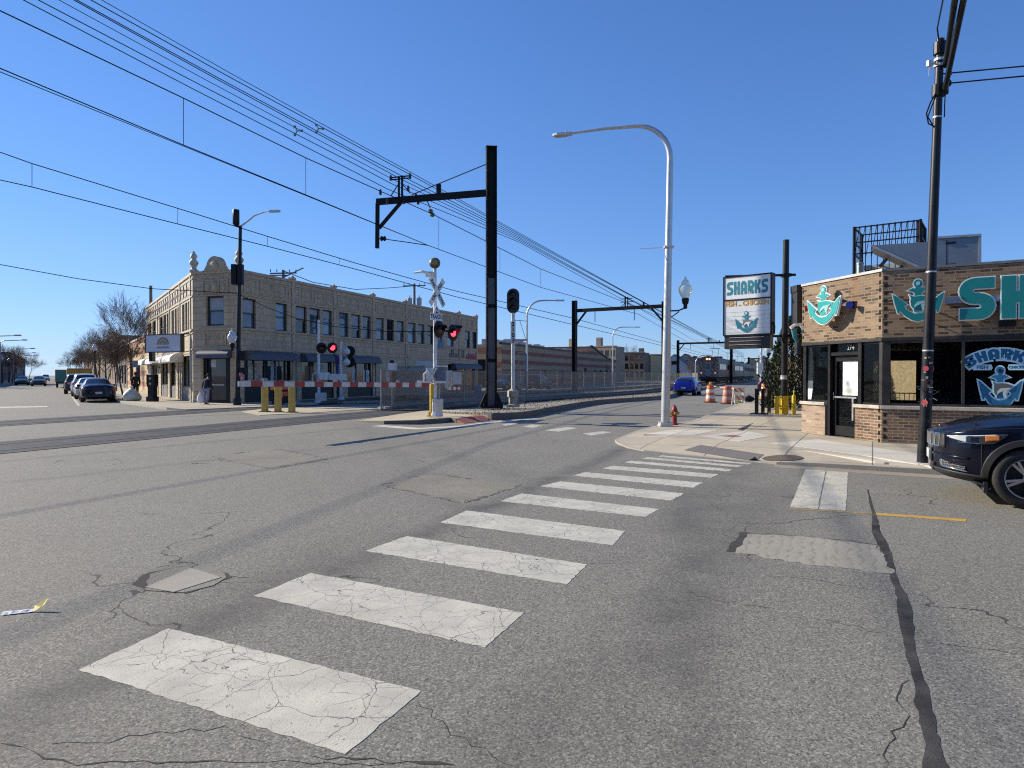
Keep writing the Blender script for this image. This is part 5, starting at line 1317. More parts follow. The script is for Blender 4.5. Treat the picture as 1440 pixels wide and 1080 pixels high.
# red hydrant
hb_ = G(948.5, 597.5, .12)
hy = thing("fire_hydrant", "red fire hydrant with yellow caps behind the silver lamp pole", "fire hydrant", hb_)
HR = M("hydrant_red", (.24, .03, .03), .5, var=.3, scale=8)
MB().lathe([(.13, 0), (.13, .05), (.09, .06), (.085, .45), (.12, .47), (.12, .52), (.10, .53), (.09, .6), (.05, .67), (.03, .68), (.03, .73), (0, .73)], 14, mat=Matrix.Translation(hb_)).build("barrel", HR, hy, smooth=40)
mb = MB()
for d_ in (Vector((1, 0, 0)), Vector((-1, 0, 0)), Vector((0, -1, 0))): mb.tube([hb_ + Vector((0, 0, .42)) + d_ * .08, hb_ + Vector((0, 0, .42)) + d_ * .17], .05, 8)
mb.build("outlet_cap", M("hydrant_yellow", (.50, .33, .04), .5), hy); hy.scale = (.85, .85, .85)

# utility pole in front of the restaurant, with its cables
ub = G(1299, 650.5, .12); ut = P(1322.5, 55, 11.75)
up_ = thing("utility_pole", "leaning black utility pole with stickers and thick cables in front of the restaurant window", "utility pole", ub)
PB = M("black_pole_paint", (.015, .0155, .018), .42, var=.5, scale=3, bump=.1, bscale=30, spec=.3)
MB().tube([ub, ub + (ut - ub) * .12, ub.lerp(ut, .35), ub.lerp(ut, .65), ut], [.100, .092, .083, .073, .062], 18).build("pole", PB, up_, smooth=60)
MB().tube([ub - Vector((0, 0, .02)), ub + (ut - ub) * .085], [.108, .104], 18).build("base_sleeve", PB, up_, smooth=50)
def onpole(y):  # point on the pole axis at image row y
    t = (650.5 - y) / (650.5 - 55); return ub.lerp(ut, t)
mb = MB()
for y in (595, 534, 491.5, 380.5, 164): c_ = onpole(y); d_ = (ut - ub).normalized(); mb.tube([c_ - d_ * .012, c_ + d_ * .012], .089 if y > 480 else (.084 if y > 300 else .072), 18)
mb.build("steel_band", M("bright_band", (.62, .62, .60), .4, metal=.5), up_)
mb = MB()
for y in (127, 68): mb = MB() if y == 68 and mb.build("clamp", BLACK, up_) else mb; c_ = onpole(y); d_ = (ut - ub).normalized(); mb.tube([c_ - d_ * .1, c_ + d_ * .1], .10, 12); mb.cbox((.06, -.06, 0), (.12, .06, .16), mat=Matrix.Translation(c_))
mb.build("clamp", BLACK, up_)
mb = MB()
for y in (84, 92): c_ = onpole(y); d_ = (ut - ub).normalized(); mb.tube([c_ - d_ * .02, c_ + d_ * .02], .088, 14)
mb.tube([onpole(90) + Vector((-.08, -.02, 0)), onpole(89) + Vector((-.2, -.05, 0))], .018, 6); mb.lathe([(.05, 0), (.05, .09), (.03, .1)], 8, mat=Matrix.Translation(onpole(92) + Vector((-.2, -.05, -.03)))); mb.tube([onpole(92) + Vector((-.2, -.05, -.02)), onpole(108) + Vector((-.2, -.05, 0))], .008, 5)
mb.build("antenna", SILVP, up_)
mb = MB()
for y in (104, 118): c_ = onpole(y) + Vector((.14, -.05, 0)); mb.lathe([(.03, -.05), (.045, -.03), (.03, -.005), (.045, .015), (.03, .05)], 8, mat=Matrix.Translation(c_)); mb.bar(onpole(y), c_, .02)
mb.build("insulator", BLACK, up_)
mb = MB().tube([onpole(130) + Vector((-.06, -.05, 0)), onpole(145) + Vector((-.16, -.05, 0)), onpole(160) + Vector((-.22, -.05, 0)), onpole(174) + Vector((-.18, -.05, 0)), onpole(178) + Vector((-.07, -.05, 0))], .012, 6).tube([onpole(132) + Vector((-.06, -.06, 0)), onpole(148) + Vector((-.13, -.06, 0)), onpole(165) + Vector((-.2, -.06, 0)), onpole(180) + Vector((-.08, -.06, 0))], .01, 6).tube([onpole(125) + Vector((.09, -.05, 0)), onpole(150) + Vector((.08, -.06, 0)), onpole(165) + Vector((.09, -.05, 0))], .009, 6)
mb.build("cable_loop", BLACK, up_)
for y, dx, r, nm, col in ((517, -.09, .045, "sticker", (.50, .06, .08)), (565, -.09, .05, "sticker", (.55, .10, .10)), (517, .09, .04, "sticker", (.45, .08, .1))):
    c_ = onpole(y); n_ = Vector((dx * 8, -.7, 0)).normalized(); MB().lathe([(r, .086), (r, .091), (r * .7, .0915)], 14, mat=frame(c_, n_.cross(Vector((0, 0, 1))), z=n_) ).build(nm, M("red_sticker_%d" % y + str(dx > 0), col, .6, var=.2), up_)
mb = MB(); rnd = random.Random(2)
for i in range(26):
    y = rnd.uniform(498, 600); a_ = rnd.uniform(-2.6, -.5); c_ = onpole(y); n_ = Vector((cos(a_), sin(a_), 0)); r = rnd.uniform(.01, .028)
    mb.cbox((0, 0, .087), (r * 2, r * rnd.uniform(1, 2.4), .004), mat=frame(c_, n_.cross(Vector((0, 0, 1))), z=n_))
mb.build("paper_scraps", M("torn_paper", (.42, .38, .33), .85, var=.5, scale=20), up_)
mb = MB(); c_ = onpole(540); n_ = Vector((-.2, -1, 0)).normalized(); mb.cbox((0, 0, .084), (.11, .2, .004), mat=frame(c_, n_.cross(Vector((0, 0, 1))), z=n_)); mb.build("rust_patch", M("rusted_paint", (.16, .08, .045), .9, var=.5, scale=20), up_)
mb = MB()
for i in range(9):
    a_ = rnd.uniform(-3.0, -.1); c_ = onpole(552 + rnd.uniform(-10, 10)); n_ = Vector((cos(a_), sin(a_), rnd.uniform(-.3, .6))); mb.tube([c_ + n_ * .09, c_ + n_ * .14, c_ + n_ * .2 + Vector((0, 0, rnd.uniform(-.05, .05)))], .0035, 4)
mb.build("tie_ends", M("grey_tie", (.3, .3, .3), .6), up_)
def wire(name, pts, r, label, mat=None, group=None, sub=10, sag=0., n=6, ext=False):
    """One cable strung through the given points, sagging between them."""
    P_ = [Vector(p) for p in pts]; out = []
    if ext: P_[0] = P_[1] + (P_[1] - P_[2]).normalized() * 16
    for i in range(len(P_) - 1):
        for j in range(sub):
            t = j / sub; q = P_[i].lerp(P_[i + 1], t); q.z -= sag * 4 * t * (1 - t); out.append(q)
    out.append(P_[-1])
    rr = r if not isinstance(r, (list, tuple)) else [r[0] + (r[1] - r[0]) * i / (len(out) - 1) for i in range(len(out))]
    o = MB().tube(out, rr, n).build(name, mat or BLACK, loc=P_[0], smooth=60)
    return tag(o, label, "cable", group)
cpt = lambda x, y, Y: P(x, y, Y)
wire("overhead_cable", [onpole(95) + Vector((.06, -.08, 0)), cpt(1342, 5, 10.2), cpt(1372, -150, 7.5), cpt(1440, -420, 4.8)], .045, "thick black cable rising overhead from the clamp at the utility pole's top", sub=6)
wire("overhead_cable", [onpole(128) + Vector((.05, -.1, 0)), cpt(1354, 5, 10.2), cpt(1388, -150, 7.5), cpt(1460, -420, 4.8)], .045, "thick black cable from the lower clamp, just beside its twin on the utility pole", sub=6)
wire("overhead_cable", [onpole(72) + Vector((-.05, -.08, 0)), cpt(1318, 40, 11.2), cpt(1328, -10, 10), cpt(1350, -130, 8)], .012, "thin slack black wire left of the two thick cables on the utility pole", sub=6)
wire("overhead_cable", [onpole(104) + Vector((.15, -.05, 0)), cpt(1440, 93, 11), cpt(1700, 60, 10)], .012, "upper of two thin wires running off from the utility pole insulators", sub=6)
wire("overhead_cable", [onpole(118) + Vector((.15, -.05, 0)), cpt(1440, 107, 11), cpt(1700, 77, 10)], .012, "lower of two thin wires running off from the utility pole insulators", sub=6)

# restaurant pylon sign
yb = G(1102.5, 582, .12)
ps = thing("pylon_sign", "tall restaurant sign with white panels hung from a black pole with yellow base guards", "sign", yb)
pt_ = yb + Vector((.05, 0, EYE + (527 - 339) / F * yb.y - .12))
MB().tube([yb, pt_], [.135, .115], 16).lathe([(.115, 0), (.115, .03), (0, .04)], 16, mat=Matrix.Translation(pt_)).build("pole", PB, ps, smooth=50)
YB = M("yellow_bollard_paint", (.72, .50, .02), .45, var=.15, scale=8, bump=.1, bscale=30)
MB().lathe([(.16, 0), (.16, .70), (.137, .705)], 18, mat=Matrix.Translation(yb)).build("base_guard", YB, ps, smooth=40)
sx = Vector((.91, -.41, 0)).normalized(); L0 = P(1017, 430, 26.8); L0.z = 0; R0 = P(1085.5, 430, 25.5); R0.z = 0
WSN = Wall(L0, R0); zA, zB, zC = EYE + (527 - 471) / F * 26.1, EYE + (527 - 420.5) / F * 26.1, EYE + (527 - 386.5) / F * 26.1
zD = EYE + (527 - 490) / F * 26.1
WPANEL = M("white_sign_panel", (.82, .84, .83), .35, var=.05, scale=2)
MB().wbox(WSN, .04, WSN.len - .04, zB + .02, zC - .04, -.3, .0).build("upper_panel", WPANEL, ps)
mb = MB().wbox(WSN, .04, WSN.len - .04, zA + .03, zB - .02, -.3, .0); mb.build("lower_panel", M("lower_sign_panel", (.74, .77, .76), .35, var=.06), ps)
mb = MB()
for k in range(6): mb.wbox(WSN, .05, WSN.len - .05, zA + .1 + k * .16, zA + .105 + k * .16, 0, .006)
mb.build("panel_track", M("clear_track", (.48, .50, .50), .4), ps)
mb = MB(); L = WSN.len
for a_, b2, c_, d2 in ((0, .05, zA, zC), (L - .05, L, zA, zC), (0.05, L - .05, zC - .05, zC), (.05, L - .05, zB - .025, zB + .025), (.05, L - .05, zA - .05, zA + .03)): mb.wbox(WSN, a_, b2, c_, d2, -.32, .025)
mb.build("cabinet_frame", BLACK, ps)
MB().wbox(WSN, .06, L - .06, zD, zA - .05, -.3, .0).build("reader_board", CHAR, ps)
mb = MB()
for k, z in enumerate((zD + .14, zD + .28, zD + .42)): mb.wbox(WSN, .25, L - .4 + .1 * (k == 2), z, z + .02, 0, .02)
mb.build("reader_rail", M("pale_rail", (.5, .5, .5), .4), ps)
mb = MB()
for z, e0_ in ((zC + .04, .35), (zA - .02, .12)):
    mb.bar(WSN.pt(.0, z, -.16), Vector((pt_.x, pt_.y, z)) + sx * e0_, .07, .09)
    mb.cbox((0, 0, 0), (.32, .32, .12), mat=Matrix.Translation((pt_.x, pt_.y, z)))
mb.tube([WSN.pt(L + .02, zA + .45, -.1), WSN.pt(L + .06, zA + .3, -.1), WSN.pt(L + .05, zA + .02, -.1)], .035, 6)
mb.build("cross_arm", BLACK, ps)
mm_ = frame(WSN.pt(.15, zB + .20, .002), WSN.d, y=(0, 0, 1))
a = MB(); random.seed(6); hh2 = zC - zB - .42; tot = (.66 + .6 + .62 + .6 + .62 + .66) + 5 * .1; xs_ = ((L - .3) / hh2 - .5) / (tot - .5)
word(a, "SHARKS", mm_, hh2, .22, 0, .008, 0, gap=.1, xs=xs_); a.build("letters", M("sign_teal", (.02, .235, .30), .5), ps)
ORG_ = M("sign_orange", (.62, .34, .05), .5); PINK = M("sign_yellow", (.72, .52, .18), .5)
a = MB(); text(a, "FISH .. CHICKEN", .255, frame(WSN.pt(L / 2, zB - .16, .004), WSN.d, y=(0, 0, 1)), .003, sx=.93, bold=.012); a.build("small_letters", ORG_, ps)
a = MB(); text(a, "FISH .. CHICKEN", .255, frame(WSN.pt(L / 2, zB - .16, .009), WSN.d, y=(0, 0, 1)), .003, sx=.93, bold=-.006); a.build("small_letters", PINK, ps)
a = MB(); draw_anchor(a, frame(WSN.pt(L / 2 - .03, zA + .50, .004), WSN.d, y=(0, 0, 1)), .44, .47, .001, 0, 1, 2, 3, .001)
a.build("anchor", [M("sign_blue", (.02, .225, .30), .5), M("sign_blue2", (.02, .225, .30), .5), M("sign_grey", (.16, .18, .19), .5), WPANEL], ps)
mb = MB(); lp_ = Vector((pt_.x, pt_.y, EYE + (527 - 447) / F * 25.9)); mb.tube([lp_ + Vector((.1, 0, -.15)), lp_ + Vector((.22, 0, -.08)), lp_ + Vector((.24, 0, .05))], .02, 6); mb.prism([(-.12, -.1), (.16, .0), (.2, .1), (-.12, .06)], -.1, .1, 0, frame(lp_ + Vector((.28, 0, .08)), (1, 0, 0), y=(0, 0, 1)))
mb.build("floodlight", BLACK, ps)
MB().lathe([(.139, 0), (.139, .16)], 10, mat=Matrix.Translation(yb + Vector((0, 0, 1.35)))).build("notice", M("pole_notice", (.5, .52, .52), .7, var=.6, scale=14), ps)
def bollard(px, py, r, h, label, grp, z=.12, knob=False):
    p = G(px, py, z); t = thing("bollard", label, "bollard", p, group=grp)
    MB().lathe([(r, 0), (r, h * .93), (r * .85, h * .98), (0, h)], 16, mat=Matrix.Translation(p)).build("post", YB, t, smooth=50)
    if knob: MB().lathe([(r * .35, h), (r * .3, h + .16), (0, h + .2)], 8, mat=Matrix.Translation(p)).build("spike", YB, t)
bollard(1092.3, 582.5, .085, .72, "short yellow bollard touching the pylon sign's yellow base guard", "yellow bollards by the pylon sign")
bollard(1116.2, 583.5, .075, .76, "slim yellow bollard with a pin on top between the pylon sign and the restaurant", "yellow bollards by the pylon sign", knob=True)

# far corner: black traffic pole
tb = P(333.5, 540, 35.4); tb.z = .05; th = EYE + (527 - 318) / F * tb.y
tpz = thing("traffic_pole", "tall black pole with antenna canister and silver lamp arm at the corner building", "lamp post", tb)
TT = Vector((P(338, 320, tb.y).x, tb.y, th))
MB().tube([tb, tb.lerp(TT, .5), TT], [.14, .105, .085], 12).lathe([(.2, 0), (.2, .3), (.15, .4)], 12, mat=Matrix.Translation(tb)).build("pole", PB, tpz, smooth=50)
c_ = P(332, 318, tb.y); MB().lathe([(.06, 0), (.17, .1), (.17, .82), (.15, .85), (0, .86)], 14, mat=Matrix.Translation(c_)).tube([TT - Vector((0, 0, .1)), c_ + Vector((0, 0, .05))], .05, 6).build("antenna_canister", BLACK, tpz, smooth=50)
lam = P(386, 297, tb.y - .3)
MB().tube([TT - Vector((0, 0, .05)), P(347, 312, tb.y), P(358, 303, tb.y), P(372, 298, tb.y), P(380, 296.8, tb.y - .2)], [.05, .045, .04, .035, .03], 8).build("lamp_arm", SILVP, tpz, smooth=50)
MB().prism([(-.3, -.08), (.25, -.11), (.33, 0), (.25, .11), (-.3, .08)], -.05, .05, 0, frame(lam, (1, -.1, .02))).build("lamp_head", SILVP, tpz, bevel=.02)
mb = MB()
for x in (329.5, 338.5): c_ = P(x, 386, tb.y - .1); mb.cbox((0, 0, 0), (.27, .25, 1.05), mat=Matrix.Translation(c_)); mb.bar(c_, (c_.x, tb.y, c_.z), .05)
mb.build("signal_box", BLACK, tpz, bevel=.02)
gp_ = P(326.5, 483, tb.y - .2); MB().tube([Vector((TT.x - .02, tb.y, gp_.z - .25)), gp_ + Vector((.12, 0, -.22)), gp_ + Vector((0, 0, -.1))], .03, 6).build("bracket", BLACK, tpz)
acorn(tpz, gp_ + Vector((0, 0, .0)), GLOBE, 1.25)
mb = MB(); c_ = P(342, 522, tb.y - .3); mb.cbox((0, 0, 0), (.3, .25, .5), mat=Matrix.Translation(c_ + Vector((0, 0, .8)))); mb.cbox((0, 0, 0), (.32, .2, .36), mat=Matrix.Translation(c_)); mb.bar(c_, (TT.x - .15, tb.y, c_.z), .06); mb.build("pedestrian_signal", BLACK, tpz)
MB().lathe([(.12, 0), (.10, .01)], 12, mat=frame(P(339, 527, tb.y - .42), (1, 0, 0), z=(0, -1, 0))).lathe([(.09, 0), (.08, .01)], 10, mat=frame(P(341, 533, tb.y - .42), (1, 0, 0), z=(0, -1, 0))).build("signal_face", M("pink_sticker", (.42, .14, .16), .6, var=.4, scale=20), tpz)
# black pay kiosk with two round stickers
kb_ = G(214.5, 564.5, .12)
kk = thing("kiosk", "black upright pavement kiosk with two round red stickers by the awnings", "kiosk", kb_)
mb = MB(); mm_ = frame(kb_, (.97, -.25, 0)); mb.box((-.27, -.2, .0), (.27, .2, .28), 0, mm_); mb.box((-.2, -.15, .28), (.2, .15, .8), 0, mm_); mb.prism([(-.2, .8), (.2, .8), (.27, 1.0), (.27, 1.55), (-.27, 1.55), (-.27, 1.0)], -.15, .17, 0, frame(kb_, (.97, -.25, 0), y=(0, 0, 1))); mb.build("body", BLACK, kk, bevel=.015)
for z in (1.02, 1.32): MB().lathe([(.085, .171), (.085, .176)], 14, mat=frame(kb_ + Vector((0, 0, z)), (.97, -.25, 0), z=(-.25, -.97, 0))).lathe([(.05, .176), (.05, .18)], 12, mat=frame(kb_ + Vector((0, 0, z)), (.97, -.25, 0), z=(-.25, -.97, 0)), m=1).build("sticker", [M("kiosk_red", (.42, .12, .12), .6), M("kiosk_white", (.5, .4, .38), .6)], kk)
# square yellow posts on the pad
for i, (px, py) in enumerate(((372.5, 579), (391, 579.5), (410.5, 580))):
    p = G(px, py, .02); t = thing("steel_post", ("square yellow post in the row of three nearest the corner building", "square yellow post in the middle of the row of three", "square yellow post in the row of three nearest the crossing signal")[i], "post", p, group="square yellow posts on the crossing pad")
    mm_ = frame(p, (.97, -.24, 0)); MB().box((-.115, -.115, 0), (.115, .115, 1.25), 0, mm_).build("post", M("ochre_post_paint", (.50, .34, .07), .55, var=.15, scale=6, streak=.25), t, bevel=.02)
    MB().box((-.19, -.19, 0), (.19, .19, .03), 0, mm_).build("foot_plate", RUST, t)
# ================================================================== RAILWAY
WHP = M("signal_white_paint", (.66, .66, .64), .45, var=.15, scale=8, streak=.4)
SIGR = M("gate_red", (.34, .035, .03), .45, var=.15, scale=6); SIGW = M("gate_white", (.62, .60, .55), .45, var=.15, scale=6)
LENSOFF = M("dark_red_lens", (.10, .012, .012), .2); LENSON = emit("lit_red_lens", (1.0, .03, .05), 3.2, (.3, .01, .01))
YELB = M("crossing_bollard_yellow", (.62, .40, .03), .5, var=.2, scale=6)
def flasher(c, n, parent, lit, rad=.31):
    n = Vector(n).normalized(); x = Vector((0, 0, 1)).cross(n).normalized()
    m = frame(c, x, z=n)
    MB().lathe([(rad, 0), (rad, .02), (rad - .01, .025), (0, .025)], 24, mat=m).lathe([(.07, -.16), (.13, -.1), (.15, 0)], 12, mat=m).build("backplate", BLACK, parent, smooth=40)
    mb = MB(); k = 12; vs = []
    for i in range(k + 1):
        a = pi * (-.05 + 1.1 * i / k); vs += [Vector((cos(a) * .165, sin(a) * .165, .03)), Vector((cos(a) * .165, sin(a) * .165, .28 if .1 < i / k < .9 else .16)), Vector((cos(a) * .155, sin(a) * .155, .03)), Vector((cos(a) * .155, sin(a) * .155, .27 if .1 < i / k < .9 else .15))]
    fs = []
    for i in range(k): fs += [(4 * i, 4 * i + 1, 4 * i + 5, 4 * i + 4), (4 * i + 2, 4 * i + 6, 4 * i + 7, 4 * i + 3), (4 * i + 1, 4 * i + 3, 4 * i + 7, 4 * i + 5)]
    mb.add(vs, fs, 0, m); mb.build("hood", BLACK, parent)
    MB().lathe([(.15, .025), (.14, .05), (.08, .07), (0, .075)], 18, mat=m).build("lens", LENSON if lit else LENSOFF, parent, smooth=60)
# ---- nearest crossing signal with gate
nb = G(616, 585.5, .14)
cs = thing("crossing_signal", "near railway crossing signal with crossbuck, TRACKS sign and lowered red and white gate", "crossing signal", nb)
ms_x = P(611.8, 500, nb.y)
mx, my = ms_x.x, nb.y
def zpx(y, Y=None): return EYE + (527 - y) / F * (Y or my)
mast = lambda z: Vector((mx, my, z))
MB().tube([mast(.55), mast(zpx(372))], [.075, .06], 14).build("mast", WHP, cs, smooth=50)
mb = MB().lathe([(.24, 0), (.2, .18), (.2, .5), (.14, .6)], 8, mat=Matrix.Translation(Vector((mx + .06, my, .14)))); mb.cbox((0, 0, .42), (.36, .34, .42), mat=Matrix.Translation((mx + .1, my, .14))); mb.build("base_box", SILVP, cs, bevel=.02)
CN = Vector((.85, -.53, 0)).normalized(); CXD = Vector((0, 0, 1)).cross(CN).normalized()
MB().lathe([(.05, -.14), (.06, -.06), (.17, -.04), (.20, .02), (.20, .08), (.15, .16), (.06, .2), (0, .2)], 18, mat=frame(mast(zpx(371)), (1, 0, 0), z=Vector((.15, -.95, .15)))).build("bell", M("weathered_bell_metal", (.10, .095, .075), .5, metal=.5, var=.4), cs, smooth=50)
MB().lathe([(.12, .2), (.07, .215), (0, .22)], 14, mat=frame(mast(zpx(371)), (1, 0, 0), z=Vector((.15, -.95, .15)))).build("bell_face", M("bell_brass", (.30, .22, .06), .5), cs)
cbz = zpx(411); cc = mast(cbz) + CN * .10 + CXD * -.02
for i, a in enumerate((50, -50)):
    m = frame(cc + CN * .012 * i, CXD * cos(radians(a)) + Vector((0, 0, sin(radians(a)))), z=CN)
    bl = MB(); bl.box((-.62, -.115, 0), (.62, .115, .01), 0, m); bld = bl.build("crossbuck_blade", M("sign_white", (.70, .70, .68), .5, var=.1), cs)
    tx = MB()
    if i: text(tx, "RAIL", .17, m @ Matrix.Translation((-.36, 0, .014)), .002, bold=.004); text(tx, "ROAD", .17, m @ Matrix.Translation((.36, 0, .014)), .002, bold=.004)
    else: text(tx, "CROSSING", .17, m @ Matrix.Translation((0, 0, .014)), .002, bold=.004)
    tx.build("lettering", BLACK, bld)
m = frame(mast(zpx(446)) + CN * .09 + CXD * -.02, CXD, z=CN)
sg = MB().box((-.36, -.13, 0), (.36, .13, .01), 0, m).build("tracks_sign", M("sign_white2", (.72, .72, .70), .5), cs)
tx = MB(); text(tx, "TRACKS", .2, m @ Matrix.Translation((0, 0, .012)), .002, bold=.006); tx.build("lettering", M("navy_letters", (.02, .03, .10), .5), sg)
m2 = frame(mast(zpx(437)) + CN * .09 + CXD * -.02, CXD, z=CN)
sg = MB().prism([(-.2, -.13), (.2, -.13), (.06, .16), (-.06, .16)], 0, .01, 0, m2).build("number_sign", M("sign_white2", (.72, .72, .70), .5), cs)
tx = MB(); text(tx, "2", .26, m2 @ Matrix.Translation((0, -.01, .012)), .002, bold=.008); tx.build("lettering", BLACK, sg)
fz = zpx(464.5)
MB().bar(mast(fz) - CXD * .05 + CN * .1, mast(fz) + CXD * .95 + CN * .1, .06).build("light_arm", BLACK, cs)
flasher(mast(fz + .03) + CXD * .02 + CN * .16, CN, cs, False); flasher(mast(fz - .05) + CXD * .84 + CN * .16, CN, cs, True)
# second pair facing the other way and one seen from the side
flasher(mast(fz + .1) + CXD * .9 + Vector((.15, .3, 0)), (.99, .1, 0), cs, False, .22)
m3 = frame(mast(zpx(484)) + CN * .09 + CXD * .22, CXD, z=CN); MB().box((-.15, -.15, 0), (.15, .17, .01), 0, m3).build("blue_notice", M("blue_notice_plate", (.08, .14, .28), .5, var=.5, scale=12), cs)
mb = MB().tube([mast(zpx(387)), mast(zpx(385)) - CXD * .2 + Vector((-.35, 0, .05)), mast(zpx(384.5)) + Vector((-.75, 0, .02))], [.05, .05, .035], 8); mb.cbox((-.2, 0, 0), (.25, .16, .18), mat=Matrix.Translation(mast(zpx(386)))); mb.build("side_light", WHP, cs)
tip = P(335, 539.8, 16.9); root = P(604, 541.5, 24.3); ad_ = (root - tip).normalized(); AL = (root - tip).length
mb = MB(); n_ = int(AL / .373); up_v = Vector((0, 0, 1)); side = ad_.cross(up_v).normalized()
for i in range(n_):
    a_, b2 = tip + ad_ * (i * .373), tip + ad_ * ((i + 1) * .373)
    h = .135 + .02 * i / n_; mb.bar(a_, b2, .05, h, 0 if i % 2 else 1)
mb.build("gate_arm", [SIGR, SIGW], cs)
mb = MB()
for f in (.1, .42, .78): c_ = tip + ad_ * AL * f + Vector((0, 0, .11)); mb.cbox((0, 0, 0), (.12, .08, .08), mat=frame(c_, ad_))
for i in range(8): c_ = tip + ad_ * AL * (.02 + .04 * i) + Vector((0, 0, .075)); mb.tube([c_, c_ + ad_ * .25 + Vector((0, 0, .02)), c_ + ad_ * .5], .008, 4)
mb.build("gate_lamp", M("grey_gate_lamp", (.30, .28, .27), .5), cs)
mb = MB(); zc_ = zpx(537)
mb.bar(mast(zc_) + Vector((-.62, -.25, 0)), mast(zc_) + Vector((.4, -.2, 0)), .07, .09)
mb.tube([mast(zc_ + .05) + Vector((-.38, -.22, 0)), mast(zc_ + .28) + Vector((-.38, -.22, 0)), mast(zc_ + .36) + Vector((-.28, -.22, 0)), mast(zc_ + .36) + Vector((-.15, -.22, 0))], .035, 8)
mb.cbox((-.16, -.16, .28), (.26, .22, .42), mat=Matrix.Translation(mast(zc_))); mb.bar(mast(zc_ + .02) + Vector((-.2, -.28, 0)), mast(zc_ + .5) + Vector((.1, -.28, 0)), .05); mb.bar(mast(zc_ + .45) + Vector((-.26, -.3, 0)), mast(zc_ + .1) + Vector((.0, -.3, 0)), .05)
mb.build("gate_mechanism", WHP, cs, bevel=.012)
mb = MB(); mb.cbox((.22, -.02, .28), (.36, .34, .52), mat=Matrix.Translation(mast(zc_))); mb.build("motor_box", M("blue_grey_box", (.16, .19, .24), .4, metal=.4, var=.3), cs, bevel=.02)
MB().cbox((.22, -.02, .56), (.46, .4, .05), mat=Matrix.Translation(mast(zc_))).build("box_lid", WHP, cs)
mb = MB(); sd = Vector((.55, .83, 0)).normalized()
for k, (x0, x1, y0, y1) in enumerate(((626.5, 636, 521, 546), (636.8, 649, 523, 541))):
    A_, B_ = P(x0, y0, my + .2 + .5 * k), P(x1, y0 + 2, my + .9 + .4 * k); za, zb_ = zpx(y1), zpx(y0)
    w = Wall(A_, B_); mb.wbox(w, 0, w.len, za, zb_, -.03, 0)
mb.bar(mast(zc_ + .15) + Vector((.2, .05, 0)), P(645, 533, my + 1.1), .06); mb.build("counterweight", M("grey_white_plate", (.42, .43, .44), .5, var=.25, scale=5, streak=.4), cs)
a_, b2 = P(630, 546, my + .1), P(649, 546.5, my + 2.2)
mb = MB()
for i in range(6): mb.bar(a_.lerp(b2, i / 6), a_.lerp(b2, (i + 1) / 6), .05, .12, i % 2)
mb.build("pavement_gate_arm", [SIGW, SIGR], cs)
mb = MB().tube([mast(.5) + Vector((.14, .02, 0)), mast(zc_)+ Vector((.16, .02, 0))], .03, 8); mb.build("conduit", M("grey_conduit", (.36, .36, .37), .5), cs)
yb2 = G(607.5, 585.5, .14)
t = thing("bollard", "yellow steel guard post at the foot of the near crossing signal", "bollard", yb2)
MB().lathe([(.085, 0), (.085, 1.12), (.07, 1.18), (0, 1.2)], 14, mat=Matrix.Translation(yb2)).build("post", YELB, t, smooth=50)
mb = MB().cbox((0, 0, .02), (.34, .3, .04), mat=Matrix.Translation(yb2)); mb.cbox((-.1, 0, .1), (.05, .06, .16), mat=Matrix.Translation(yb2)); mb.cbox((.1, 0, .1), (.05, .06, .16), mat=Matrix.Translation(yb2)); mb.build("base_plate", YELB, t)
# ---- crossing signals across the tracks
f1 = G(448.5, 566.5, .06)
t = thing("crossing_signal", "white crossing signal with two red lights, beyond the gate arm by the purple banner", "crossing signal", f1)
Yf = f1.y; zf = lambda y: EYE + (527 - y) / F * Yf
MB().tube([f1, Vector((f1.x, f1.y, zf(450)))], [.085, .075], 12).build("mast", WHP, t, smooth=50)
MB().cbox((.12, 0, .3), (.55, .42, .55), mat=Matrix.Translation(f1)).lathe([(.3, 0), (.25, .12), (.15, .25)], 8, mat=Matrix.Translation(f1)).build("base_box", SILVP, t, bevel=.02)
FN = Vector((.6, -.8, 0)).normalized(); fx = Vector((0, 0, 1)).cross(FN).normalized()
fc = Vector((f1.x, f1.y, zf(489.5)))
MB().bar(fc + fx * -.1 + FN * .1, fc + fx * .7 + FN * .1, .06).build("light_arm", BLACK, t)
flasher(fc + fx * .10 + FN * .16, FN, t, False); flasher(fc + fx * .74 + FN * .16 + Vector((0, 0, .03)), FN, t, True)
mb = MB(); zq = zf(529); mb.cbox((.35, -.1, 0), (.5, .4, .42), mat=Matrix.Translation((f1.x, f1.y, zq))); mb.tube([(f1.x - .35, f1.y, zq - .3), (f1.x - .35, f1.y, zq + .1), (f1.x - .2, f1.y, zq + .18), (f1.x, f1.y, zq + .18)], .04, 6); mb.cbox((1.1, -.1, -.05), (1.0, .06, .36), mat=Matrix.Translation((f1.x, f1.y, zq))); mb.build("gate_mechanism", WHP, t, bevel=.015)
f2 = G(479.5, 565, .06); Yf2 = f2.y; zf = lambda y: EYE + (527 - y) / F * Yf2
t = thing("crossing_signal", "grey signal post seen from behind with two round white lamp backs, nearest the purple banner", "crossing signal", f2)
MB().tube([f2, Vector((f2.x, f2.y, zf(480)))], [.10, .09], 10).lathe([(.28, 0), (.22, .14), (.12, .3)], 8, mat=Matrix.Translation(f2)).build("mast", SILVP, t, smooth=50)
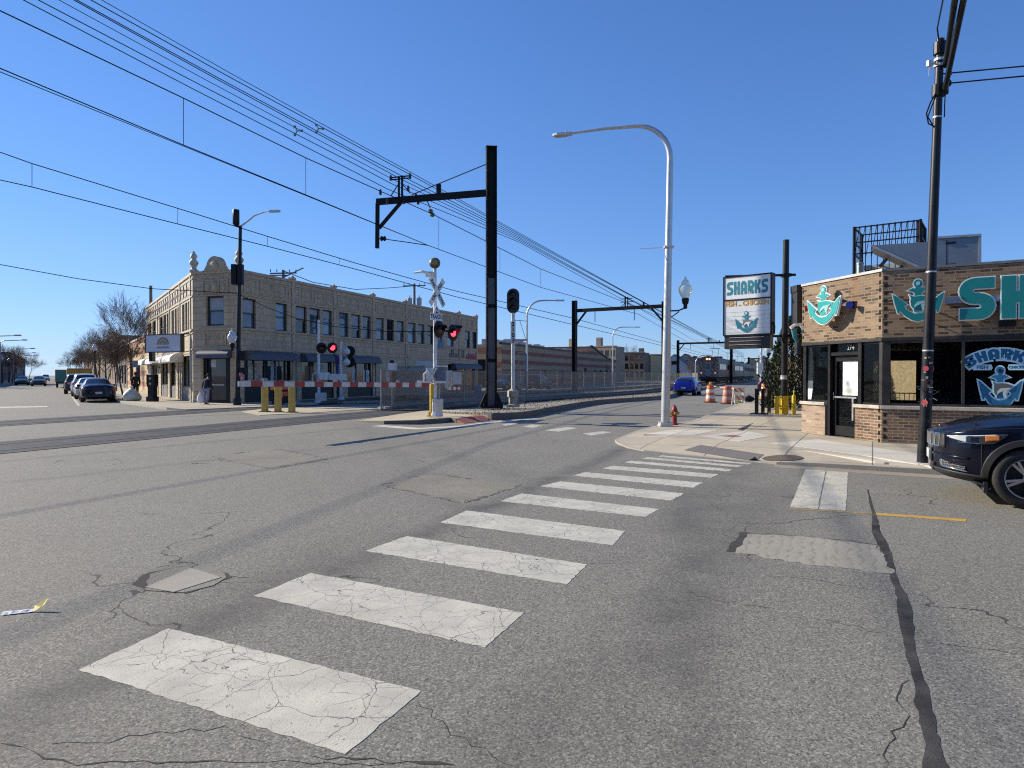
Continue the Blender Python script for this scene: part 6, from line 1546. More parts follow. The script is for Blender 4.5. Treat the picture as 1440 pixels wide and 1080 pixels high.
for yy in (494.5, 509.5):
    c_ = P(487.5, yy, Yf2); MB().lathe([(.33, 0), (.33, .03), (.0, .03)], 20, mat=frame(c_ + Vector((.14, .15, .02)), (1, 0, 0), z=Vector((.35, .9, 0)))).build("backplate", BLACK, t)
    MB().lathe([(0, -.2), (.13, -.17), (.2, -.06), (.21, .02)], 16, mat=frame(c_, (1, 0, 0), z=Vector((.35, .9, 0)))).tube([c_, Vector((f2.x, f2.y, c_.z + .05))], .03, 6).lathe([(.05, .2), (.07, .26), (0, .28)], 8, mat=Matrix.Translation(c_)).build("lamp_back", WHP, t, smooth=60)
f3 = P(552, 520, 33.5); f3.z = .1; zf = lambda y: EYE + (527 - y) / F * 33.5
t = thing("gate_machine", "white gate machine without a mast, just behind the middle of the lowered arm", "gate machine", f3)
mb = MB(); mb.cbox((0, 0, zf(516.5) - .1), (.42, .3, .42), mat=Matrix.Translation(f3)); mb.cbox((-.2, 0, zf(529) - .1), (.2, .3, .55), mat=Matrix.Translation(f3)); mb.build("casing", WHP, t, bevel=.03)
MB().cbox((.1, 0, zf(530) - .1), (.22, .3, .5), mat=Matrix.Translation(f3)).build("dark_cover", DARKM, t)
MB().tube([f3, f3 + Vector((0, 0, zf(533)))], .07, 8).build("post", SILVP, t)
cbx0, cbx1 = P(556, 540, 43.4), P(598, 540, 42.0); w = Wall(cbx0, cbx1)
t = thing("equipment_cabinet", "large beige railway equipment cabinet on legs behind the gate arm", "cabinet", (cbx0.x, cbx0.y, .08)); zc0, zc1 = EYE - (556.5 - 527) / F * 42.4, EYE + (527 - 515.5) / F * 42.4
MB().wbox(w, 0, w.len, zc0, zc1, -1.2, 0).build("casing", M("beige_cabinet", (.52, .46, .37), .55, var=.15, scale=3, streak=.25), t, bevel=.03)
mb = MB(); w.wb = None; mb.wbox(w, -.04, w.len + .04, zc1, zc1 + .08, -1.25, .05); mb.build("lid", M("cabinet_lid", (.56, .52, .44), .5), t)
mb = MB()
for r_, (z0_, z1_) in enumerate(((zc0 + .3, zc0 + .6), (zc0 + 1.15, zc0 + 1.45))):
    for i in range(6): mb.wbox(w, .25 + i * .29, .33 + i * .29, z0_, z1_, 0, .008)
mb.build("louvre", M("cabinet_louvre", (.24, .2, .16), .7), t)
mb = MB(); mb.wbox(w, w.len / 2 - .01, w.len / 2 + .01, zc0, zc1, 0, .006); mb.wbox(w, 0, w.len, (zc0 + zc1) / 2 - .01, (zc0 + zc1) / 2 + .01, 0, .006); mb.build("door_seam", DARKM, t)
mb = MB()
for u in (.1, w.len / 2, w.len - .1): mb.wbox(w, u - .05, u + .05, .05, zc0, -.9, -.2)
mb.build("leg", RUST, t)
# ---- catenary mast with its arm
def hcol(mb, base, x, ztop, w=.5, d=.42, tf=.04, m0=0, m1=0, zsplit=None):
    """An H-section column; x = direction across the web."""
    x = Vector(x).normalized(); m = frame((base.x, base.y, 0), x)
    mb.box((-w / 2, -d / 2, base.z), (-w / 2 + tf * 1.6, d / 2, ztop), m0, m); mb.box((w / 2 - tf * 1.6, -d / 2, base.z), (w / 2, d / 2, ztop), m0, m)
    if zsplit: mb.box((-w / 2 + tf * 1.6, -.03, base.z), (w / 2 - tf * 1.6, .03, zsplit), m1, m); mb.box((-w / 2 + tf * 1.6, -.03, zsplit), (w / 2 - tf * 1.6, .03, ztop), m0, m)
    else: mb.box((-w / 2 + tf * 1.6, -.03, base.z), (w / 2 - tf * 1.6, .03, ztop), m0, m)
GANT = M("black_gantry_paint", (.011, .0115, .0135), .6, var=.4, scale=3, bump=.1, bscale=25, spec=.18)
GANTG = M("grey_gantry_paint", (.10, .11, .125), .5, var=.25, scale=1.2, streak=.4)  # plain grey, for the lower web and the rivets
YC = 30.0
gb = P(691, 575, YC); gb.z = .18
gz = lambda y, Y=YC: EYE + (527 - y) / F * Y
cm = thing("catenary_mast", "tall black steel catenary mast with a braced arm reaching over the tracks", "catenary mast", gb)
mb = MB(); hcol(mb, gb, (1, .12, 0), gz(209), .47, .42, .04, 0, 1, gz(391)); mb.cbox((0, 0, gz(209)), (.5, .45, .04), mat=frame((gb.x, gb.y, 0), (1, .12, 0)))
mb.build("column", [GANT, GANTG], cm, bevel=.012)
mb = MB(); m_ = frame(gb, (1, .12, 0)); mb.cbox((0, 0, .04), (.95, .85, .08), mat=m_)
for s_ in (-1, 1): mb.prism([(0, 0), (.3, 0), (.06, .6), (0, .6)], -.2, .2, 0, frame(gb + Vector((s_ * .22, 0, .06)), (s_, .12 * s_, 0), y=(0, 0, 1)))
for sx_ in (-.36, .36):
    for sy_ in (-.3, .3): mb.lathe([(.04, .08), (.04, .2), (0, .22)], 6, mat=m_ @ Matrix.Translation((sx_, sy_, 0)))
mb.build("base_plate", GANT, cm)
ae = P(530, 284, 31.6); a0 = P(688, 271, YC); 
mb = MB().bar(ae, a0, .20, .27); mb.build("arm", GANT, cm)
d0 = P(531, 286, 31.6); d1 = P(530.5, 349, 31.6)
mb = MB().bar(d0, d1, .17, .17).bar(P(533, 321, 31.6), P(564, 284.5, 31.3), .13, .13); mb.build("drop_post", GANT, cm)
mb = MB().bar(P(561, 248, 31.2), P(561, 281, 31.2), .09).bar(P(565.5, 247, 31.2), P(565.5, 281, 31.2), .09)
for y in (250, 253): mb.bar(P(549, y, 31.2), P(577, y - 3, 31.2), .05)
mb.bar(P(550, 275, 31.2), P(561, 258, 31.2), .04).bar(P(577, 272, 31.2), P(565, 258, 31.2), .04); mb.build("wire_bracket", GANT, cm); MB().cbox((0, 0, 0), (.2, .2, .5), mat=Matrix.Translation(P(617, 267, 30.7))).build("arm_insulator", GANT, cm)
mb = MB()
for px, py in ((549.5, 250), (576.5, 247.5), (574, 265), (585, 276), (545, 283.5), (568, 283), (588, 283.5), (535, 270)):
    c_ = P(px, py, 31.15); mb.lathe([(.02, -.14), (.07, -.1), (.07, -.06), (.03, -.05), (.07, -.02), (.07, .02), (.03, .03), (.06, .07), (.02, .14)], 8, mat=Matrix.Translation(c_))
mb.build("insulator", M("brown_insulator", (.05, .035, .03), .3), cm)
mb = MB().tube([P(601, 283, 31), P(605, 293, 31)], .03, 6)
for px, py in ((605.5, 297), (608, 302)): mb.lathe([(.03, -.1), (.12, -.05), (.12, -.02), (.05, .0), (.12, .03), (.12, .05), (.03, .1)], 10, mat=Matrix.Translation(P(px, py, 31)))
mb.build("suspension_insulator", M("grey_insulator", (.16, .17, .14), .3), cm)
mb = MB()
for px in (537, 541): mb.lathe([(.02, -.1), (.12, -.04), (.12, .02), (.03, .08)], 10, mat=frame(P(px, 335.5, 31.5), (0, 0, 1), z=(1, .1, 0)))
mb.tube([P(531, 335, 31.6), P(536, 335.5, 31.5), P(575, 341, 31.3), P(602, 345, 31.1)], .022, 6); mb.build("registration_arm", GANT, cm)
mb = MB().tube([P(686, 230, YC), P(579, 274, 31.1)], .022, 6); mb.build("stay_rod", GANT, cm)
rv = MB(); cxm = frame((gb.x, gb.y, 0), (1, .12, 0))
for z in [.9 + .42 * i for i in range(25)]:
    for x in (-.2, .2): rv.lathe([(.022, 0), (.018, .014), (0, .016)], 6, mat=cxm @ Matrix.Translation((x, -.21, z)) @ Matrix.Rotation(pi / 2, 4, 'X'))
rv.build("rivets", GANTG, cm)
for z in (2.2, 4.6, gz(391)): MB().box((-.17, -.045, z), (.17, -.031, z + .16), 0, cxm).build("batten_plate", GANT, cm)
# portals farther down the line
def portal(name, label, pl, pr, Yl, Yr, yl, yr, w, brace=True, post=True):
    A = P(pl, yl, Yl); B = P(pr, yr, Yr); t = thing(name, label, "catenary portal", (A.x, A.y, .1), group="portals over the tracks")
    for q in (A, B):
        mb = MB(); hcol(mb, Vector((q.x, q.y, .1)), (B - A).xy.to_3d(), q.z + .35, w, w * .9); mb.build("leg", GANT, t)
    z = min(A.z, B.z) - .05; a_, b_2 = Vector((A.x, A.y, z)), Vector((B.x, B.y, z)); d = (b_2 - a_).normalized(); L = (b_2 - a_).length
    MB().bar(a_, b_2, w * .5, w * .75).build("beam", GANT, t)
    mb = MB()
    if brace:
        for q, s_ in ((a_, 1), (b_2, -1)): mb.bar(q + d * s_ * 1.3, q - Vector((0, 0, 1.4)) + d * s_ * .1, w * .35)
    mb.build("brace", GANT, t)
    mb = MB(); c_ = a_ + d * L * .58; mb.bar(c_, c_ + Vector((0, 0, 1.0)), .12).bar(c_ + d * .25, c_ + d * .25 + Vector((0, 0, 1.0)), .1)
    for z_ in (.55, .85): mb.bar(c_ - d * .45 + Vector((0, 0, z_)), c_ + d * .7 + Vector((0, 0, z_)), .06)
    mb.bar(c_ - d * .5, c_ + Vector((0, 0, .5)), .05).bar(c_ + d * .75, c_ + d * .25 + Vector((0, 0, .5)), .05)
    for f in (.24, .68): mb.bar(a_ + d * L * f - Vector((0, 0, .1)), a_ + d * L * f - Vector((0, 0, 1.15)), .06)
    mb.bar(a_ + d * L * .78, a_ + d * L * .78 + Vector((0, 0, .45)), .15); mb.build("wire_bracket", GANT, t); return t
portal("catenary_portal", "nearest black catenary portal spanning both tracks just beside the silver lamp", 808, 934.5, 64.5, 60, 428, 429.5, .42)
portal("catenary_portal", "second black portal, in front of the train and behind the restaurant sign", 953.5, 1028.5, 131, 126, 481, 481, .45)
portal("catenary_portal", "third black portal, over the middle of the train", 1053, 1078, 205, 202, 504, 504, .5, False)
portal("catenary_portal", "fourth thin portal far down the line by the lamp globe", 1070, 1090, 290, 287, 514, 514, .5, False)
# ---- wires
WIREM = M("dull_wire", (.006, .006, .007), .95, var=.2, spec=0.)
gat = {}
def far(px, py, Y): return P(px, py, Y)
grp = "overhead railway wires"
wire("messenger_wire", [P(-260, -215, 8.6), P(0, 15, 13.6), P(258, 138, 18.0), P(430, 222, 22.4), P(533, 268, 27), P(608, 301, 31), P(760, 378, 44), P(898, 433, 62), P(975, 478, 128), P(1040, 503, 210)], [.012, .022], "near track upper catenary cable, the thickest wire, held by the hanging insulators at the mast", WIREM, grp, 4, ext=True)
wire("contact_wire", [P(-260, -105, 8.6), P(0, 96, 13.6), P(258, 204, 18), P(430, 274, 22.4), P(602, 345, 31), P(760, 404, 44), P(898, 442, 62), P(975, 486, 128), P(1040, 507, 210)], [.011, .02], "near track contact wire passing under the mast arm", WIREM, grp, 4, ext=True)
wire("contact_wire", [P(-260, -110, 8.62), P(0, 101, 13.62), P(258, 205.5, 18), P(430, 275, 22.4), P(560, 328, 28)], .009, "thin twin wire running just below the near contact wire", WIREM, grp, 4, ext=True)
for px, y0, y1, Y in ((258, 138, 204, 18), (430, 222, 274, 22.4), (617, 306, 350, 31.9), (703, 349, 382, 38.3), (760, 378, 404, 44)):
    o = MB().tube([P(px, y0, Y), P(px, y1, Y)], .008, 5).build("dropper_wire", WIREM, loc=P(px, y1, Y)); tag(o, {258: "hanging dropper wire longest and farthest from the mast on the near track", 430: "hanging dropper wire halfway between the frame edge and the mast", 617: "hanging dropper wire just below the mast's insulators", 703: "hanging dropper wire crossing beside the mast column", 760: "short hanging dropper wire beyond the mast towards the portal"}[px], "cable", "dropper wires of the near track")
wire("messenger_wire", [P(-200, 128, 18), P(0, 214, 22.5), P(45, 230, 23.5), P(250, 293, 29), P(375, 332, 34), P(500, 370, 40), P(640, 409, 51), P(804, 447, 67), P(931, 482, 112), P(1020, 505, 210)], [.013, .03], "far track upper catenary wire sagging across the corner building's roof line", WIREM, grp, 4, ext=True)
wire("contact_wire", [P(-200, 202, 18), P(0, 253, 22.5), P(45, 263, 23.5), P(250, 315, 29), P(375, 346, 34), P(500, 378.5, 40), P(640, 417, 51), P(804, 456, 67), P(931, 486, 112), P(1020, 508, 210)], [.013, .03], "far track contact wire, lowest of the wires over the crossing", WIREM, grp, 4, ext=True)
for px, y0, y1, Y in ((45, 229.5, 263, 23.5), (250, 293, 315, 29), (376, 332.5, 346.5, 34), (477, 363, 373, 38.8)):
    o = MB().tube([P(px, y0, Y), P(px, y1, Y)], .01, 5).build("dropper_wire", WIREM, loc=P(px, y1, Y)); tag(o, {45: "dropper wire of the far track nearest the frame edge", 250: "dropper wire of the far track just beside the black traffic pole", 376: "dropper wire of the far track by the silver lamp arm", 477: "shortest dropper wire of the far track over the roof"}[px], "cable", "dropper wires of the far track")
feeders = [((143, 200), 242, 577), ((128, 204), 244, 574), ((108, 213), 248, 566), ((104, 216.5), 251, 562), ((83, 224), 254, 556), ((54, 231), 258, 550), ((33, 242), 266, 545)]
labs = ["highest thin feeder wire over the mast", "second highest feeder wire over the mast", "upper of the thick feeder pair in the bundle", "lower of the thick feeder pair in the bundle", "middle feeder wire of the bundle, just under the thick pair", "sixth feeder wire down the bundle", "lowest feeder wire of the bundle, nearest the catenary"]
for k, ((x0, y5), yg, xg) in enumerate(feeders):
    sl = y5 / (500 - x0); pm = P(x0 - 330, -330 * sl, 10.2); p0_ = P(x0, 0, 16.6)
    wire("feeder_wire", [pm, p0_, P((x0 + 500) / 2, y5 / 2 + 1.5, 22.0), P(500, y5 + .5, 27.2), P(xg, yg, 31.2), P(720 + k * 2, 322 + k * 3.2, 43), P(884 + (k % 3) * 3, 413 + k * 2.2, 62), P(985 + k, 468 + k * 1.2, 128), P(1046, 497 + k, 205)], [.007 if k in (0, 4) else .011, .02], labs[k], WIREM, "feeder wires over the mast arm", 4, ext=True)
for px, py, Y, lab in ((418, 184, 23.2, "small spacer clamp on the feeder wires, nearer the frame edge"), (448, 181, 24.6, "small spacer clamp on the upper feeder wires nearest the mast")):
    p = P(px, py, Y); mb = MB()
    for a in range(3): d = Vector((cos(a * 2.1), 0, sin(a * 2.1))); mb.bar(p, p + d * .16, .03); mb.cbox((0, 0, 0), (.07, .06, .07), mat=Matrix.Translation(p + d * .16))
    tag(mb.build("spacer_clamp", M("clamp_metal", (.20, .18, .14), .5), loc=p), lab, "cable clamp", "spacer clamps on the feeder wires")
mb = MB(); rnd = random.Random(8)
wire("span_wire", [P(-150, 345, 31), P(0, 372, 33), P(110, 392, 34.5), P(214, 406, 36), P(333, 412.5, tb.y)], .02, "single black wire crossing the sky above the parked cars to the traffic pole", WIREM, sub=4)
wire("span_wire", [P(336, 414, tb.y), P(375, 432, 34.5), P(415, 447, 33), P(469, 459, 31), P(540, 466, 28), P(610, 466, my)], .016, "sagging black wire across the corner building's upper windows to the near crossing signal", WIREM, sub=4)
# ---- colour-light signal
sb_ = P(721.5, 573, 30.6); sb_.z = .2; zg = lambda y: EYE + (527 - y) / F * 30.6
sgn = thing("railway_signal", "railway colour-light signal with oval black head on a pale post numbered 2103", "railway signal", sb_)
MB().tube([sb_ + Vector((0, 0, .3)), Vector((sb_.x, sb_.y, zg(440)))], .085, 12).build("post", SILVP, sgn, smooth=50)
MB().lathe([(.3, 0), (.3, .1), (.2, .14), (.2, .42), (.26, .46), (.26, .72), (.2, .75), (.12, .8)], 8, mat=Matrix.Translation(sb_)).build("base", M("pale_cast_base", (.36, .34, .27), .7, var=.3), sgn)
hc = Vector((sb_.x + .0, sb_.y - .06, zg(423.5))); SN = Vector((-.12, -1, 0)).normalized(); hm = frame(hc, Vector((0, 0, 1)).cross(SN), z=SN)
ov = arc(0, .28, .27, 0, 180, 12) + arc(0, -.28, .27, 180, 360, 12)
MB().prism(ov, -.06, 0, 0, hm).build("head", M("signal_black", (.03, .03, .033), .45), sgn)
MB().prism(grow(ov, .012), -.02, -.01, 0, hm).build("head_rim", M("signal_rim", (.22, .22, .23), .5), sgn)
for k, dz in enumerate((.30, 0, -.30)):
    mb = MB(); m = hm @ Matrix.Translation((0, dz, 0)); kk_ = 10; vs = []; fs = []
    for i in range(kk_ + 1):
        a = pi * (-.15 + 1.3 * i / kk_); vs += [Vector((cos(a) * .135, sin(a) * .135, 0)), Vector((cos(a) * .15, sin(a) * .15 - .03, .28))]
    for i in range(kk_): fs.append((2 * i, 2 * i + 1, 2 * i + 3, 2 * i + 2))
    mb.add(vs, fs, 0, m); mb.build("hood", BLACK, sgn); MB().lathe([(.12, .0), (.1, .01), (0, .014)], 14, mat=m).build("lens", M("dark_lens", (.03, .02, .02), .15), sgn)
pm_ = frame(Vector((sb_.x, sb_.y - .10, zg(468))), (1, 0, 0), z=(0, -1, 0))
pl = MB().box((-.11, -.5, 0), (.11, .5, .012), 0, pm_).build("number_plate", M("sign_white", (.70, .70, .68), .5), sgn)
for k, ch in enumerate("2103"): tx = MB(); text(tx, ch, .26, pm_ @ Matrix.Translation((0, .37 - .245 * k, .014)), .002, bold=.008); tx.build("digit", BLACK, pl)
mb = MB(); lx0, lx1 = .24, .5; zl0, zl1 = .2, zg(496)
for x in (lx0, lx1): mb.bar(sb_ + Vector((x, .1, 0)), Vector((sb_.x + x, sb_.y + .1, zl1)), .03)
z = .4
while z < zl1: mb.bar(Vector((sb_.x + lx0, sb_.y + .1, z)), Vector((sb_.x + lx1, sb_.y + .1, z)), .03, .05); z += .32
mb.build("ladder", M("ladder_steel", (.30, .30, .30), .5, metal=.5), sgn)
mb = MB(); zp_ = zg(478); mb.cbox((.32, .1, 0), (.6, .5, .05), mat=Matrix.Translation((sb_.x, sb_.y, zp_)))
mb.bar(Vector((sb_.x, sb_.y, zp_ - .3)), Vector((sb_.x + .55, sb_.y + .1, zp_)), .03)
for x in (.1, .58): mb.bar(Vector((sb_.x + x, sb_.y + .1, zp_)), Vector((sb_.x + (x - .1) * .4 + .1, sb_.y, zg(450))), .02)
mb.bar(Vector((sb_.x, sb_.y, zg(450))), Vector((sb_.x + .62, sb_.y + .1, zg(451.5))), .025); mb.build("platform", M("ladder_steel", (.30, .30, .30), .5, metal=.5), sgn)
# ---- chain-link fence between the tracks
fpts = [(-6.2, 32.2), (-4.9, 34.0), (-2.3, 37.8), (1.2, 44), (4.4, 51), (9.2, 62), (15.6, 74.5), (21, 88), (27, 102)]
fl = catmull(fpts, .25); d_acc = 0; posts = [fl[0]]; last = fl[0]
for p in fl:
    if (p - last).length >= 3.0: posts.append(p); last = p
fn = thing("chain_link_fence", "long brown-grey chain-link fence running between the two tracks", "fence", (posts[0].x, posts[0].y, .08))
FM = M("fence_pipe", (.33, .31, .27), .5, metal=.4, var=.2); CL = chain_link(); FH = 1.85
for i, p in enumerate(posts): MB().tube([(p.x, p.y, .05), (p.x, p.y, FH + .04)], .035, 8).build("post", FM, fn)
for i in range(len(posts) - 1):
    a, b = posts[i], posts[i + 1]
    MB().add([(a.x, a.y, .12), (b.x, b.y, .12), (b.x, b.y, FH), (a.x, a.y, FH)], [(0, 1, 2, 3)]).build("mesh_panel", CL, fn)
MB().tube([(p.x, p.y, FH) for p in posts], .025, 6).tube([(p.x, p.y, .5) for p in posts], .012, 5).build("rail", FM, fn)
kerb_f = MB()
for i in range(len(posts) - 1): a, b = posts[i], posts[i + 1]; kerb_f.bar((a.x, a.y, .06), (b.x, b.y, .06), .5, .12)
tag(kerb_f.build("fence_footing", concrete("fence_footing_concrete", (.42, .40, .36), (.5, .48, .44)), loc=(posts[0].x, posts[0].y, 0)), "low pale concrete strip along the foot of the chain-link fence", "kerb")
# ---- wooden fence beyond the tracks
a, b = Vector((33, 160, 0)), Vector((44, 158, 0)); w = Wall((P(936, 540, 175).x, 175), (P(981, 540, 160).x, 160))
t = thing("board_fence", "grey board fence beyond the tracks, behind the blue car", "fence", w.pt(0, 0)); mb = MB(); u = 0
while u < w.len: mb.wbox(w, u, u + .17, .05, 2.1, 0, .025); u += .19
mb.wbox(w, 0, w.len, .4, .5, -.05, 0); mb.wbox(w, 0, w.len, 1.7, 1.8, -.05, 0); mb.build("boards", M("weathered_boards", (.17, .15, .135), .9, var=.3), t)
# ---- train
TS = M("stainless_side", (.13, .105, .085), .5, metal=.2, var=.2, scale=2, streak=.2); TD = M("train_underframe", (.018, .017, .017), .8)
TRS = hazard("train_nose_stripes", (.17, .035, .03), (.26, .235, .21), .62, 1.0)
def train_car(front):
    t = thing("train_car", "x", "train car", local=True)
    hw, L = 1.55, 25.5; prof = [(-hw, 1.1), (hw, 1.1), (hw, 3.7)] + arc(hw - .55, 3.75, .55, 0, 75, 5) + [(0, 4.52)] + [(-x, z) for x, z in arc(hw - .55, 3.75, .55, 0, 75, 5)[::-1]] + [(-hw, 3.7)]
    m = Matrix(((1, 0, 0, 0), (0, 0, 1, 0), (0, 1, 0, 0), (0, 0, 0, 1)))   # local: x across, z up, y along
    MB().prism(prof, 0, L, 0, m).build("body", TS, t, smooth=40)
    for s in (-1, 1):
        for k in range(7):
            y = 2.6 + k * 3.1
            mb = MB().box((s * hw - .02, y, 2.35), (s * hw + .02, y + 2.2, 3.25)); mb.build("window", GL_DARK, t)
        for y in (.7, 12.2, 23.2): mb = MB().box((s * hw - .03, y, 1.15), (s * hw + .03, y + 1.2, 3.3)); mb.build("door", M("train_door", (.14, .10, .09), .5), t)
    mb = MB().box((-1.3, .6, .35), (1.3, L - .6, 1.1))
    for y in (3.2, 5.6, L - 5.6, L - 3.2):
        for s in (-.72, .72): mb.tube([(s - .06, y, .46), (s + .06, y, .46)], .46, 14)
    mb.build("underframe", TD, t)
    if front:
        MB().box((-hw, -.04, 1.1), (-.48, .0, 3.65)).build("nose_panel", TRS, t); MB().box((.48, -.04, 1.1), (hw, .0, 3.65)).build("nose_panel", TRS, t)
        mb = MB().prism([(-1.2, 3.66), (1.2, 3.66), (1.1, 4.1), (.6, 4.4), (-.6, 4.4), (-1.1, 4.1)], -.03, .02, 0, m); mb.build("nose_cap", M("train_red", (.22, .05, .04), .5), t)
        for s in (-1, 1): MB().box((s * 1.0 - .36, -.06, 2.6), (s * 1.0 + .36, -.035, 3.3)).build("cab_window", GL_DARK, t)
        d = MB().box((-.46, -.06, 1.0), (.46, .0, 3.55)).build("gangway_door", M("train_gangway", (.20, .20, .20), .5), t); MB().box((-.28, -.08, 2.4), (.28, -.055, 3.2)).build("door_window", M("green_glass", (.02, .07, .06), .1), d)
        for x in (-.2, .2): MB().lathe([(.17, 0), (.15, .05), (0, .07)], 12, mat=frame((x, -.03, 4.0), (1, 0, 0), z=(0, -1, 0))).build("headlight", emit("train_headlight", (1., .72, .40), .9), t)
        for x in (-1.1, 1.1): MB().lathe([(.12, 0), (.1, .04), (0, .05)], 10, mat=frame((x, -.045, 1.75), (1, 0, 0), z=(0, -1, 0))).build("marker_light", emit("train_marker", (1., .7, .45), .4), t)
        mb = MB().box((-1.4, -.5, .75), (1.4, .0, 1.08)).box((-.35, -.8, .8), (.35, -.45, 1.2)); mb.build("buffer_beam", TD, t)
    mb = MB().bar((-.6, 8, 4.5), (-.6, 10.6, 4.5), .1).bar((.6, 8, 4.5), (.6, 10.6, 4.5), .1)
    for s in (-.5, .5): mb.bar((s, 8.2, 4.55), (s, 9.6, 5.3), .05).bar((s, 9.6, 5.3), (s, 8.6, 6.0), .05)
    mb.bar((-.9, 8.6, 6.02), (.9, 8.6, 6.02), .08); mb.cbox((0, 14, 4.6), (1.2, 2.4, .3)); mb.build("pantograph", BLACK, t)
    return t
T1f = [p for p in T1 if p.y > 104]
def on_track(s):
    acc = 0
    for i in range(len(T1f) - 1):
        L = (T1f[i + 1] - T1f[i]).length
        if acc + L >= s: return T1f[i].lerp(T1f[i + 1], (s - acc) / L), (T1f[i + 1] - T1f[i]).normalized()
        acc += L
st0 = 5.5
lead = train_car(True); proto = train_car(False)
for k, lab in enumerate(("leading train car with red and silver striped nose and lit headlights", "second silver train car, directly behind the striped nose car", "third train car behind the second portal", "fourth train car, farthest down the track")):
    p, d = on_track(st0 + k * 26.4); q, _ = on_track(st0 + k * 26.4 + 25); d = (q - p).normalized(); rz = atan2(-d.x, d.y)
    o = lead if k == 0 else (proto if k == 1 else dup(proto, (0, 0, 0)))
    o.location = (p.x, p.y, .2); o.rotation_euler = (0, 0, rz); o['label'] = lab; o['group'] = "cars of the train"
# ---- street lamps and poles beyond the fence
for px, yb_, yt, px2, yt2, Y, lab in ((741, 552, 424, 782, 422.5, 58, "tall thin silver curved street lamp just beyond the railway signal"), (861.5, 546, 461, 893, 460, 95, "tall thin silver curved street lamp in front of the brick apartments"), (978, 545, 503, 993, 500, 112, "distant pale lamp post beside the train nose")):
    b0 = P(px, 540, Y); b0.z = 0; zt = EYE + (527 - yt - 10) / F * Y; t = thing("street_lamp", lab, "street lamp", b0, group="silver lamps beyond the tracks")
    e2 = P(px2, yt2, Y); R2 = 1.3; tp2 = Vector((b0.x, b0.y, e2.z - R2)); dd = Vector((1, 0, 0))
    MB().tube([b0, tp2] + [tp2 + dd * (R2 * (1 - cos(a))) + Vector((0, 0, R2 * sin(a))) for a in [pi / 2 * i / 6 for i in range(1, 7)]] + [e2], [.11, .08] + [.07] * 6 + [.045], 8).build("pole", SILVER, t, smooth=50)
    MB().cbox((0, 0, 0), (.8, .3, .12), mat=Matrix.Translation(e2 + Vector((.3, 0, 0)))).build("lamp_head", SILVP, t)
# wooden poles with crossarms behind the corner building
for px, yt, ybt, Y, lab, tr in ((583, 399, 433, 78, "wooden utility pole with two grey transformers rising behind the long roof", True), (399, 380, 394, 64, "wooden crossarm pole end with wires just above the corner building's roof", False), (213, 402, 425, 62, "grey pole top sticking up at the far end of the sunny facade", False)):
    b0 = P(px, 540, Y); b0.z = 0; zt = EYE + (527 - yt) / F * Y; t = thing("utility_pole", lab, "utility pole", b0, group="poles behind the corner building")
    MB().tube([b0, Vector((b0.x, b0.y, zt))], [.17, .13], 8).build("pole", M("weathered_pole_wood", (.17, .15, .13), .9, var=.3), t)
    if px != 213:
        mb = MB()
        for z in ((zt - .25,) if tr else (zt - .3,)): mb.bar(Vector((b0.x - 1.3, b0.y + .2, z)), Vector((b0.x + 1.3, b0.y - .2, z)), .1, .12)
        for x in (-1.2, -.6, .6, 1.2): mb.bar(Vector((b0.x + x, b0.y, zt - .2)), Vector((b0.x + x, b0.y, zt + .05)), .07)
        if not tr: mb.bar(Vector((b0.x - .4, b0.y, zt - .9)), Vector((b0.x + 1.9, b0.y, zt + .2)), .09).bar(Vector((b0.x - 1.8, b0.y, zt - .5)), Vector((b0.x + .5, b0.y, zt - .5)), .1)
        mb.build("crossarm", M("weathered_pole_wood", (.17, .15, .13), .9, var=.3), t)
    if tr:
        for x in (-.55, .55): MB().lathe([(.26, 0), (.28, .05), (.28, .8), (.2, .88), (.06, .9), (.05, 1.15), (0, 1.16)], 12, mat=Matrix.Translation((b0.x + x, b0.y, zt - 2.5))).build("transformer", M("grey_transformer", (.36, .37, .37), .5), t, smooth=40)
wire("service_wire", [P(399, 381, 64), P(440, 397, 67), P(500, 407, 70), P(545, 405, 74), P(583, 402, 78)], .035, "slack service wire between the two wooden poles behind the roof", WIREM, sub=3)
# ================================================================== VEHICLES
TYRE = M("tyre_rubber", (.022, .021, .020), .85, var=.3, scale=9, bump=.3, bscale=60)
RIMM = M("alloy_rim", (.52, .52, .53), .28, metal=.85, var=.08)
CHROME = M("chrome", (.72, .72, .72), .1, metal=1., var=.03)
CARGL = glass_pane("car_glass", (.012, .015, .018), rough=.02)
CLAD = M("black_cladding", (.028, .028, .029), .55, var=.15, bump=.15, bscale=120)
TAILR = M("tail_lamp_red", (.20, .012, .012), .2, coat=.4); AMBER = M("amber_lens", (.55, .17, .03), .2, coat=.4); HEADL = M("headlight_lens", (.48, .52, .50), .12, coat=.6)
PLATE = M("number_plate", (.52, .54, .56), .5)
def paint(name, col, metal=.35, rough=.32): return M(name, col, rough, metal=metal, var=.05, scale=2, coat=.35, spec=.2)
def lerp_table(tab, x):
    if x <= tab[0][0]: return tab[0][1:]
    for a, b in zip(tab, tab[1:]):
        if x <= b[0]:
            t = (x - a[0]) / (b[0] - a[0]); return [u + (v - u) * t for u, v in zip(a[1:], b[1:])]
    return tab[-1][1:]
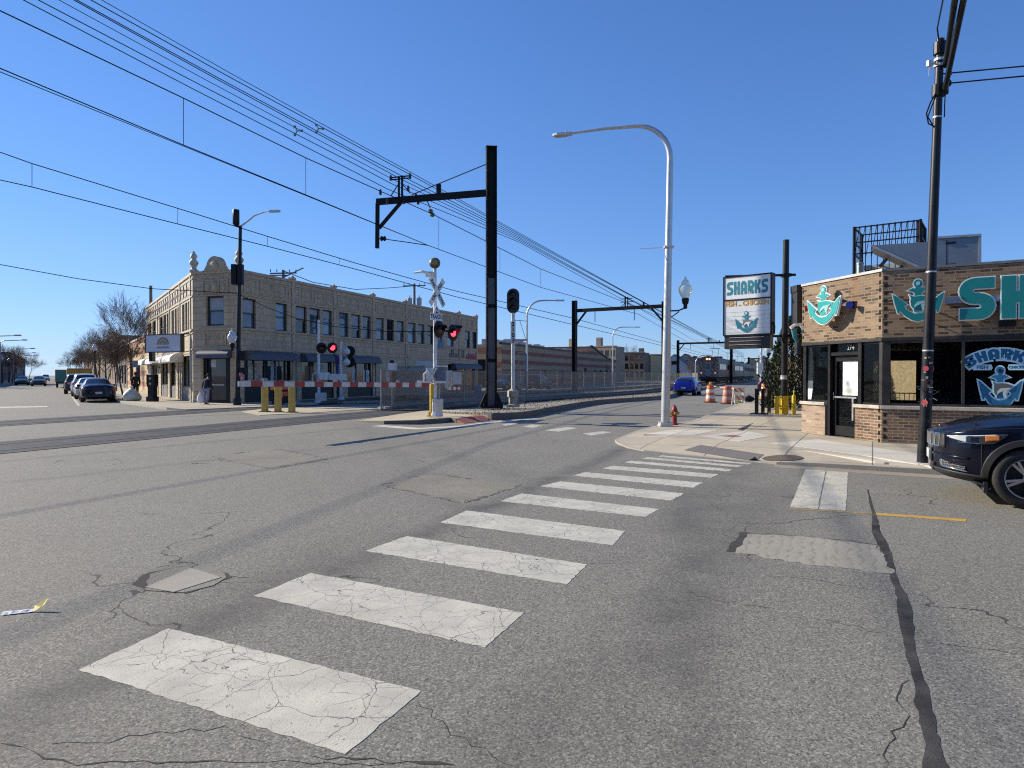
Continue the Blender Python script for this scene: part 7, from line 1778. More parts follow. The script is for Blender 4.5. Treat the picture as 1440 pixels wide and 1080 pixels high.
class Shell:
    """Lofted car body: x forward, y to its left, z up."""
    def __init__(s, tab, step=.06, k=5, win=2):
        x0, x1 = tab[0][0], tab[-1][0]; n = int((x1 - x0) / step); s.xs = [x0 + (x1 - x0) * i / n for i in range(n + 1)]
        raw = [lerp_table(tab, x) for x in s.xs]; sm = []
        for i in range(n + 1):
            w = min(win, i, n - i); seg = raw[i - w:i + w + 1]; sm.append([sum(q[c] for q in seg) / len(seg) for c in range(5)])
        s.rings = []; s.k = k
        for hw, zb, zs, zt, hr in sm:
            H = zs - zb
            ct = [(0, zb), (.78 * hw, zb), (.955 * hw, zb + .10 * H + .02), (hw, zb + .36 * H), (.995 * hw, zb + .70 * H), (.955 * hw, zs), (hr, zt - .05), (.72 * hr, zt), (0, zt + .025)]
            r = []
            for a, b in zip(ct, ct[1:]):
                for j in range(k): r.append((a[0] + (b[0] - a[0]) * j / k, a[1] + (b[1] - a[1]) * j / k))
            r.append(ct[-1])
            for _ in range(2): r = [r[0]] + [((r[i - 1][0] + 2 * r[i][0] + r[i + 1][0]) / 4, (r[i - 1][1] + 2 * r[i][1] + r[i + 1][1]) / 4) for i in range(1, len(r) - 1)] + [r[-1]]
            s.rings.append(r)
        s.m = len(s.rings[0])
    def y(s, x, z):
        f = (x - s.xs[0]) / (s.xs[-1] - s.xs[0]) * (len(s.xs) - 1); i = max(0, min(len(s.xs) - 2, int(f))); t = min(1, max(0, f - i)); o = []
        for r in (s.rings[i], s.rings[i + 1]):
            v = r[s.k * 2][0]
            for a, b in zip(r[s.k:], r[s.k + 1:s.k * 6 + 2]):
                if min(a[1], b[1]) <= z <= max(a[1], b[1]) and abs(b[1] - a[1]) > 1e-6: v = a[0] + (b[0] - a[0]) * (z - a[1]) / (b[1] - a[1])
            o.append(v)
        return o[0] * (1 - t) + o[1] * t
    def build(s, parent, mat, side_win, screens, wheels, wr):
        body, glass = MB(), {}; n = len(s.xs); k = s.k
        V = lambda i, j, sg: (s.xs[i], sg * s.rings[i][j][0], s.rings[i][j][1])
        for sg in (1, -1):
            for i in range(n - 1):
                xm = (s.xs[i] + s.xs[i + 1]) / 2
                for j in range(s.m - 1):
                    q = [V(i, j, sg), V(i + 1, j, sg), V(i + 1, j + 1, sg), V(i, j + 1, sg)]
                    if sg < 0: q = q[::-1]
                    zm = sum(v[2] for v in q) / 4
                    g = None
                    if k * 5 + 1 <= j < k * 6 - 1:
                        for w in side_win:
                            if w[0] < xm < w[1]: g = ("side_window", w, sg)
                    if j >= k * 6:
                        for w in screens:
                            if w[0] < xm < w[1]: g = ("windscreen" if w[2] else "rear_window", w, 0)
                    hole = any(hypot(xm - wx, zm - wr) < wr * 1.16 for wx in wheels) and k <= j < k * 5
                    if hole: continue
                    tgt = body if g is None else glass.setdefault(g, MB())
                    tgt.add(q, [(0, 1, 2, 3)])
        for i, rev in ((0, False), (n - 1, True)):
            ring = [V(i, j, 1) for j in range(s.m)] + [V(i, j, -1) for j in range(s.m - 2, 0, -1)]
            body.add(ring, [tuple(range(len(ring)))] if not rev else [tuple(range(len(ring) - 1, -1, -1))])
        o = weld(body.build("body", mat, parent, smooth=38), 38)
        for (nm, w, sg), g in glass.items(): weld(g.build(nm, CARGL, parent, smooth=60), 60)
        return o
    def patch(s, parent, name, mat, xa, xb, lo, hi, off=.006, sides=(1, -1), nx=14, nz=4):
        """A lamp or trim piece lying on the flank: between two height curves."""
        for sg in sides:
            mb = MB(); vs = []
            for i in range(nx + 1):
                x = xa + (xb - xa) * i / nx; a, b = lo(i / nx), hi(i / nx)
                for j in range(nz + 1): z = a + (b - a) * j / nz; vs.append((x + (off * .8 if x > 0 else -off * .8), sg * (s.y(x, z) + off), z))
            fs = [(i * (nz + 1) + j, (i + 1) * (nz + 1) + j, (i + 1) * (nz + 1) + j + 1, i * (nz + 1) + j + 1) for i in range(nx) for j in range(nz)]
            mb.add(vs, fs); o = mb.build(name, mat, parent, smooth=60)
            md = o.modifiers.new("thick", 'SOLIDIFY'); md.thickness = .012; md.offset = 0
def weld(o, ang):
    bm = bmesh.new(); bm.from_mesh(o.data); bmesh.ops.remove_doubles(bm, verts=bm.verts, dist=.0008); bm.to_mesh(o.data); bm.free()
    o.data.polygons.foreach_set("use_smooth", [True] * len(o.data.polygons)); o.data.set_sharp_from_angle(angle=radians(ang)); return o
def wheel(parent, x, y, R, spokes=5, wd=.23):
    sg = 1 if y > 0 else -1
    m = frame((x, y, R), (1, 0, 0), z=(0, sg, 0))
    prof = [(R * .62, -wd), (R * .9, -wd), (R * .985, -wd * .88), (R, -wd * .65), (R, -wd * .3), (R * .985, -.015), (R * .93, .012), (R * .80, .015), (R * .68, .0), (R * .655, -.03)]
    w = MB().lathe(prof, 36, mat=m, caps=False).build("wheel", TYRE, parent, smooth=50)
    mb = MB().lathe([(R * .60, -.09), (R * .655, -.02), (R * .67, .004), (R * .64, .006), (R * .61, -.02)], 32, mat=m, caps=False).lathe([(R * .17, -.05), (R * .17, -.012), (R * .10, -.002), (0, -.002)], 16, mat=m)
    for i in range(spokes):
        a = 2 * pi * i / spokes + .3
        for da in (-.13, .13):
            p, q = Vector((cos(a) * R * .12, sin(a) * R * .12, -.025)), Vector((cos(a + da) * R * .63, sin(a + da) * R * .63, -.018)); mb.bar(m @ p, m @ q, R * .085, .03, up=m.to_3x3() @ Vector((0, 0, 1)))
    mb.build("rim", RIMM, w, smooth=40)
    MB().lathe([(R * .6, -.12), (R * .6, -.115), (0, -.115)], 20, mat=m).build("brake_disc", M("dark_brake_disc", (.03, .03, .03), .6), w)  # flat dark disc behind the spokes
def arches(parent, sh, xs, R, mat, w=.055, out=.018):
    for x in xs:
        for sg in (1, -1):
            mb = MB(); n = 22; vs = []
            for i in range(n + 1):
                a = pi * (-.12 + 1.24 * i / n)
                for rr, o in ((R * 1.10, -.02), (R * 1.10, out), (R * 1.10 + w, out), (R * 1.10 + w + .012, -.01)):
                    px, pz = x + cos(a) * rr, R + sin(a) * rr; vs.append((px, sg * (sh.y(px, max(.26, pz)) + o), pz))
            mb.add(vs, [(4 * i + j, 4 * i + 4 + j, 4 * i + 5 + j, 4 * i + 1 + j) for i in range(n) for j in range(3)])
            mb.build("wheel_arch", mat, parent, smooth=50)
            yy = sh.y(x, R * 1.5) - .30
            MB().tube([(x, sg * yy, R * 1.05), (x, sg * (yy + .02), R * 1.05)], R * 1.3, 20).build("wheel_well", GROOVE, parent)
def car(name, label, kind, mat, loc, heading, group=None, R=.33, cladding=False, detail=True):
    t = thing(name, label, "car", (loc[0], loc[1], 0), atan2(heading[1], heading[0]), group, local=True)
    if kind == 'sedan':
        tab = [(-2.52, .62, .38, .80, .90, .5), (-2.46, .80, .32, .90, 1.0, .62), (-2.2, .90, .25, .93, 1.05, .68), (-1.75, .93, .22, .93, 1.08, .68), (-1.05, .93, .20, .93, 1.40, .56), (-.4, .93, .20, .92, 1.45, .57), (.15, .93, .20, .91, 1.41, .56), (1.0, .93, .20, .90, 1.02, .70), (1.7, .92, .22, .84, .93, .70), (2.2, .86, .25, .74, .82, .62), (2.4, .70, .30, .66, .72, .5), (2.46, .5, .36, .60, .66, .4)]
        sw = [(-1.25, -.32), (-.22, .62)]; sc = [(-1.72, -1.08, 0), (.20, .98, 1)]; wx = (1.48, -1.42)
    elif kind == 'suv':
        tab = [(-2.3, .70, .45, 1.0, 1.10, .5), (-2.24, .82, .40, 1.05, 1.45, .56), (-2.0, .90, .32, 1.06, 1.66, .62), (-1.2, .93, .24, 1.05, 1.72, .66), (-.3, .93, .24, 1.04, 1.73, .66), (.2, .93, .24, 1.03, 1.66, .62), (1.0, .93, .24, 1.02, 1.12, .74), (1.7, .91, .26, .96, 1.04, .72), (2.15, .84, .30, .88, .94, .6), (2.27, .66, .38, .8, .86, .45)]
        sw = [(-1.95, -1.15), (-1.05, -.22), (-.12, .68)]; sc = [(-2.26, -2.02, 0), (.24, .98, 1)]; wx = (1.38, -1.34)
    else:
        tab = [(-2.1, .66, .42, .86, .98, .5), (-2.04, .80, .36, .98, 1.14, .58), (-1.75, .88, .28, 1.0, 1.34, .56), (-1.1, .90, .22, .98, 1.48, .57), (-.3, .90, .20, .96, 1.52, .58), (.2, .90, .20, .94, 1.46, .56), (1.05, .90, .20, .92, 1.02, .68), (1.6, .88, .22, .86, .94, .66), (1.95, .80, .28, .74, .80, .56), (2.06, .6, .36, .64, .70, .42)]
        sw = [(-1.3, -.30), (-.20, .64)]; sc = [(-1.98, -1.2, 0), (.24, 1.02, 1)]; wx = (1.3, -1.28)
    sh = Shell(tab); sh.build(t, mat, sw, sc, wx, R)
    arches(t, sh, wx, R, CLAD if cladding else mat, .05 if cladding else .025, .012)
    for x in wx:
        for sg in (1, -1): wheel(t, x, sg * (sh.y(x, R * 1.9) - .03), R)
    xr, xf = tab[0][0], tab[-1][0]
    if detail:
        zt = {'sedan': (.70, .86), 'suv': (.88, 1.12), 'hatch': (.82, 1.0)}[kind]
        sh.patch(t, "tail_light", TAILR, xr + .03, xr + .32, lambda f: zt[0] + .03 * f, lambda f: zt[1], .01)
        sh.patch(t, "headlight", HEADL, xf - .45, xf - .05, lambda f: zt[0] - .13 - .02 * f, lambda f: zt[0] - .01 - .06 * f, .01)
        zz = {'sedan': .56, 'suv': .74, 'hatch': .60}[kind]
        MB().box((xr - .035, -.17, zz - .05), (xr - .01, .17, zz + .08)).build("number_plate", PLATE, t)
        MB().box((xr - .05, -.66, zz - .22), (xr + .12, .66, zz - .12)).build("bumper_trim", CLAD, t, bevel=.02)
        MB().box((xf - .08, -.42, .40), (xf + .025, .42, .54)).build("grille", CLAD, t, bevel=.01)
        for sg in (1, -1): MB().cbox((.66, sg * (sh.y(.66, .95) + .10), .98), (.12, .2, .14)).build("wing_mirror", mat, t, bevel=.03)
        for sg in (1, -1):
            for x in (.05, -.85): MB().cbox((x, sg * (sh.y(x, .85) + .012), .84), (.16, .03, .03)).build("door_handle", mat, t)
    return t, sh
NAVY = paint("navy_car_paint", (.010, .014, .035)); SILV = paint("silver_car_paint", (.42, .43, .44), .6); WHITEC = paint("white_car_paint", (.68, .68, .67), .1); BLUE = paint("blue_car_paint", (.012, .03, .30), .4); DGREY = paint("dark_grey_car_paint", (.04, .043, .048)); DBLUE = paint("slate_blue_car_paint", (.07, .085, .14))
RED = paint("maroon_car_paint", (.12, .015, .02)); GREEN = paint("dark_green_car_paint", (.02, .045, .04))
Uh = (-.556, .831)
def at_street(s, lat): p = U3 * s + UR3 * lat; return (p.x, p.y)
car("parked_car", "dark navy sedan parked nearest the tracks at the kerb, seen from behind", 'sedan', NAVY, at_street(49.6, 2.02), Uh, "cars parked along the left street's kerb", .34)
car("parked_car", "silver car parked directly in front of the dark navy sedan", 'sedan', SILV, at_street(56.2, 1.85), Uh, "cars parked along the left street's kerb", .33)
car("parked_car", "silver grey SUV parked third in the kerb row", 'suv', SILV, at_street(62.6, 1.75), Uh, "cars parked along the left street's kerb", .35)
car("parked_car", "dark grey SUV parked just behind the yellow truck", 'suv', DGREY, at_street(71, 1.35), Uh, "cars parked along the left street's kerb", .36)
for s, lat, mat, lab, kd in ((121, -2.3, DGREY, "dark car driving toward the crossing, nearest of the oncoming traffic", 'sedan'), (131, -4.6, GREEN, "dark green car waiting beside the nearest oncoming car", 'sedan'), (138, -2.5, RED, "maroon car with bright reflections behind the dark oncoming car", 'sedan'), (215, -2.6, WHITEC, "small pale car far down the street", 'suv'), (236, .3, SILV, "tiny silver car far down the street in the other lane", 'suv')):
    car("driving_car", lab, kd, mat, at_street(s, lat), (.556, -.831) if lat < 0 else Uh, "cars far down the left street", .33, detail=s < 150)
b0 = G(961, 556.5); hd = Vector((.40, .92)).normalized()
car("driving_car", "bright blue hatchback driving away beside the orange barrels", 'hatch', BLUE, (b0.x + hd.x * 2.1, b0.y + hd.y * 2.1), hd, None, .32)
for px, Y, mat, lab, kd in ((712, 72, DBLUE, "slate blue SUV parked behind the fence beside the signal post", 'suv'), (758, 79, DBLUE, "slate blue SUV parked farther along behind the fence", 'suv')):
    p = P(px, 540, Y); car("parked_car", lab, kd, mat, (p.x, p.y), (.36, .93) if px > 730 else (-.5, -.86), "cars parked behind the railway fence", .35)
for px, Y, mat, lab in ((1086, 52, NAVY, "dark car parked past the orange barricades"),):
    p = P(px, 540, Y); car("parked_car", lab, 'suv', mat, (p.x, p.y), (.42, .9), None, .35)
def truck(label, s, lat, mat, L=6.5, hh=3.1, cabm=None):
    t = thing("box_truck", label, "truck", (*at_street(s, lat), 0), atan2(Uh[1], Uh[0]), "trucks parked on the left street", local=True)
    MB().box((-L / 2, -1.15, .75), (L / 2 - 1.6, 1.15, hh)).build("cargo_box", mat, t, bevel=.04)
    MB().prism([(L / 2 - 1.55, .6), (L / 2 + .3, .6), (L / 2 + .3, 1.3), (L / 2 - .1, 1.45), (L / 2 - .5, 2.1), (L / 2 - 1.55, 2.15)], -1.0, 1.0, 0, Matrix(((1, 0, 0, 0), (0, 0, -1, 0), (0, 1, 0, 0), (0, 0, 0, 1)))).build("cab", cabm or mat, t, bevel=.05)
    mb = MB()
    for y in (-1.12, 1.12): mb.box((-L / 2 - .03, y - .04, .75), (-L / 2, y + .04, hh))
    mb.box((-L / 2 - .03, -1.08, hh - .12), (-L / 2, 1.08, hh - .04)); mb.box((-L / 2 - .03, -.02, .75), (-L / 2, .02, hh - .12)); mb.build("rear_frame", M("truck_frame", (.2, .17, .1), .5), t)
    MB().box((-L / 2 - .1, -1.1, .5), (L / 2 - .3, 1.1, .75)).build("chassis", TD, t)
    for x in (-L / 2 + 1.2, L / 2 - .6):
        for sg in (1, -1): wheel(t, x, sg * 1.06, .42)
    for sg in (1, -1): MB().box((-L / 2 - .13, sg * .95 - .12, .55), (-L / 2 - .1, sg * .95 + .12, .68)).build("tail_light", TAILR, t)
truck("yellow box truck parked ahead of the dark grey SUV", 91, 2.0, M("truck_yellow", (.36, .22, .03), .6, var=.15), 6, 2.35)
truck("teal box truck parked in front of the yellow one", 106, .9, M("truck_teal", (.05, .20, .18), .6), 6, 2.3)

# ---- dark SUV entering at the edge of the frame
HDJ = Vector((-.888, .46)).normalized()
JM = paint("midnight_blue_suv_paint", (.0045, .006, .016), .3, .22)
jt = [(-2.32, .62, .50, .98, 1.05, .5), (-2.28, .78, .42, 1.05, 1.45, .55), (-2.1, .88, .35, 1.08, 1.58, .6), (-1.6, .92, .28, 1.08, 1.66, .63), (-.5, .925, .24, 1.06, 1.70, .64), (.1, .925, .24, 1.05, 1.64, .60), (.95, .925, .24, 1.035, 1.135, .74), (1.5, .925, .26, 1.015, 1.10, .76), (1.70, .905, .26, .99, 1.065, .74), (1.90, .845, .27, .955, 1.02, .68), (2.06, .745, .28, .92, .98, .60), (2.17, .63, .30, .89, .945, .52), (2.25, .48, .32, .87, .92, .40), (2.30, .32, .35, .85, .895, .28), (2.325, .16, .38, .83, .87, .14)]
ax = Vector((6.30, 8.25)) - .93 * Vector((-HDJ.y, HDJ.x)) - 1.35 * HDJ
jp = thing("suv", "dark midnight-blue SUV with slotted chrome grille, nosing in beside the black utility pole", "car", (ax.x, ax.y, 0), atan2(HDJ.y, HDJ.x), None, local=True)
sh = Shell(jt, .03, 8, 3); sh.build(jp, JM, [(-1.95, -1.2), (-1.1, -.25), (-.15, .62)], [(-2.26, -2.05, 0), (.16, .93, 1)], (1.35, -1.35), .372)
arches(jp, sh, (1.35, -1.35), .372, CLAD, .07, .02)
for x in (1.35, -1.35):
    for sg in (1, -1): wheel(jp, x, sg * (sh.y(x, .7) - .01), .372, 5, .24)
S = sh.patch
leaf = lambda f: min(1., f / .22, (1 - f) / .5)
S(jp, "headlight", M("headlight_housing", (.035, .04, .045), .12, coat=1.), 1.56, 2.17, lambda f: .90 - .06 * f - .10 * leaf(f), lambda f: .915 - .055 * f, .004, nx=26)
S(jp, "daytime_light", M("daytime_light_bar", (.62, .66, .62), .15, coat=.5), 1.66, 2.16, lambda f: .892 - .05 * f, lambda f: .905 - .05 * f, .010, nx=20)
S(jp, "headlight_reflector", HEADL, 1.97, 2.14, lambda f: .785 + .045 * f, lambda f: .867 - .012 * f, .009)
S(jp, "projector_lens", M("dark_lens_glass", (.01, .012, .02), .05, coat=1.), 1.86, 1.96, lambda f: .792, lambda f: .870, .010)
S(jp, "turn_signal", AMBER, 1.64, 1.78, lambda f: .832 - .02 * f, lambda f: .893 - .012 * f, .012)
S(jp, "headlight_trim", CHROME, 1.84, 2.06, lambda f: .780, lambda f: .786, .010, nx=12, nz=1)
S(jp, "lower_bumper", CLAD, 1.78, 2.30, lambda f: .25 + .11 * f, lambda f: .37 + .05 * f, .012, nx=30)
S(jp, "sill_cladding", CLAD, -.9, .92, lambda f: .25, lambda f: .40, .012, nx=16)
S(jp, "fog_lamp_mesh", brick("dark_mesh_grille", (.02, .02, .02), (.03, .03, .03), (.22, .22, .22), .035, .03, .005, bump=.3), 1.98, 2.21, lambda f: .415 + .02 * f, lambda f: .475 + .06 * f * f, .006)
S(jp, "fog_lamp_trim", CHROME, 1.96, 2.225, lambda f: .408 + .03 * f, lambda f: .42 + .045 * f, .012, nz=1)
S(jp, "fog_lamp_trim", CHROME, 2.205, 2.23, lambda f: .43 + .02 * f, lambda f: .535, .012, nx=4)
S(jp, "bumper_crease", JM, 1.95, 2.30, lambda f: .57 + .01 * f, lambda f: .60 + .01 * f, .012, nx=16, nz=2)
def slot(y0, y1, z0, z1, xo):
    """A slot across the nose: a rounded chrome loop with a dark well."""
    return y0, y1, z0, z1
gm = MB(); gd_ = MB()
for k in range(7):
    yc = (k - 3) * .135
    xn = max(x for x in [2.32 - .0008 * j for j in range(0, 400)] if sh.y(x, .78) >= abs(yc) - .0005 or x < 2.0)
    ya = yc - .05; yb_ = yc + .05
    def xsurf(y, z):
        lo, hi = 1.9, 2.324
        for _ in range(24):
            md = (lo + hi) / 2
            if sh.y(md, z) > abs(y): lo = md
            else: hi = md
        return lo
    loop = [(ya, .70), (yb_, .70), (yb_ + .004 * (k - 3), .865), (ya + .004 * (k - 3), .865)]
    pts = [Vector((xsurf(y, z) + .012, y, z)) for y, z in loop]
    for i in range(4): gm.tube([pts[i], pts[(i + 1) % 4]], .013, 6)
    gd_.add([p - Vector((.006, 0, 0)) for p in pts], [(0, 1, 2, 3)])
gm.build("grille_surround", CHROME, jp, smooth=50); gd_.build("grille_slot", GROOVE, jp)
S(jp, "grille_panel", CLAD, 2.19, 2.318, lambda f: .685, lambda f: .872, .003, nx=10)
mb = MB(); mb.box((2.325, -.18, .50), (2.345, .18, .62)); mb.build("number_plate", PLATE, jp); mb = MB(); mb.box((2.30, -.26, .47), (2.327, .26, .66)); mb.build("plate_holder", CLAD, jp, bevel=.01)
MB().box((2.27, -.34, .36), (2.318, .34, .47)).build("lower_grille", CLAD, jp, bevel=.02)
mb = MB(); mb.lathe([(.03, 0), (.028, .012), (0, .014)], 14, mat=frame((2.20, 0, .945), (1, 0, 0), z=(.5, 0, .86)) @ Matrix.Diagonal((1, 2.0, 1, 1))); mb.build("hood_badge", CHROME, jp)
for sg in (1, -1):
    MB().box((.93, sg * .88 - .04, .10), (.96, sg * .88 + .04, .30)).build("mud_flap", CLAD, jp)
    MB().box((1.76, sg * .80 - .06, .16), (1.80, sg * .80 + .06, .30)).build("air_deflector", CLAD, jp)
    MB().cbox((.72, sg * (sh.y(.72, 1.02) + .12), 1.10), (.14, .24, .18)).build("wing_mirror", JM, jp, bevel=.04)
    for x in (-.05, -1.0): MB().cbox((x, sg * (sh.y(x, .92) + .014), .93), (.18, .03, .03)).build("door_handle", JM, jp)
S(jp, "tail_light", TAILR, -2.28, -1.98, lambda f: .96, lambda f: 1.08, .008)

S(jp, "panel_gap", GROOVE, .605, .612, lambda f: .40, lambda f: 1.0, .002, nx=1, nz=10); S(jp, "panel_gap", GROOVE, -.385, -.378, lambda f: .40, lambda f: 1.0, .002, nx=1, nz=10)
S(jp, "panel_gap", GROOVE, .95, 2.02, lambda f: 1.0 - .075 * f * f, lambda f: 1.006 - .075 * f * f, .002, nx=24, nz=1)
S(jp, "panel_gap", GROOVE, 1.82, 1.828, lambda f: .42, lambda f: .80, .002, nx=1, nz=8)
# ================================================================== TREES
BARK = M("grey_bark", (.11, .085, .066), .95, var=.35, scale=6, bump=.4, bscale=30)
TWIG = M("twig_bark", (.15, .105, .075), .95, var=.3)
LEAFD = M("dead_leaf", (.10, .06, .03), .9, var=.4)
def bare_meshes(h, seed, spread=.55, levels=5, lean=0., density=3, thin=1., leaves=0, fork=.30):
    rnd = random.Random(seed); tr, cr = MB(), MB(); lf = MB()
    def grow_(p, d, L, r, lev):
        n = 4 if lev < 2 else 3; pts = [p]; q = p.copy(); dd = d.copy()
        for i in range(n):
            dd = (dd + Vector((rnd.uniform(-1, 1), rnd.uniform(-1, 1), rnd.uniform(-.3, .7))) * (.10 + .06 * lev)).normalized(); q = q + dd * L / n; pts.append(q.copy())
        rs = [r * (1 - .5 * i / n) for i in range(n + 1)]
        (tr if lev < 2 else cr).tube(pts, rs, 7 if lev < 1 else (5 if lev < 3 else 3), caps=False)
        if lev >= levels:
            if leaves and rnd.random() < leaves:
                s = .05 + .05 * rnd.random(); c = pts[-1]; ax_ = Vector((rnd.uniform(-1, 1), rnd.uniform(-1, 1), rnd.uniform(-1, 1))).normalized(); b = ax_.orthogonal().normalized()
                lf.add([c, c + ax_ * s + b * s * .5, c + ax_ * s * 2, c + ax_ * s - b * s * .5], [(0, 1, 2, 3)])
            return
        k = density + (1 if rnd.random() < .5 else 0)
        for i in range(k):
            f = rnd.uniform(.35 if lev else .55, 1.0); j = min(n - 1, int(f * n)); b = pts[j].lerp(pts[j + 1], f * n - j)
            ax_ = dd.orthogonal().normalized(); ax_.rotate(Matrix.Rotation(rnd.uniform(0, 2 * pi), 3, dd))
            nd = (dd * cos(spread * rnd.uniform(.5, 1.4)) + ax_ * sin(spread * rnd.uniform(.6, 1.5)) + Vector((0, 0, .12))).normalized()
            grow_(b, nd, L * rnd.uniform(.55, .8), max(.012 * thin, rs[min(n, j + 1)] * rnd.uniform(.5, .7)), lev + 1)
        grow_(pts[-1], dd, L * .7, max(.011 * thin, rs[-1]), lev + 1)
    grow_(Vector((0, 0, 0)), Vector((lean, 0, 1)).normalized(), h * fork, h * .016 * thin, 0)
    return tr, cr, lf
def tree_proto(name, label, h, seed, group, **kw):
    tr, cr, lf = bare_meshes(h, seed, **kw)
    t = thing(name, label, "tree", local=True, group=group)
    tr.build("trunk", BARK, t, smooth=60); cr.build("crown", TWIG, t)
    if lf.v: lf.build("dead_leaves", LEAFD, t)
    return t
g1 = G(173.5, 561, .12); g2 = G(187, 557, .12)
t = tree_proto("bare_tree", "bare forked street tree nearest the parked navy sedan", 5.6, 4, "street trees by the corner building", spread=.62, levels=5, thin=.75, leaves=.12, lean=-.05); t.location = g1
t = tree_proto("bare_tree", "taller bare tree right beside the striped brick wall", 8.8, 12, "street trees by the corner building", spread=.45, levels=5, thin=.6, leaves=.03); t.location = (g2.x, g2.y, .12)
pr = [tree_proto("bare_tree", "x", 8.5, 21 + i, "bare trees along the left street", spread=.6, levels=5, density=(3, 3, 2)[i], thin=(.6, .6, .75)[i]) for i in range(3)]
spots = [(74, 4.6, 7.2), (84, 4.3, 8.2), (95, 4.9, 9.4), (106, 4.3, 9.0), (120, 4.8, 10.5), (136, 4.5, 9.5), (152, 5., 11), (172, 4.6, 11), (196, 4.8, 12), (225, 4.8, 12), (104, -8.2, 6.8), (114, -9.0, 7.0), (128, -8.4, 7.5), (142, -8.8, 8.2), (158, -8.5, 9.), (176, -8.5, 9.5), (198, -8.4, 10), (222, -8.5, 10), (255, -8.6, 11), (300, -8.6, 12), (109, -10.5, 7.5), (121, -10.8, 8), (135, -10.6, 8.2), (168, -7.6, 9), (262, 4.8, 12), (310, 5, 13)]
ordn = ["first", "second", "third", "fourth", "fifth", "sixth", "seventh", "eighth", "ninth", "tenth", "eleventh", "twelfth", "thirteenth", "fourteenth", "fifteenth", "sixteenth"]
cn_ = {1: 0, -1: 0}; used_p = set()
for i, (s, lat, h) in enumerate(spots):
    x, y = at_street(s, lat); sg = 1 if lat > 0 else -1
    lab = "bare street tree, %s back %s" % (ordn[cn_[sg]], "on the sunny side behind the parked cars" if sg > 0 else "on the shaded side of the left street"); cn_[sg] += 1
    k = i % 3 if sg > 0 else i % 2
    if k not in used_p: o = pr[k]; used_p.add(k)
    else: o = dup(pr[k], (0, 0, 0))
    o.location = (x, y, .1); o.rotation_euler = (0, 0, i * 1.7); o.scale = (h / 8.5 * 1.15, h / 8.5 * 1.15, h / 8.5); o['label'] = lab; o['group'] = "bare trees along the left street"
for px, Y, h, lab, i in ((972, 150, 7.4, "spreading bare tree between the portal and the train front", 0), (880, 176, 11.5, "bare tree standing taller than the dark flats behind the fence", 1), (925, 215, 10, "bare tree top over the flat-roofed dark block", 2), (846, 140, 6.5, "leafless tree in front of the tan brick apartments", 0), (1058, 260, 9, "small bare tree beyond the train's tail", 1), (752, 128, 8, "bare treetop just above the striped warehouse roof", 2), (733, 135, 7.6, "second bare treetop above the striped warehouse, beside the signal head", 0)):
    o = dup(pr[i], (0, 0, 0)); c_ = P(px, 530, Y); o.location = (c_.x, c_.y, 0); o.rotation_euler = (0, 0, px); o.scale = (h / 8.5 * 1.1,) * 2 + (h / 8.5,); o['label'] = lab; o['group'] = "bare trees beyond the tracks"
# evergreen beside the restaurant
ev = P(1113, 540, 30); ev.z = .1
t = thing("evergreen_tree", "dense dark green conical evergreen between the black sign pole and the restaurant", "tree", ev)
MB().tube([ev, ev + Vector((0, 0, 3.4))], [.12, .03], 8).build("trunk", BARK, t)
rnd = random.Random(11); mb = MB()
for i in range(9000):
    z = 3.95 * (1 - sqrt(rnd.random())) * 1.0 if rnd.random() < .8 else rnd.uniform(0, 3.9); f = 1 - z / 4.0
    R_ = (1.02 * min(1, f * 1.7) ** .8) * (1 + .18 * sin(z * 7 + i % 5) * .5); a = rnd.uniform(0, 2 * pi); rr = R_ * sqrt(rnd.uniform(.45, 1.0))
    lump = 1 + .16 * sin(a * 3 + z * 4) + .1 * sin(a * 7 - z * 9)
    c = ev + Vector((cos(a) * rr * lump, sin(a) * rr * lump, .1 + z)); d = Vector((cos(a) * .5, sin(a) * .5, rnd.uniform(.4, 1.3))).normalized(); d += Vector((rnd.uniform(-.5, .5), rnd.uniform(-.5, .5), 0)); d.normalize(); b = d.orthogonal().normalized(); b.rotate(Matrix.Rotation(rnd.uniform(0, 6.3), 3, d)); s = rnd.uniform(.05, .13)
    mb.add([c, c + d * s * .6 + b * s * .35, c + d * s * 1.5, c + d * s * .6 - b * s * .35], [(0, 1, 2, 3)], 0 if rnd.random() < .7 else 1)
mb.build("foliage", [M("evergreen_needles", (.022, .038, .016), .8, var=.4), M("evergreen_tips", (.055, .065, .025), .8, var=.3)], t)

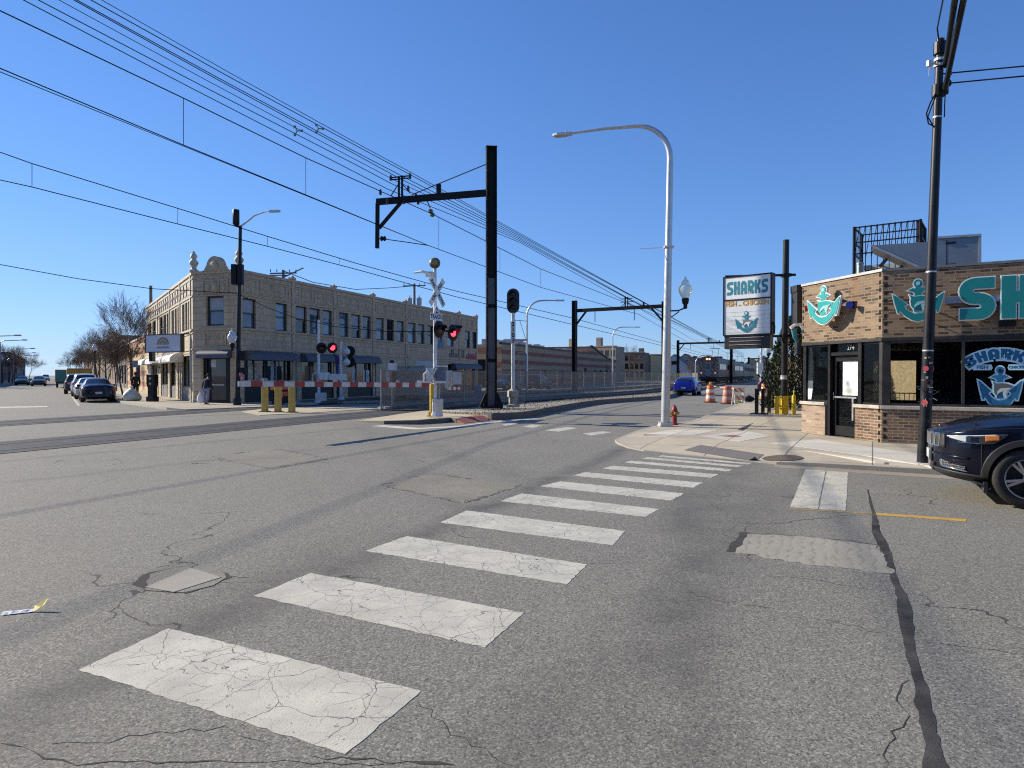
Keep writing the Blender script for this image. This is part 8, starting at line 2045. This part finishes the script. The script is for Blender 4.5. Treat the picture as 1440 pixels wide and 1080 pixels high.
# ================================================================== PEOPLE
SKIN = M("brown_skin", (.13, .07, .045), .6)
def skin_mesh(name, mat, parent, verts, edges, root=0, sub=2):
    me = bpy.data.meshes.new(name); me.from_pydata([Vector(v[:3]) for v in verts], edges, []); me.materials.append(mat)
    bm = bmesh.new(); bm.from_mesh(me); lay = bm.verts.layers.skin.verify(); bm.verts.ensure_lookup_table()
    for i, v in enumerate(verts):
        r = v[3]; bm.verts[i][lay].radius = r if isinstance(r, tuple) else (r, r); bm.verts[i][lay].use_root = i == root
    bm.to_mesh(me); bm.free()
    o = bpy.data.objects.new(name, me); C.objects.link(o); o.parent = parent
    a = o.modifiers.new("skin", 'SKIN'); a.use_smooth_shade = True; o.modifiers.new("sub", 'SUBSURF').levels = sub; o.modifiers["sub"].render_levels = sub
    return o
def person(label, loc, rz, h=1.68, hunch=.1, stride=.12, armL=(-.06, .0), jacket=None, trouser=None, hair=None, shoe=None):
    t = thing("person", label, "person", loc, rz, local=True); k = h / 1.7          # faces +x
    V = []; E = []
    def add(*ch, start=None):
        prev = start
        for v in ch:
            V.append(tuple(c * k if not isinstance(c, tuple) else tuple(q * k for q in c) for c in v))
            if prev is not None: E.append((prev, len(V) - 1))
            prev = len(V) - 1
        return prev
    hx = hunch
    pel = add((0, 0, .92, (.12, .16)))
    ch = add((hx * .25, 0, 1.10, (.11, .15)), (hx * .7, 0, 1.30, (.12, .17)), (hx, 0, 1.41, (.08, .11)), start=pel); chest = ch - 1
    nk = add((hx * 1.25, 0, 1.49, .052), (hx * 1.5, 0, 1.56, (.075, .07)), (hx * 1.6, 0, 1.645, (.09, .078)), (hx * 1.6, 0, 1.70, (.05, .045)), start=ch)
    add((hx * 1.6 + .10, 0, 1.60, .018), start=nk - 2)                                     # nose and chin side of the face
    for s in (1, -1):
        st_ = stride * s
        add((0, s * .09, .86, .095), (st_ * .5 + .03, s * .10, .48, .062), (st_ - .03, s * .10, .09, .042), (st_ + .02, s * .105, .035, .036), (st_ + .12, s * .11, .03, .030), start=pel)
        el = add((hx * .85, s * .19, 1.38, .062), (hx * .55 - .03, s * .235, 1.12, .046), (hx * .7 + armL[0] * s + .06, s * .24, .88, .034), start=ch)
        w = Vector(V[el][:3]) / k
        pm = add((w.x + .02, w.y, w.z - .07, (.030, .020)), start=el)
        for q, (dy, L) in enumerate(((-.024, .062), (-.008, .072), (.008, .068), (.024, .052))):
            add((w.x + .02 + dy, w.y, w.z - .10, .0085), (w.x + .028 + dy, w.y - s * .008, w.z - .10 - L * .55, .008), (w.x + .026 + dy, w.y - s * .024, w.z - .10 - L, .0065), start=pm)
        add((w.x + .05, w.y - s * .01, w.z - .06, .010), (w.x + .062, w.y - s * .02, w.z - .09, .008), start=pm)
    skin_mesh("body", SKIN, t, V, E)
    J = []; JE = []
    J2 = [(0, 0, .86, (.15, .19)), (hx * .25, 0, 1.08, (.145, .185)), (hx * .7, 0, 1.30, (.145, .195)), (hx * 1.0, 0, 1.42, (.10, .14)), (hx * 1.2, 0, 1.475, .075)]
    for i, v in enumerate(J2): J.append(v); JE += [(i - 1, i)] if i else []
    for s in (1, -1):
        b = len(J); J += [(hx * .85, s * .19, 1.38, .085), (hx * .55 - .03, s * .24, 1.12, .068), (hx * .7 + armL[0] * s + .06, s * .245, .89, .055)]; JE += [(3, b), (b, b + 1), (b + 1, b + 2)]
    sc = lambda L: [tuple(c * k if not isinstance(c, tuple) else tuple(q * k for q in c) for c in v) for v in L]
    skin_mesh("jacket", jacket, t, sc(J), JE)
    T = [(0, 0, .93, (.135, .175))]; TE = []
    for s in (1, -1):
        b = len(T); st_ = stride * s; T += [(0, s * .095, .84, .115), (st_ * .5 + .03, s * .105, .48, .085), (st_ - .03, s * .105, .11, .078)]; TE += [(0, b), (b, b + 1), (b + 1, b + 2)]
    skin_mesh("trousers", trouser, t, sc(T), TE)
    for s in (1, -1):
        st_ = stride * s; mb = MB().prism(arc(0, 0, .15, 0, 360, 12, .055)[:-1], 0, .085, 0, Matrix.Translation(((st_ + .05) * k, s * .108 * k, 0))); mb.build("shoe", shoe, t, bevel=.02)
    hz = 1.645 * k; mb = MB().lathe([(.10, -.05), (.108, .0), (.102, .05), (.07, .095), (.0, .115)], 16, mat=Matrix.Translation((hx * 1.6 * k - .012, 0, hz))); mb.build("hair", hair, t, smooth=60)
    return t
NV = M("navy_jacket", (.018, .020, .032), .85, var=.3, bump=.3, bscale=20); LAV = M("lavender_trousers", (.26, .25, .33), .9, var=.15, bump=.3, bscale=16); BLK = M("black_cloth", (.012, .012, .013), .9, var=.3); SHOE = M("dark_shoe", (.02, .019, .02), .6)
pp = G(290, 569.5, .05); fz_ = atan2(.9, .15)
person("person in dark jacket and pale lavender trousers with a white bag by the corner door", pp, fz_, 1.62, .16, .10, jacket=NV, trouser=LAV, hair=BLK, shoe=SHOE)
bagp = pp + Vector((-.30, -.05, .38))
WPB = M("white_plastic_bag", (.72, .72, .74), .5, var=.08, bump=.4, bscale=12)
mb = MB(); rnd = random.Random(3)
vs = []
for i, (r, z) in enumerate(((.06, -.28), (.15, -.24), (.17, -.10), (.14, .06), (.08, .18), (.03, .26), (.02, .34))):
    for j in range(10): a = 2 * pi * j / 10; q = r * rnd.uniform(.82, 1.15); vs.append((cos(a) * q, sin(a) * q * .6, z))
fs = [(i * 10 + j, i * 10 + (j + 1) % 10, (i + 1) * 10 + (j + 1) % 10, (i + 1) * 10 + j) for i in range(6) for j in range(10)] + [tuple(range(9, -1, -1)), tuple(range(60, 70))]
mb.add(vs, fs, 0, Matrix.Translation(bagp)); tag(mb.build("carrier_bag", WPB, loc=bagp, smooth=70), "white carrier bag hanging from the walking person's hand", "bag")
pp2 = P(191, 540, 46); pp2.z = .12
person("person in black standing on the pavement beyond the big white sack", pp2, atan2(-.8, .3), 1.66, .05, .04, jacket=BLK, trouser=BLK, hair=BLK, shoe=SHOE)
# big white sack on the pavement
bp_ = G(186, 563.5, .12); rnd = random.Random(6); vs = []; n = 16
prof = [(.34, 0), (.46, .08), (.48, .24), (.43, .42), (.30, .58), (.14, .70), (.06, .76), (.10, .84), (.03, .86)]
for i, (r, z) in enumerate(prof):
    for j in range(n): a = 2 * pi * j / n; q = r * (1 + .10 * sin(3 * a + z * 6) + rnd.uniform(-.06, .06)); vs.append((cos(a) * q - z * .05, sin(a) * q, z))
fs = [(i * n + j, i * n + (j + 1) % n, (i + 1) * n + (j + 1) % n, (i + 1) * n + j) for i in range(len(prof) - 1) for j in range(n)] + [tuple(range(n - 1, -1, -1)), tuple(range((len(prof) - 1) * n, len(prof) * n))]
mb = MB().add(vs, fs, 0, Matrix.Translation(bp_)); tag(mb.build("sack", M("translucent_sack", (.55, .52, .42), .55, var=.2, scale=3, bump=.5, bscale=8), loc=bp_, smooth=60), "big knotted white plastic sack on the pavement by the street tree", "bag")

# ================================================================== SMALL THINGS
ORB = M("barrel_orange", (.62, .15, .03), .5, var=.12, scale=6); ORBD = M("faded_barrel_orange", (.42, .12, .07), .6, var=.15, scale=6); WRF = M("reflective_white", (.66, .64, .58), .4, var=.12, scale=6)
def barrel(px, py, label, top, mats, z=0., k=1.):
    p = G(px, py, z); t = thing("traffic_barrel", label, "traffic barrel", p, group="construction barrels on the street")
    zz = [.06, .24, .42, .60, .78, 1.0]; rr = [.28, .265, .25, .235, .22, .20]
    for m_, par in ((0, 0), (1, 1)):
        mb = MB()
        for i in range(5):
            if i % 2 == par: mb.lathe([(rr[i] * k, zz[i]), (rr[i] * k, zz[i] + .02), (rr[i + 1] * k + .006, zz[i + 1] - .01), (rr[i + 1] * k, zz[i + 1])], 18, mat=Matrix.Translation(p))
        mb.build("orange_band" if m_ == 0 else "white_band", mats[m_], t, smooth=40)
    MB().lathe([(.40, 0), (.40, .05), (.29, .07)], 10, mat=Matrix.Translation(p)).build("rubber_base", TYRE, t)
    mb = MB().tube([p + Vector((-.1, 0, 1.0)), p + Vector((-.1, 0, 1.07)), p + Vector((.1, 0, 1.07)), p + Vector((.1, 0, 1.0))], .02, 6)
    mb.build("handle", mats[0], t)
    if top: MB().lathe([(.03, 1.0), (.09, 1.08), (.09, 1.2), (0, 1.22)], 10, mat=Matrix.Translation(p)).build("warning_light", M("barrel_lamp", (.6, .35, .08), .3), t)
barrel(999, 566, "orange barrel with white bands nearest the blue hatchback", True, (ORB, WRF))
barrel(1023, 568, "faded reddish barrel in the middle, beside the barricade", False, (ORBD, M("dull_white_band", (.44, .30, .25), .6)), k=1.05)
barrel(1076, 563, "orange barrel half hidden behind the black folding frames", False, (ORB, WRF), .12)
def barricade(px0, px1, py, hgt, label, z=0.):
    a, b = G(px0, py, z), G(px1, py, z); w = Wall(a, b); t = thing("barricade", label, "barricade", a, group="striped barricades at the road works")
    HB = hazard("barricade_stripes", (.60, .18, .04), (.66, .64, .6), .3, 1.)
    mb = MB()
    for u in (.03, w.len - .03):
        mb.bar(w.pt(u, z, .3), w.pt(u, z + hgt, 0), .05).bar(w.pt(u, z, -.3), w.pt(u, z + hgt, -.02), .05)
    mb.build("legs", M("barricade_white", (.6, .59, .55), .5), t)
    for f in (.88, .45): mb = MB(); mb.wbox(w, 0, w.len, z + hgt * f - .14, z + hgt * f + .1, .02 + .3 * (1 - f), .045 + .3 * (1 - f)); mb.build("striped_board", HB, t)
    return t, w, a
t, w, a = barricade(1031, 1046, 569.5, .95, "white and orange barricade with a yellow sandbag, standing on the kerb line")
sbg = MB().tube([a + Vector((.0, -.2, .08)), a + Vector((.2, -.25, .14)), a + Vector((.45, -.2, .07))], [.07, .13, .08], 8); tag(sbg.build("sandbag", M("yellow_sandbag", (.55, .46, .10), .8, var=.3), loc=a, smooth=60), "yellow sandbag lying against the white and orange barricade", "sandbag")
barricade(1087, 1096, 568, 1.35, "tall orange striped barricade close behind the black sign pole", .12)
q0_, q1_ = P(996, 543, 41), P(1043, 547, 38.5); tag(MB().bar(q0_, q1_, .03, .07).build("barrier_tape", M("pale_tape", (.58, .42, .34), .6, var=.4, scale=12), loc=q0_), "thin pale tape stretched between the orange barrel and the barricade", "tape")
p = G(1053, 565, .12); mb = MB().tube([p + Vector((-.28, 0, .12)), p + Vector((0, 0, .2)), p + Vector((.3, 0, .14))], [.1, .2, .09], 8); mb.bar(p + Vector((-.1, -.1, .05)), p + Vector((.1, -.2, .0)), .05); tag(mb.build("rubble_sack", BLK, loc=p, smooth=50), "small black sack lying on the pavement between barricade and folding frames", "sack")
# folded black barrier frames
def folding_frame(px, py, h, label, n=3, dx=.22):
    p = G(px, py, .12); t = thing("folding_frame", label, "barrier", p, group="black folding frames on the pavement"); d = Vector((.48, .88, 0)).normalized()
    for k in range(n):
        q = p + Vector((dx * k, 0, 0)) + d * .15 * k; mb = MB(); m_ = frame(q, d)
        for x in (0, .62): mb.box((x, -.02, 0), (x + .05, .02, h), 0, m_)
        for z in (.05, h * .5, h - .06): mb.box((.05, -.015, z), (.62, .015, z + .05), 0, m_)
        for i in range(7): mb.box((.10 + i * .075, -.008, .1), (.118 + i * .075, .008, h - .06), 0, m_)
        mb.build("panel", BLACK, t)
    mb = MB(); mb.box((-.1, -.25, 0), (.6, .35, .04), 0, frame(p + Vector((.15, .0, .0)), d)); mb.build("foot", BLACK, t)
folding_frame(1062, 583, 1.0, "larger set of folded black barrier frames on the pavement before the sign")
folding_frame(1082, 573.5, .8, "smaller black frame leaning beside the yellow bollard", 2, .12)
# white pole with a small box, lamp on a black post
p = G(1070, 556, .12); t = thing("sign_pole", "white pole with a small square box, right behind the black folding frames", "pole", p); zt = EYE + (527 - 489) / F * p.y
MB().tube([p, Vector((p.x, p.y, zt + 1.3))], .09, 10).build("pole", WHP, t); MB().cbox((-.12, -.12, 0), (.42, .18, .85), mat=Matrix.Translation((p.x, p.y, EYE + (527 - 518) / F * p.y))).build("box", M("pale_box", (.62, .63, .6), .5), t)
p = P(1077, 540, 62); p.z = .12; t = thing("street_lamp", "black lamp post with an acorn globe seen under the restaurant sign", "street lamp", p); zt = EYE + (527 - 504) / F * 62
MB().tube([p, Vector((p.x, p.y, zt))], [.14, .09], 8).tube([Vector((p.x, p.y, zt - .1)), Vector((p.x + .22, p.y, zt + .05)), Vector((p.x + .22, p.y, zt + .2))], .05, 6).build("pole", BLACK, t); acorn(t, Vector((p.x + .22, p.y, zt + .5)), GLOBE, 1.7)
for s, lat, lab in ((100, 3.9, "black acorn lamp post on the sunny pavement behind the trees"), (110, -8.0, "acorn lamp nearest on the shaded pavement"), (124, -8.0, "second acorn lamp on the shaded pavement"), (146, -8.0, "third acorn lamp on the shaded pavement"), (168, -8.0, "fourth acorn lamp on the shaded pavement")):
    x, y = at_street(s, lat); p = Vector((x, y, .12)); t = thing("street_lamp", lab, "street lamp", p, group="acorn lamps of the left street")
    MB().tube([p, p + Vector((0, 0, 3.6 if lat < 0 else 4.2))], [.1, .07], 8).build("pole", BLACK, t); acorn(t, p + Vector((0, 0, 3.9 if lat < 0 else 4.5)), GLOBE, 1.6)
for k, (px, py, Y, L) in enumerate(((22, 471.5, 88, 3.2), (32, 478, 110, 3.4), (44, 490, 136, 3.4), (46, 496, 160, 3.4), (50, 499.5, 186, 3.4))):
    e_ = P(px, py, Y); b_3 = e_ - Vector((L, .4, 0)); b_3.z = .1; t = thing("street_lamp", "grey cobra-head lamp arm over the shaded pavement, %s from the frame edge" % ordn[k], "street lamp", b_3, group="cobra lamps of the left street")
    MB().tube([b_3, Vector((b_3.x, b_3.y, e_.z - .5)), Vector((b_3.x + .6, b_3.y, e_.z - .15)), e_ - Vector((.5, 0, .05)), e_], [.13, .09, .07, .06, .06], 7).build("pole", M("lamp_grey", (.30, .31, .33), .5, metal=.4), t); MB().prism([(-.1, -.12), (.5, -.18), (.75, 0), (.5, .18), (-.1, .12)], -.1, .08, 0, Matrix.Translation(e_)).build("lamp_head", M("lamp_grey", (.30, .31, .33), .5, metal=.4), t)
p = P(191.5, 540, 50); p.z = .1; t = thing("street_sign", "small blue-grey notice board on a thin post by the striped wall", "sign", p); MB().tube([p, p + Vector((0, 0, 2.6))], .03, 6).build("post", SILVP, t); MB().cbox((-.05, -.03, 2.35), (.42, .03, .5), mat=Matrix.Translation(p)).build("board", M("blue_grey_board", (.20, .24, .34), .5), t)
# purple feather banner
p = G(474, 563, .1); t = thing("feather_banner", "tall purple feather banner with white lettering in front of the shop windows", "banner", p); Yb = p.y
MB().tube([p, P(474.5, 545, Yb), P(478.7, 520, Yb), P(476, 503, Yb), P(469, 498, Yb)], [.03, .025, .02, .015, .01], 6).build("pole", BLACK, t)
bo = [(470, 497.5), (474, 499.5), (477.5, 505), (479.2, 514), (479, 534.5), (473.2, 534.5), (473, 520), (472, 508)]
o_ = P(475, 534, Yb); MB().prism([((x - 475) / F * Yb, (534 - y) / F * Yb) for x, y in bo], -.01, .01, 0, frame(o_ + Vector((0, -.05, 0)), (1, 0, 0), y=(0, 0, 1))).build("flag", M("purple_cloth", (.075, .045, .15), .8, var=.15), t)
mb = MB()
for i, (h_, w_) in enumerate(((.10, .08), (.08, .1), (.1, .06), (.06, .1), (.09, .08), (.1, .1), (.07, .07), (.1, .09))): mb.box((.03 + .01 * (i % 3), .0, .06 + i * .115), (.03 + w_, .012, .06 + i * .115 + h_ * .8), 0, Matrix.Translation(o_ + Vector((0, -.075, 0))))
mb.build("lettering", M("lilac_letters", (.40, .38, .55), .7), t)
# orange cart behind the posts
p = G(396, 569, .05); t = thing("hand_cart", "orange and black hand cart partly hidden behind the square yellow posts", "cart", p)
mb = MB(); m_ = frame(p, (.95, -.3, 0)); mb.box((-.5, -.3, .78), (.30, .3, 1.0), 0, m_); mb.prism([(-.1, .42), (.34, .42), (.40, .70), (-.1, .70)], -.28, .28, 0, frame(p, (.95, -.3, 0), y=(0, 0, 1))); mb.build("orange_bin", M("cart_orange", (.85, .17, .05), .5, var=.15), t, bevel=.03)
mb = MB(); mb.box((-.42, -.26, .1), (.34, .26, .42), 0, m_)
for x in (-.38, .3): mb.box((x, -.28, .1), (x + .05, .28, .8), 0, m_)
mb.build("frame", BLACK, t); mb = MB()
for x in (-.3, .28):
    for y in (-.27, .27): mb.tube([m_ @ Vector((x, y - .03, .09)), m_ @ Vector((x, y + .03, .09))], .09, 12)
mb.build("castors", TYRE, t)
# blue bin beyond the fence
p = P(672.5, 540, 47); p.z = .05; t = thing("bin", "blue bin with white corners behind the railway fence beside the catenary mast", "bin", p); MB().prism([(-.19, 0), (.19, 0), (.23, .9), (-.23, .9)], -.2, .2, 0, frame(p, (1, 0, 0), y=(0, 0, 1))).build("body", M("bin_blue", (.05, .12, .36), .5, var=.2), t, bevel=.02); mb = MB()
for x in (-.2, .2): mb.cbox((x, -.21, .88), (.1, .04, .12), mat=Matrix.Translation(p))
mb.build("corner_cap", WPL, t)
# wrapper on the road
p = G(24, 862.5); t = thing("litter", "crumpled white and yellow wrapper lying on the asphalt", "litter", (p.x, p.y, .003))
a, b = G(0, 866.5), G(46, 861.5); d = (b - a).normalized(); mb = MB(); rnd = random.Random(5); vs = []; n = 9
for i in range(n + 1):
    c = a.lerp(b, i / n); nn = Vector((-d.y, d.x, 0)); vs += [c + Vector((0, 0, .004 + rnd.random() * .004)), c + nn * .035 + Vector((0, 0, .009 + rnd.random() * .008)), c + nn * .075 + Vector((0, 0, .005 + rnd.random() * .004))]
mb.add(vs, [(3 * i + j, 3 * i + 3 + j, 3 * i + 4 + j, 3 * i + 1 + j) for i in range(n) for j in range(2)]); mb.build("foil", hazard("wrapper_print", (.74, .74, .74), (.62, .64, .66), .05, .3), t)
c = b; MB().add([c, c + d * .07 + Vector((0, 0, .05)), c + d * .09 + Vector((-.02, .04, .085)), c + Vector((-.02, .05, .035)), c + d * .03 + Vector((.01, .02, .03))], [(0, 1, 4), (1, 2, 4), (2, 3, 4), (3, 0, 4)]).build("yellow_end", M("wrapper_yellow", (.70, .62, .10), .4), t)
# black blade fixture at the restaurant's far edge
A_ = P(1120.5, 430, 18.6); mb = MB(); mb.cbox((0, 0, 0), (.16, .4, 1.1), mat=Matrix.Translation(A_ + Vector((0, 0, 0)))); mb.cbox((0, 0, .45), (.2, .42, .2), mat=Matrix.Translation(A_)); mb.build("blade_fixture", CHAR, rs, bevel=.02)
mb = MB(); q = P(1118, 457, 18.3); mb.tube([q + Vector((-.12, 0, -.08)), q, q + Vector((.16, 0, .02)), q + Vector((.2, 0, -.06))], .045, 6); mb.build("white_bracket", WPL, rs)
mb = MB(); mb.tube([P(1116, 463, 18.4), P(1118, 474, 18.4), P(1124, 486, 18.4)], [.07, .06, .03], 6); mb.build("teal_cloth", M("teal_cloth", (.05, .22, .27), .7), rs)
mb = MB(); q = P(1123.5, 489, 18.1); mb.cbox((0, 0, 0), (.18, .2, .3), mat=Matrix.Translation(q)); mb.build("meter_box", DARKM, rs)

# the street goes on behind the photographer: unseen fronts added to darken reflections in shop glass and car paint
for k, (a, b, h, mat, lab) in enumerate((((-2, -14), (-24, 1), 7.5, BR_B, "brown brick building on the street behind the viewer, nearest the tracks"), ((16, -26), (-1, -14.5), 6.0, BR_T, "tan brick building on the street directly behind the viewer"), ((34, -38), (17, -26.5), 8.0, BR_D, "dark red brick building farthest behind the viewer"))):
    block("shop_building", lab, Vector((*a, 0)), Vector((*b, 0)), 10, h, mat, 5, 2)
# railing and yellow kerb outside the restaurant's back window
q0_ = RA + RN * 10.5 + RD * 1.0; q1_ = q0_ + RD * 6; t = thing("railing", "black railing with a yellow kerb outside the restaurant's back window", "railing", (q0_.x, q0_.y, .1)); mb = MB()
for z in (.95, .3): mb.bar(q0_ + Vector((0, 0, z)), q1_ + Vector((0, 0, z)), .04)
for i in range(40): p = q0_.lerp(q1_, i / 39); mb.bar(p + Vector((0, 0, .1)), p + Vector((0, 0, .95)), .018)
mb.build("bars", BLACK, t); MB().bar(q0_ + RN * .4 + Vector((0, 0, .35)), q1_ + RN * .4 + Vector((0, 0, .35)), .3, .5).build("kerb", YB, t)
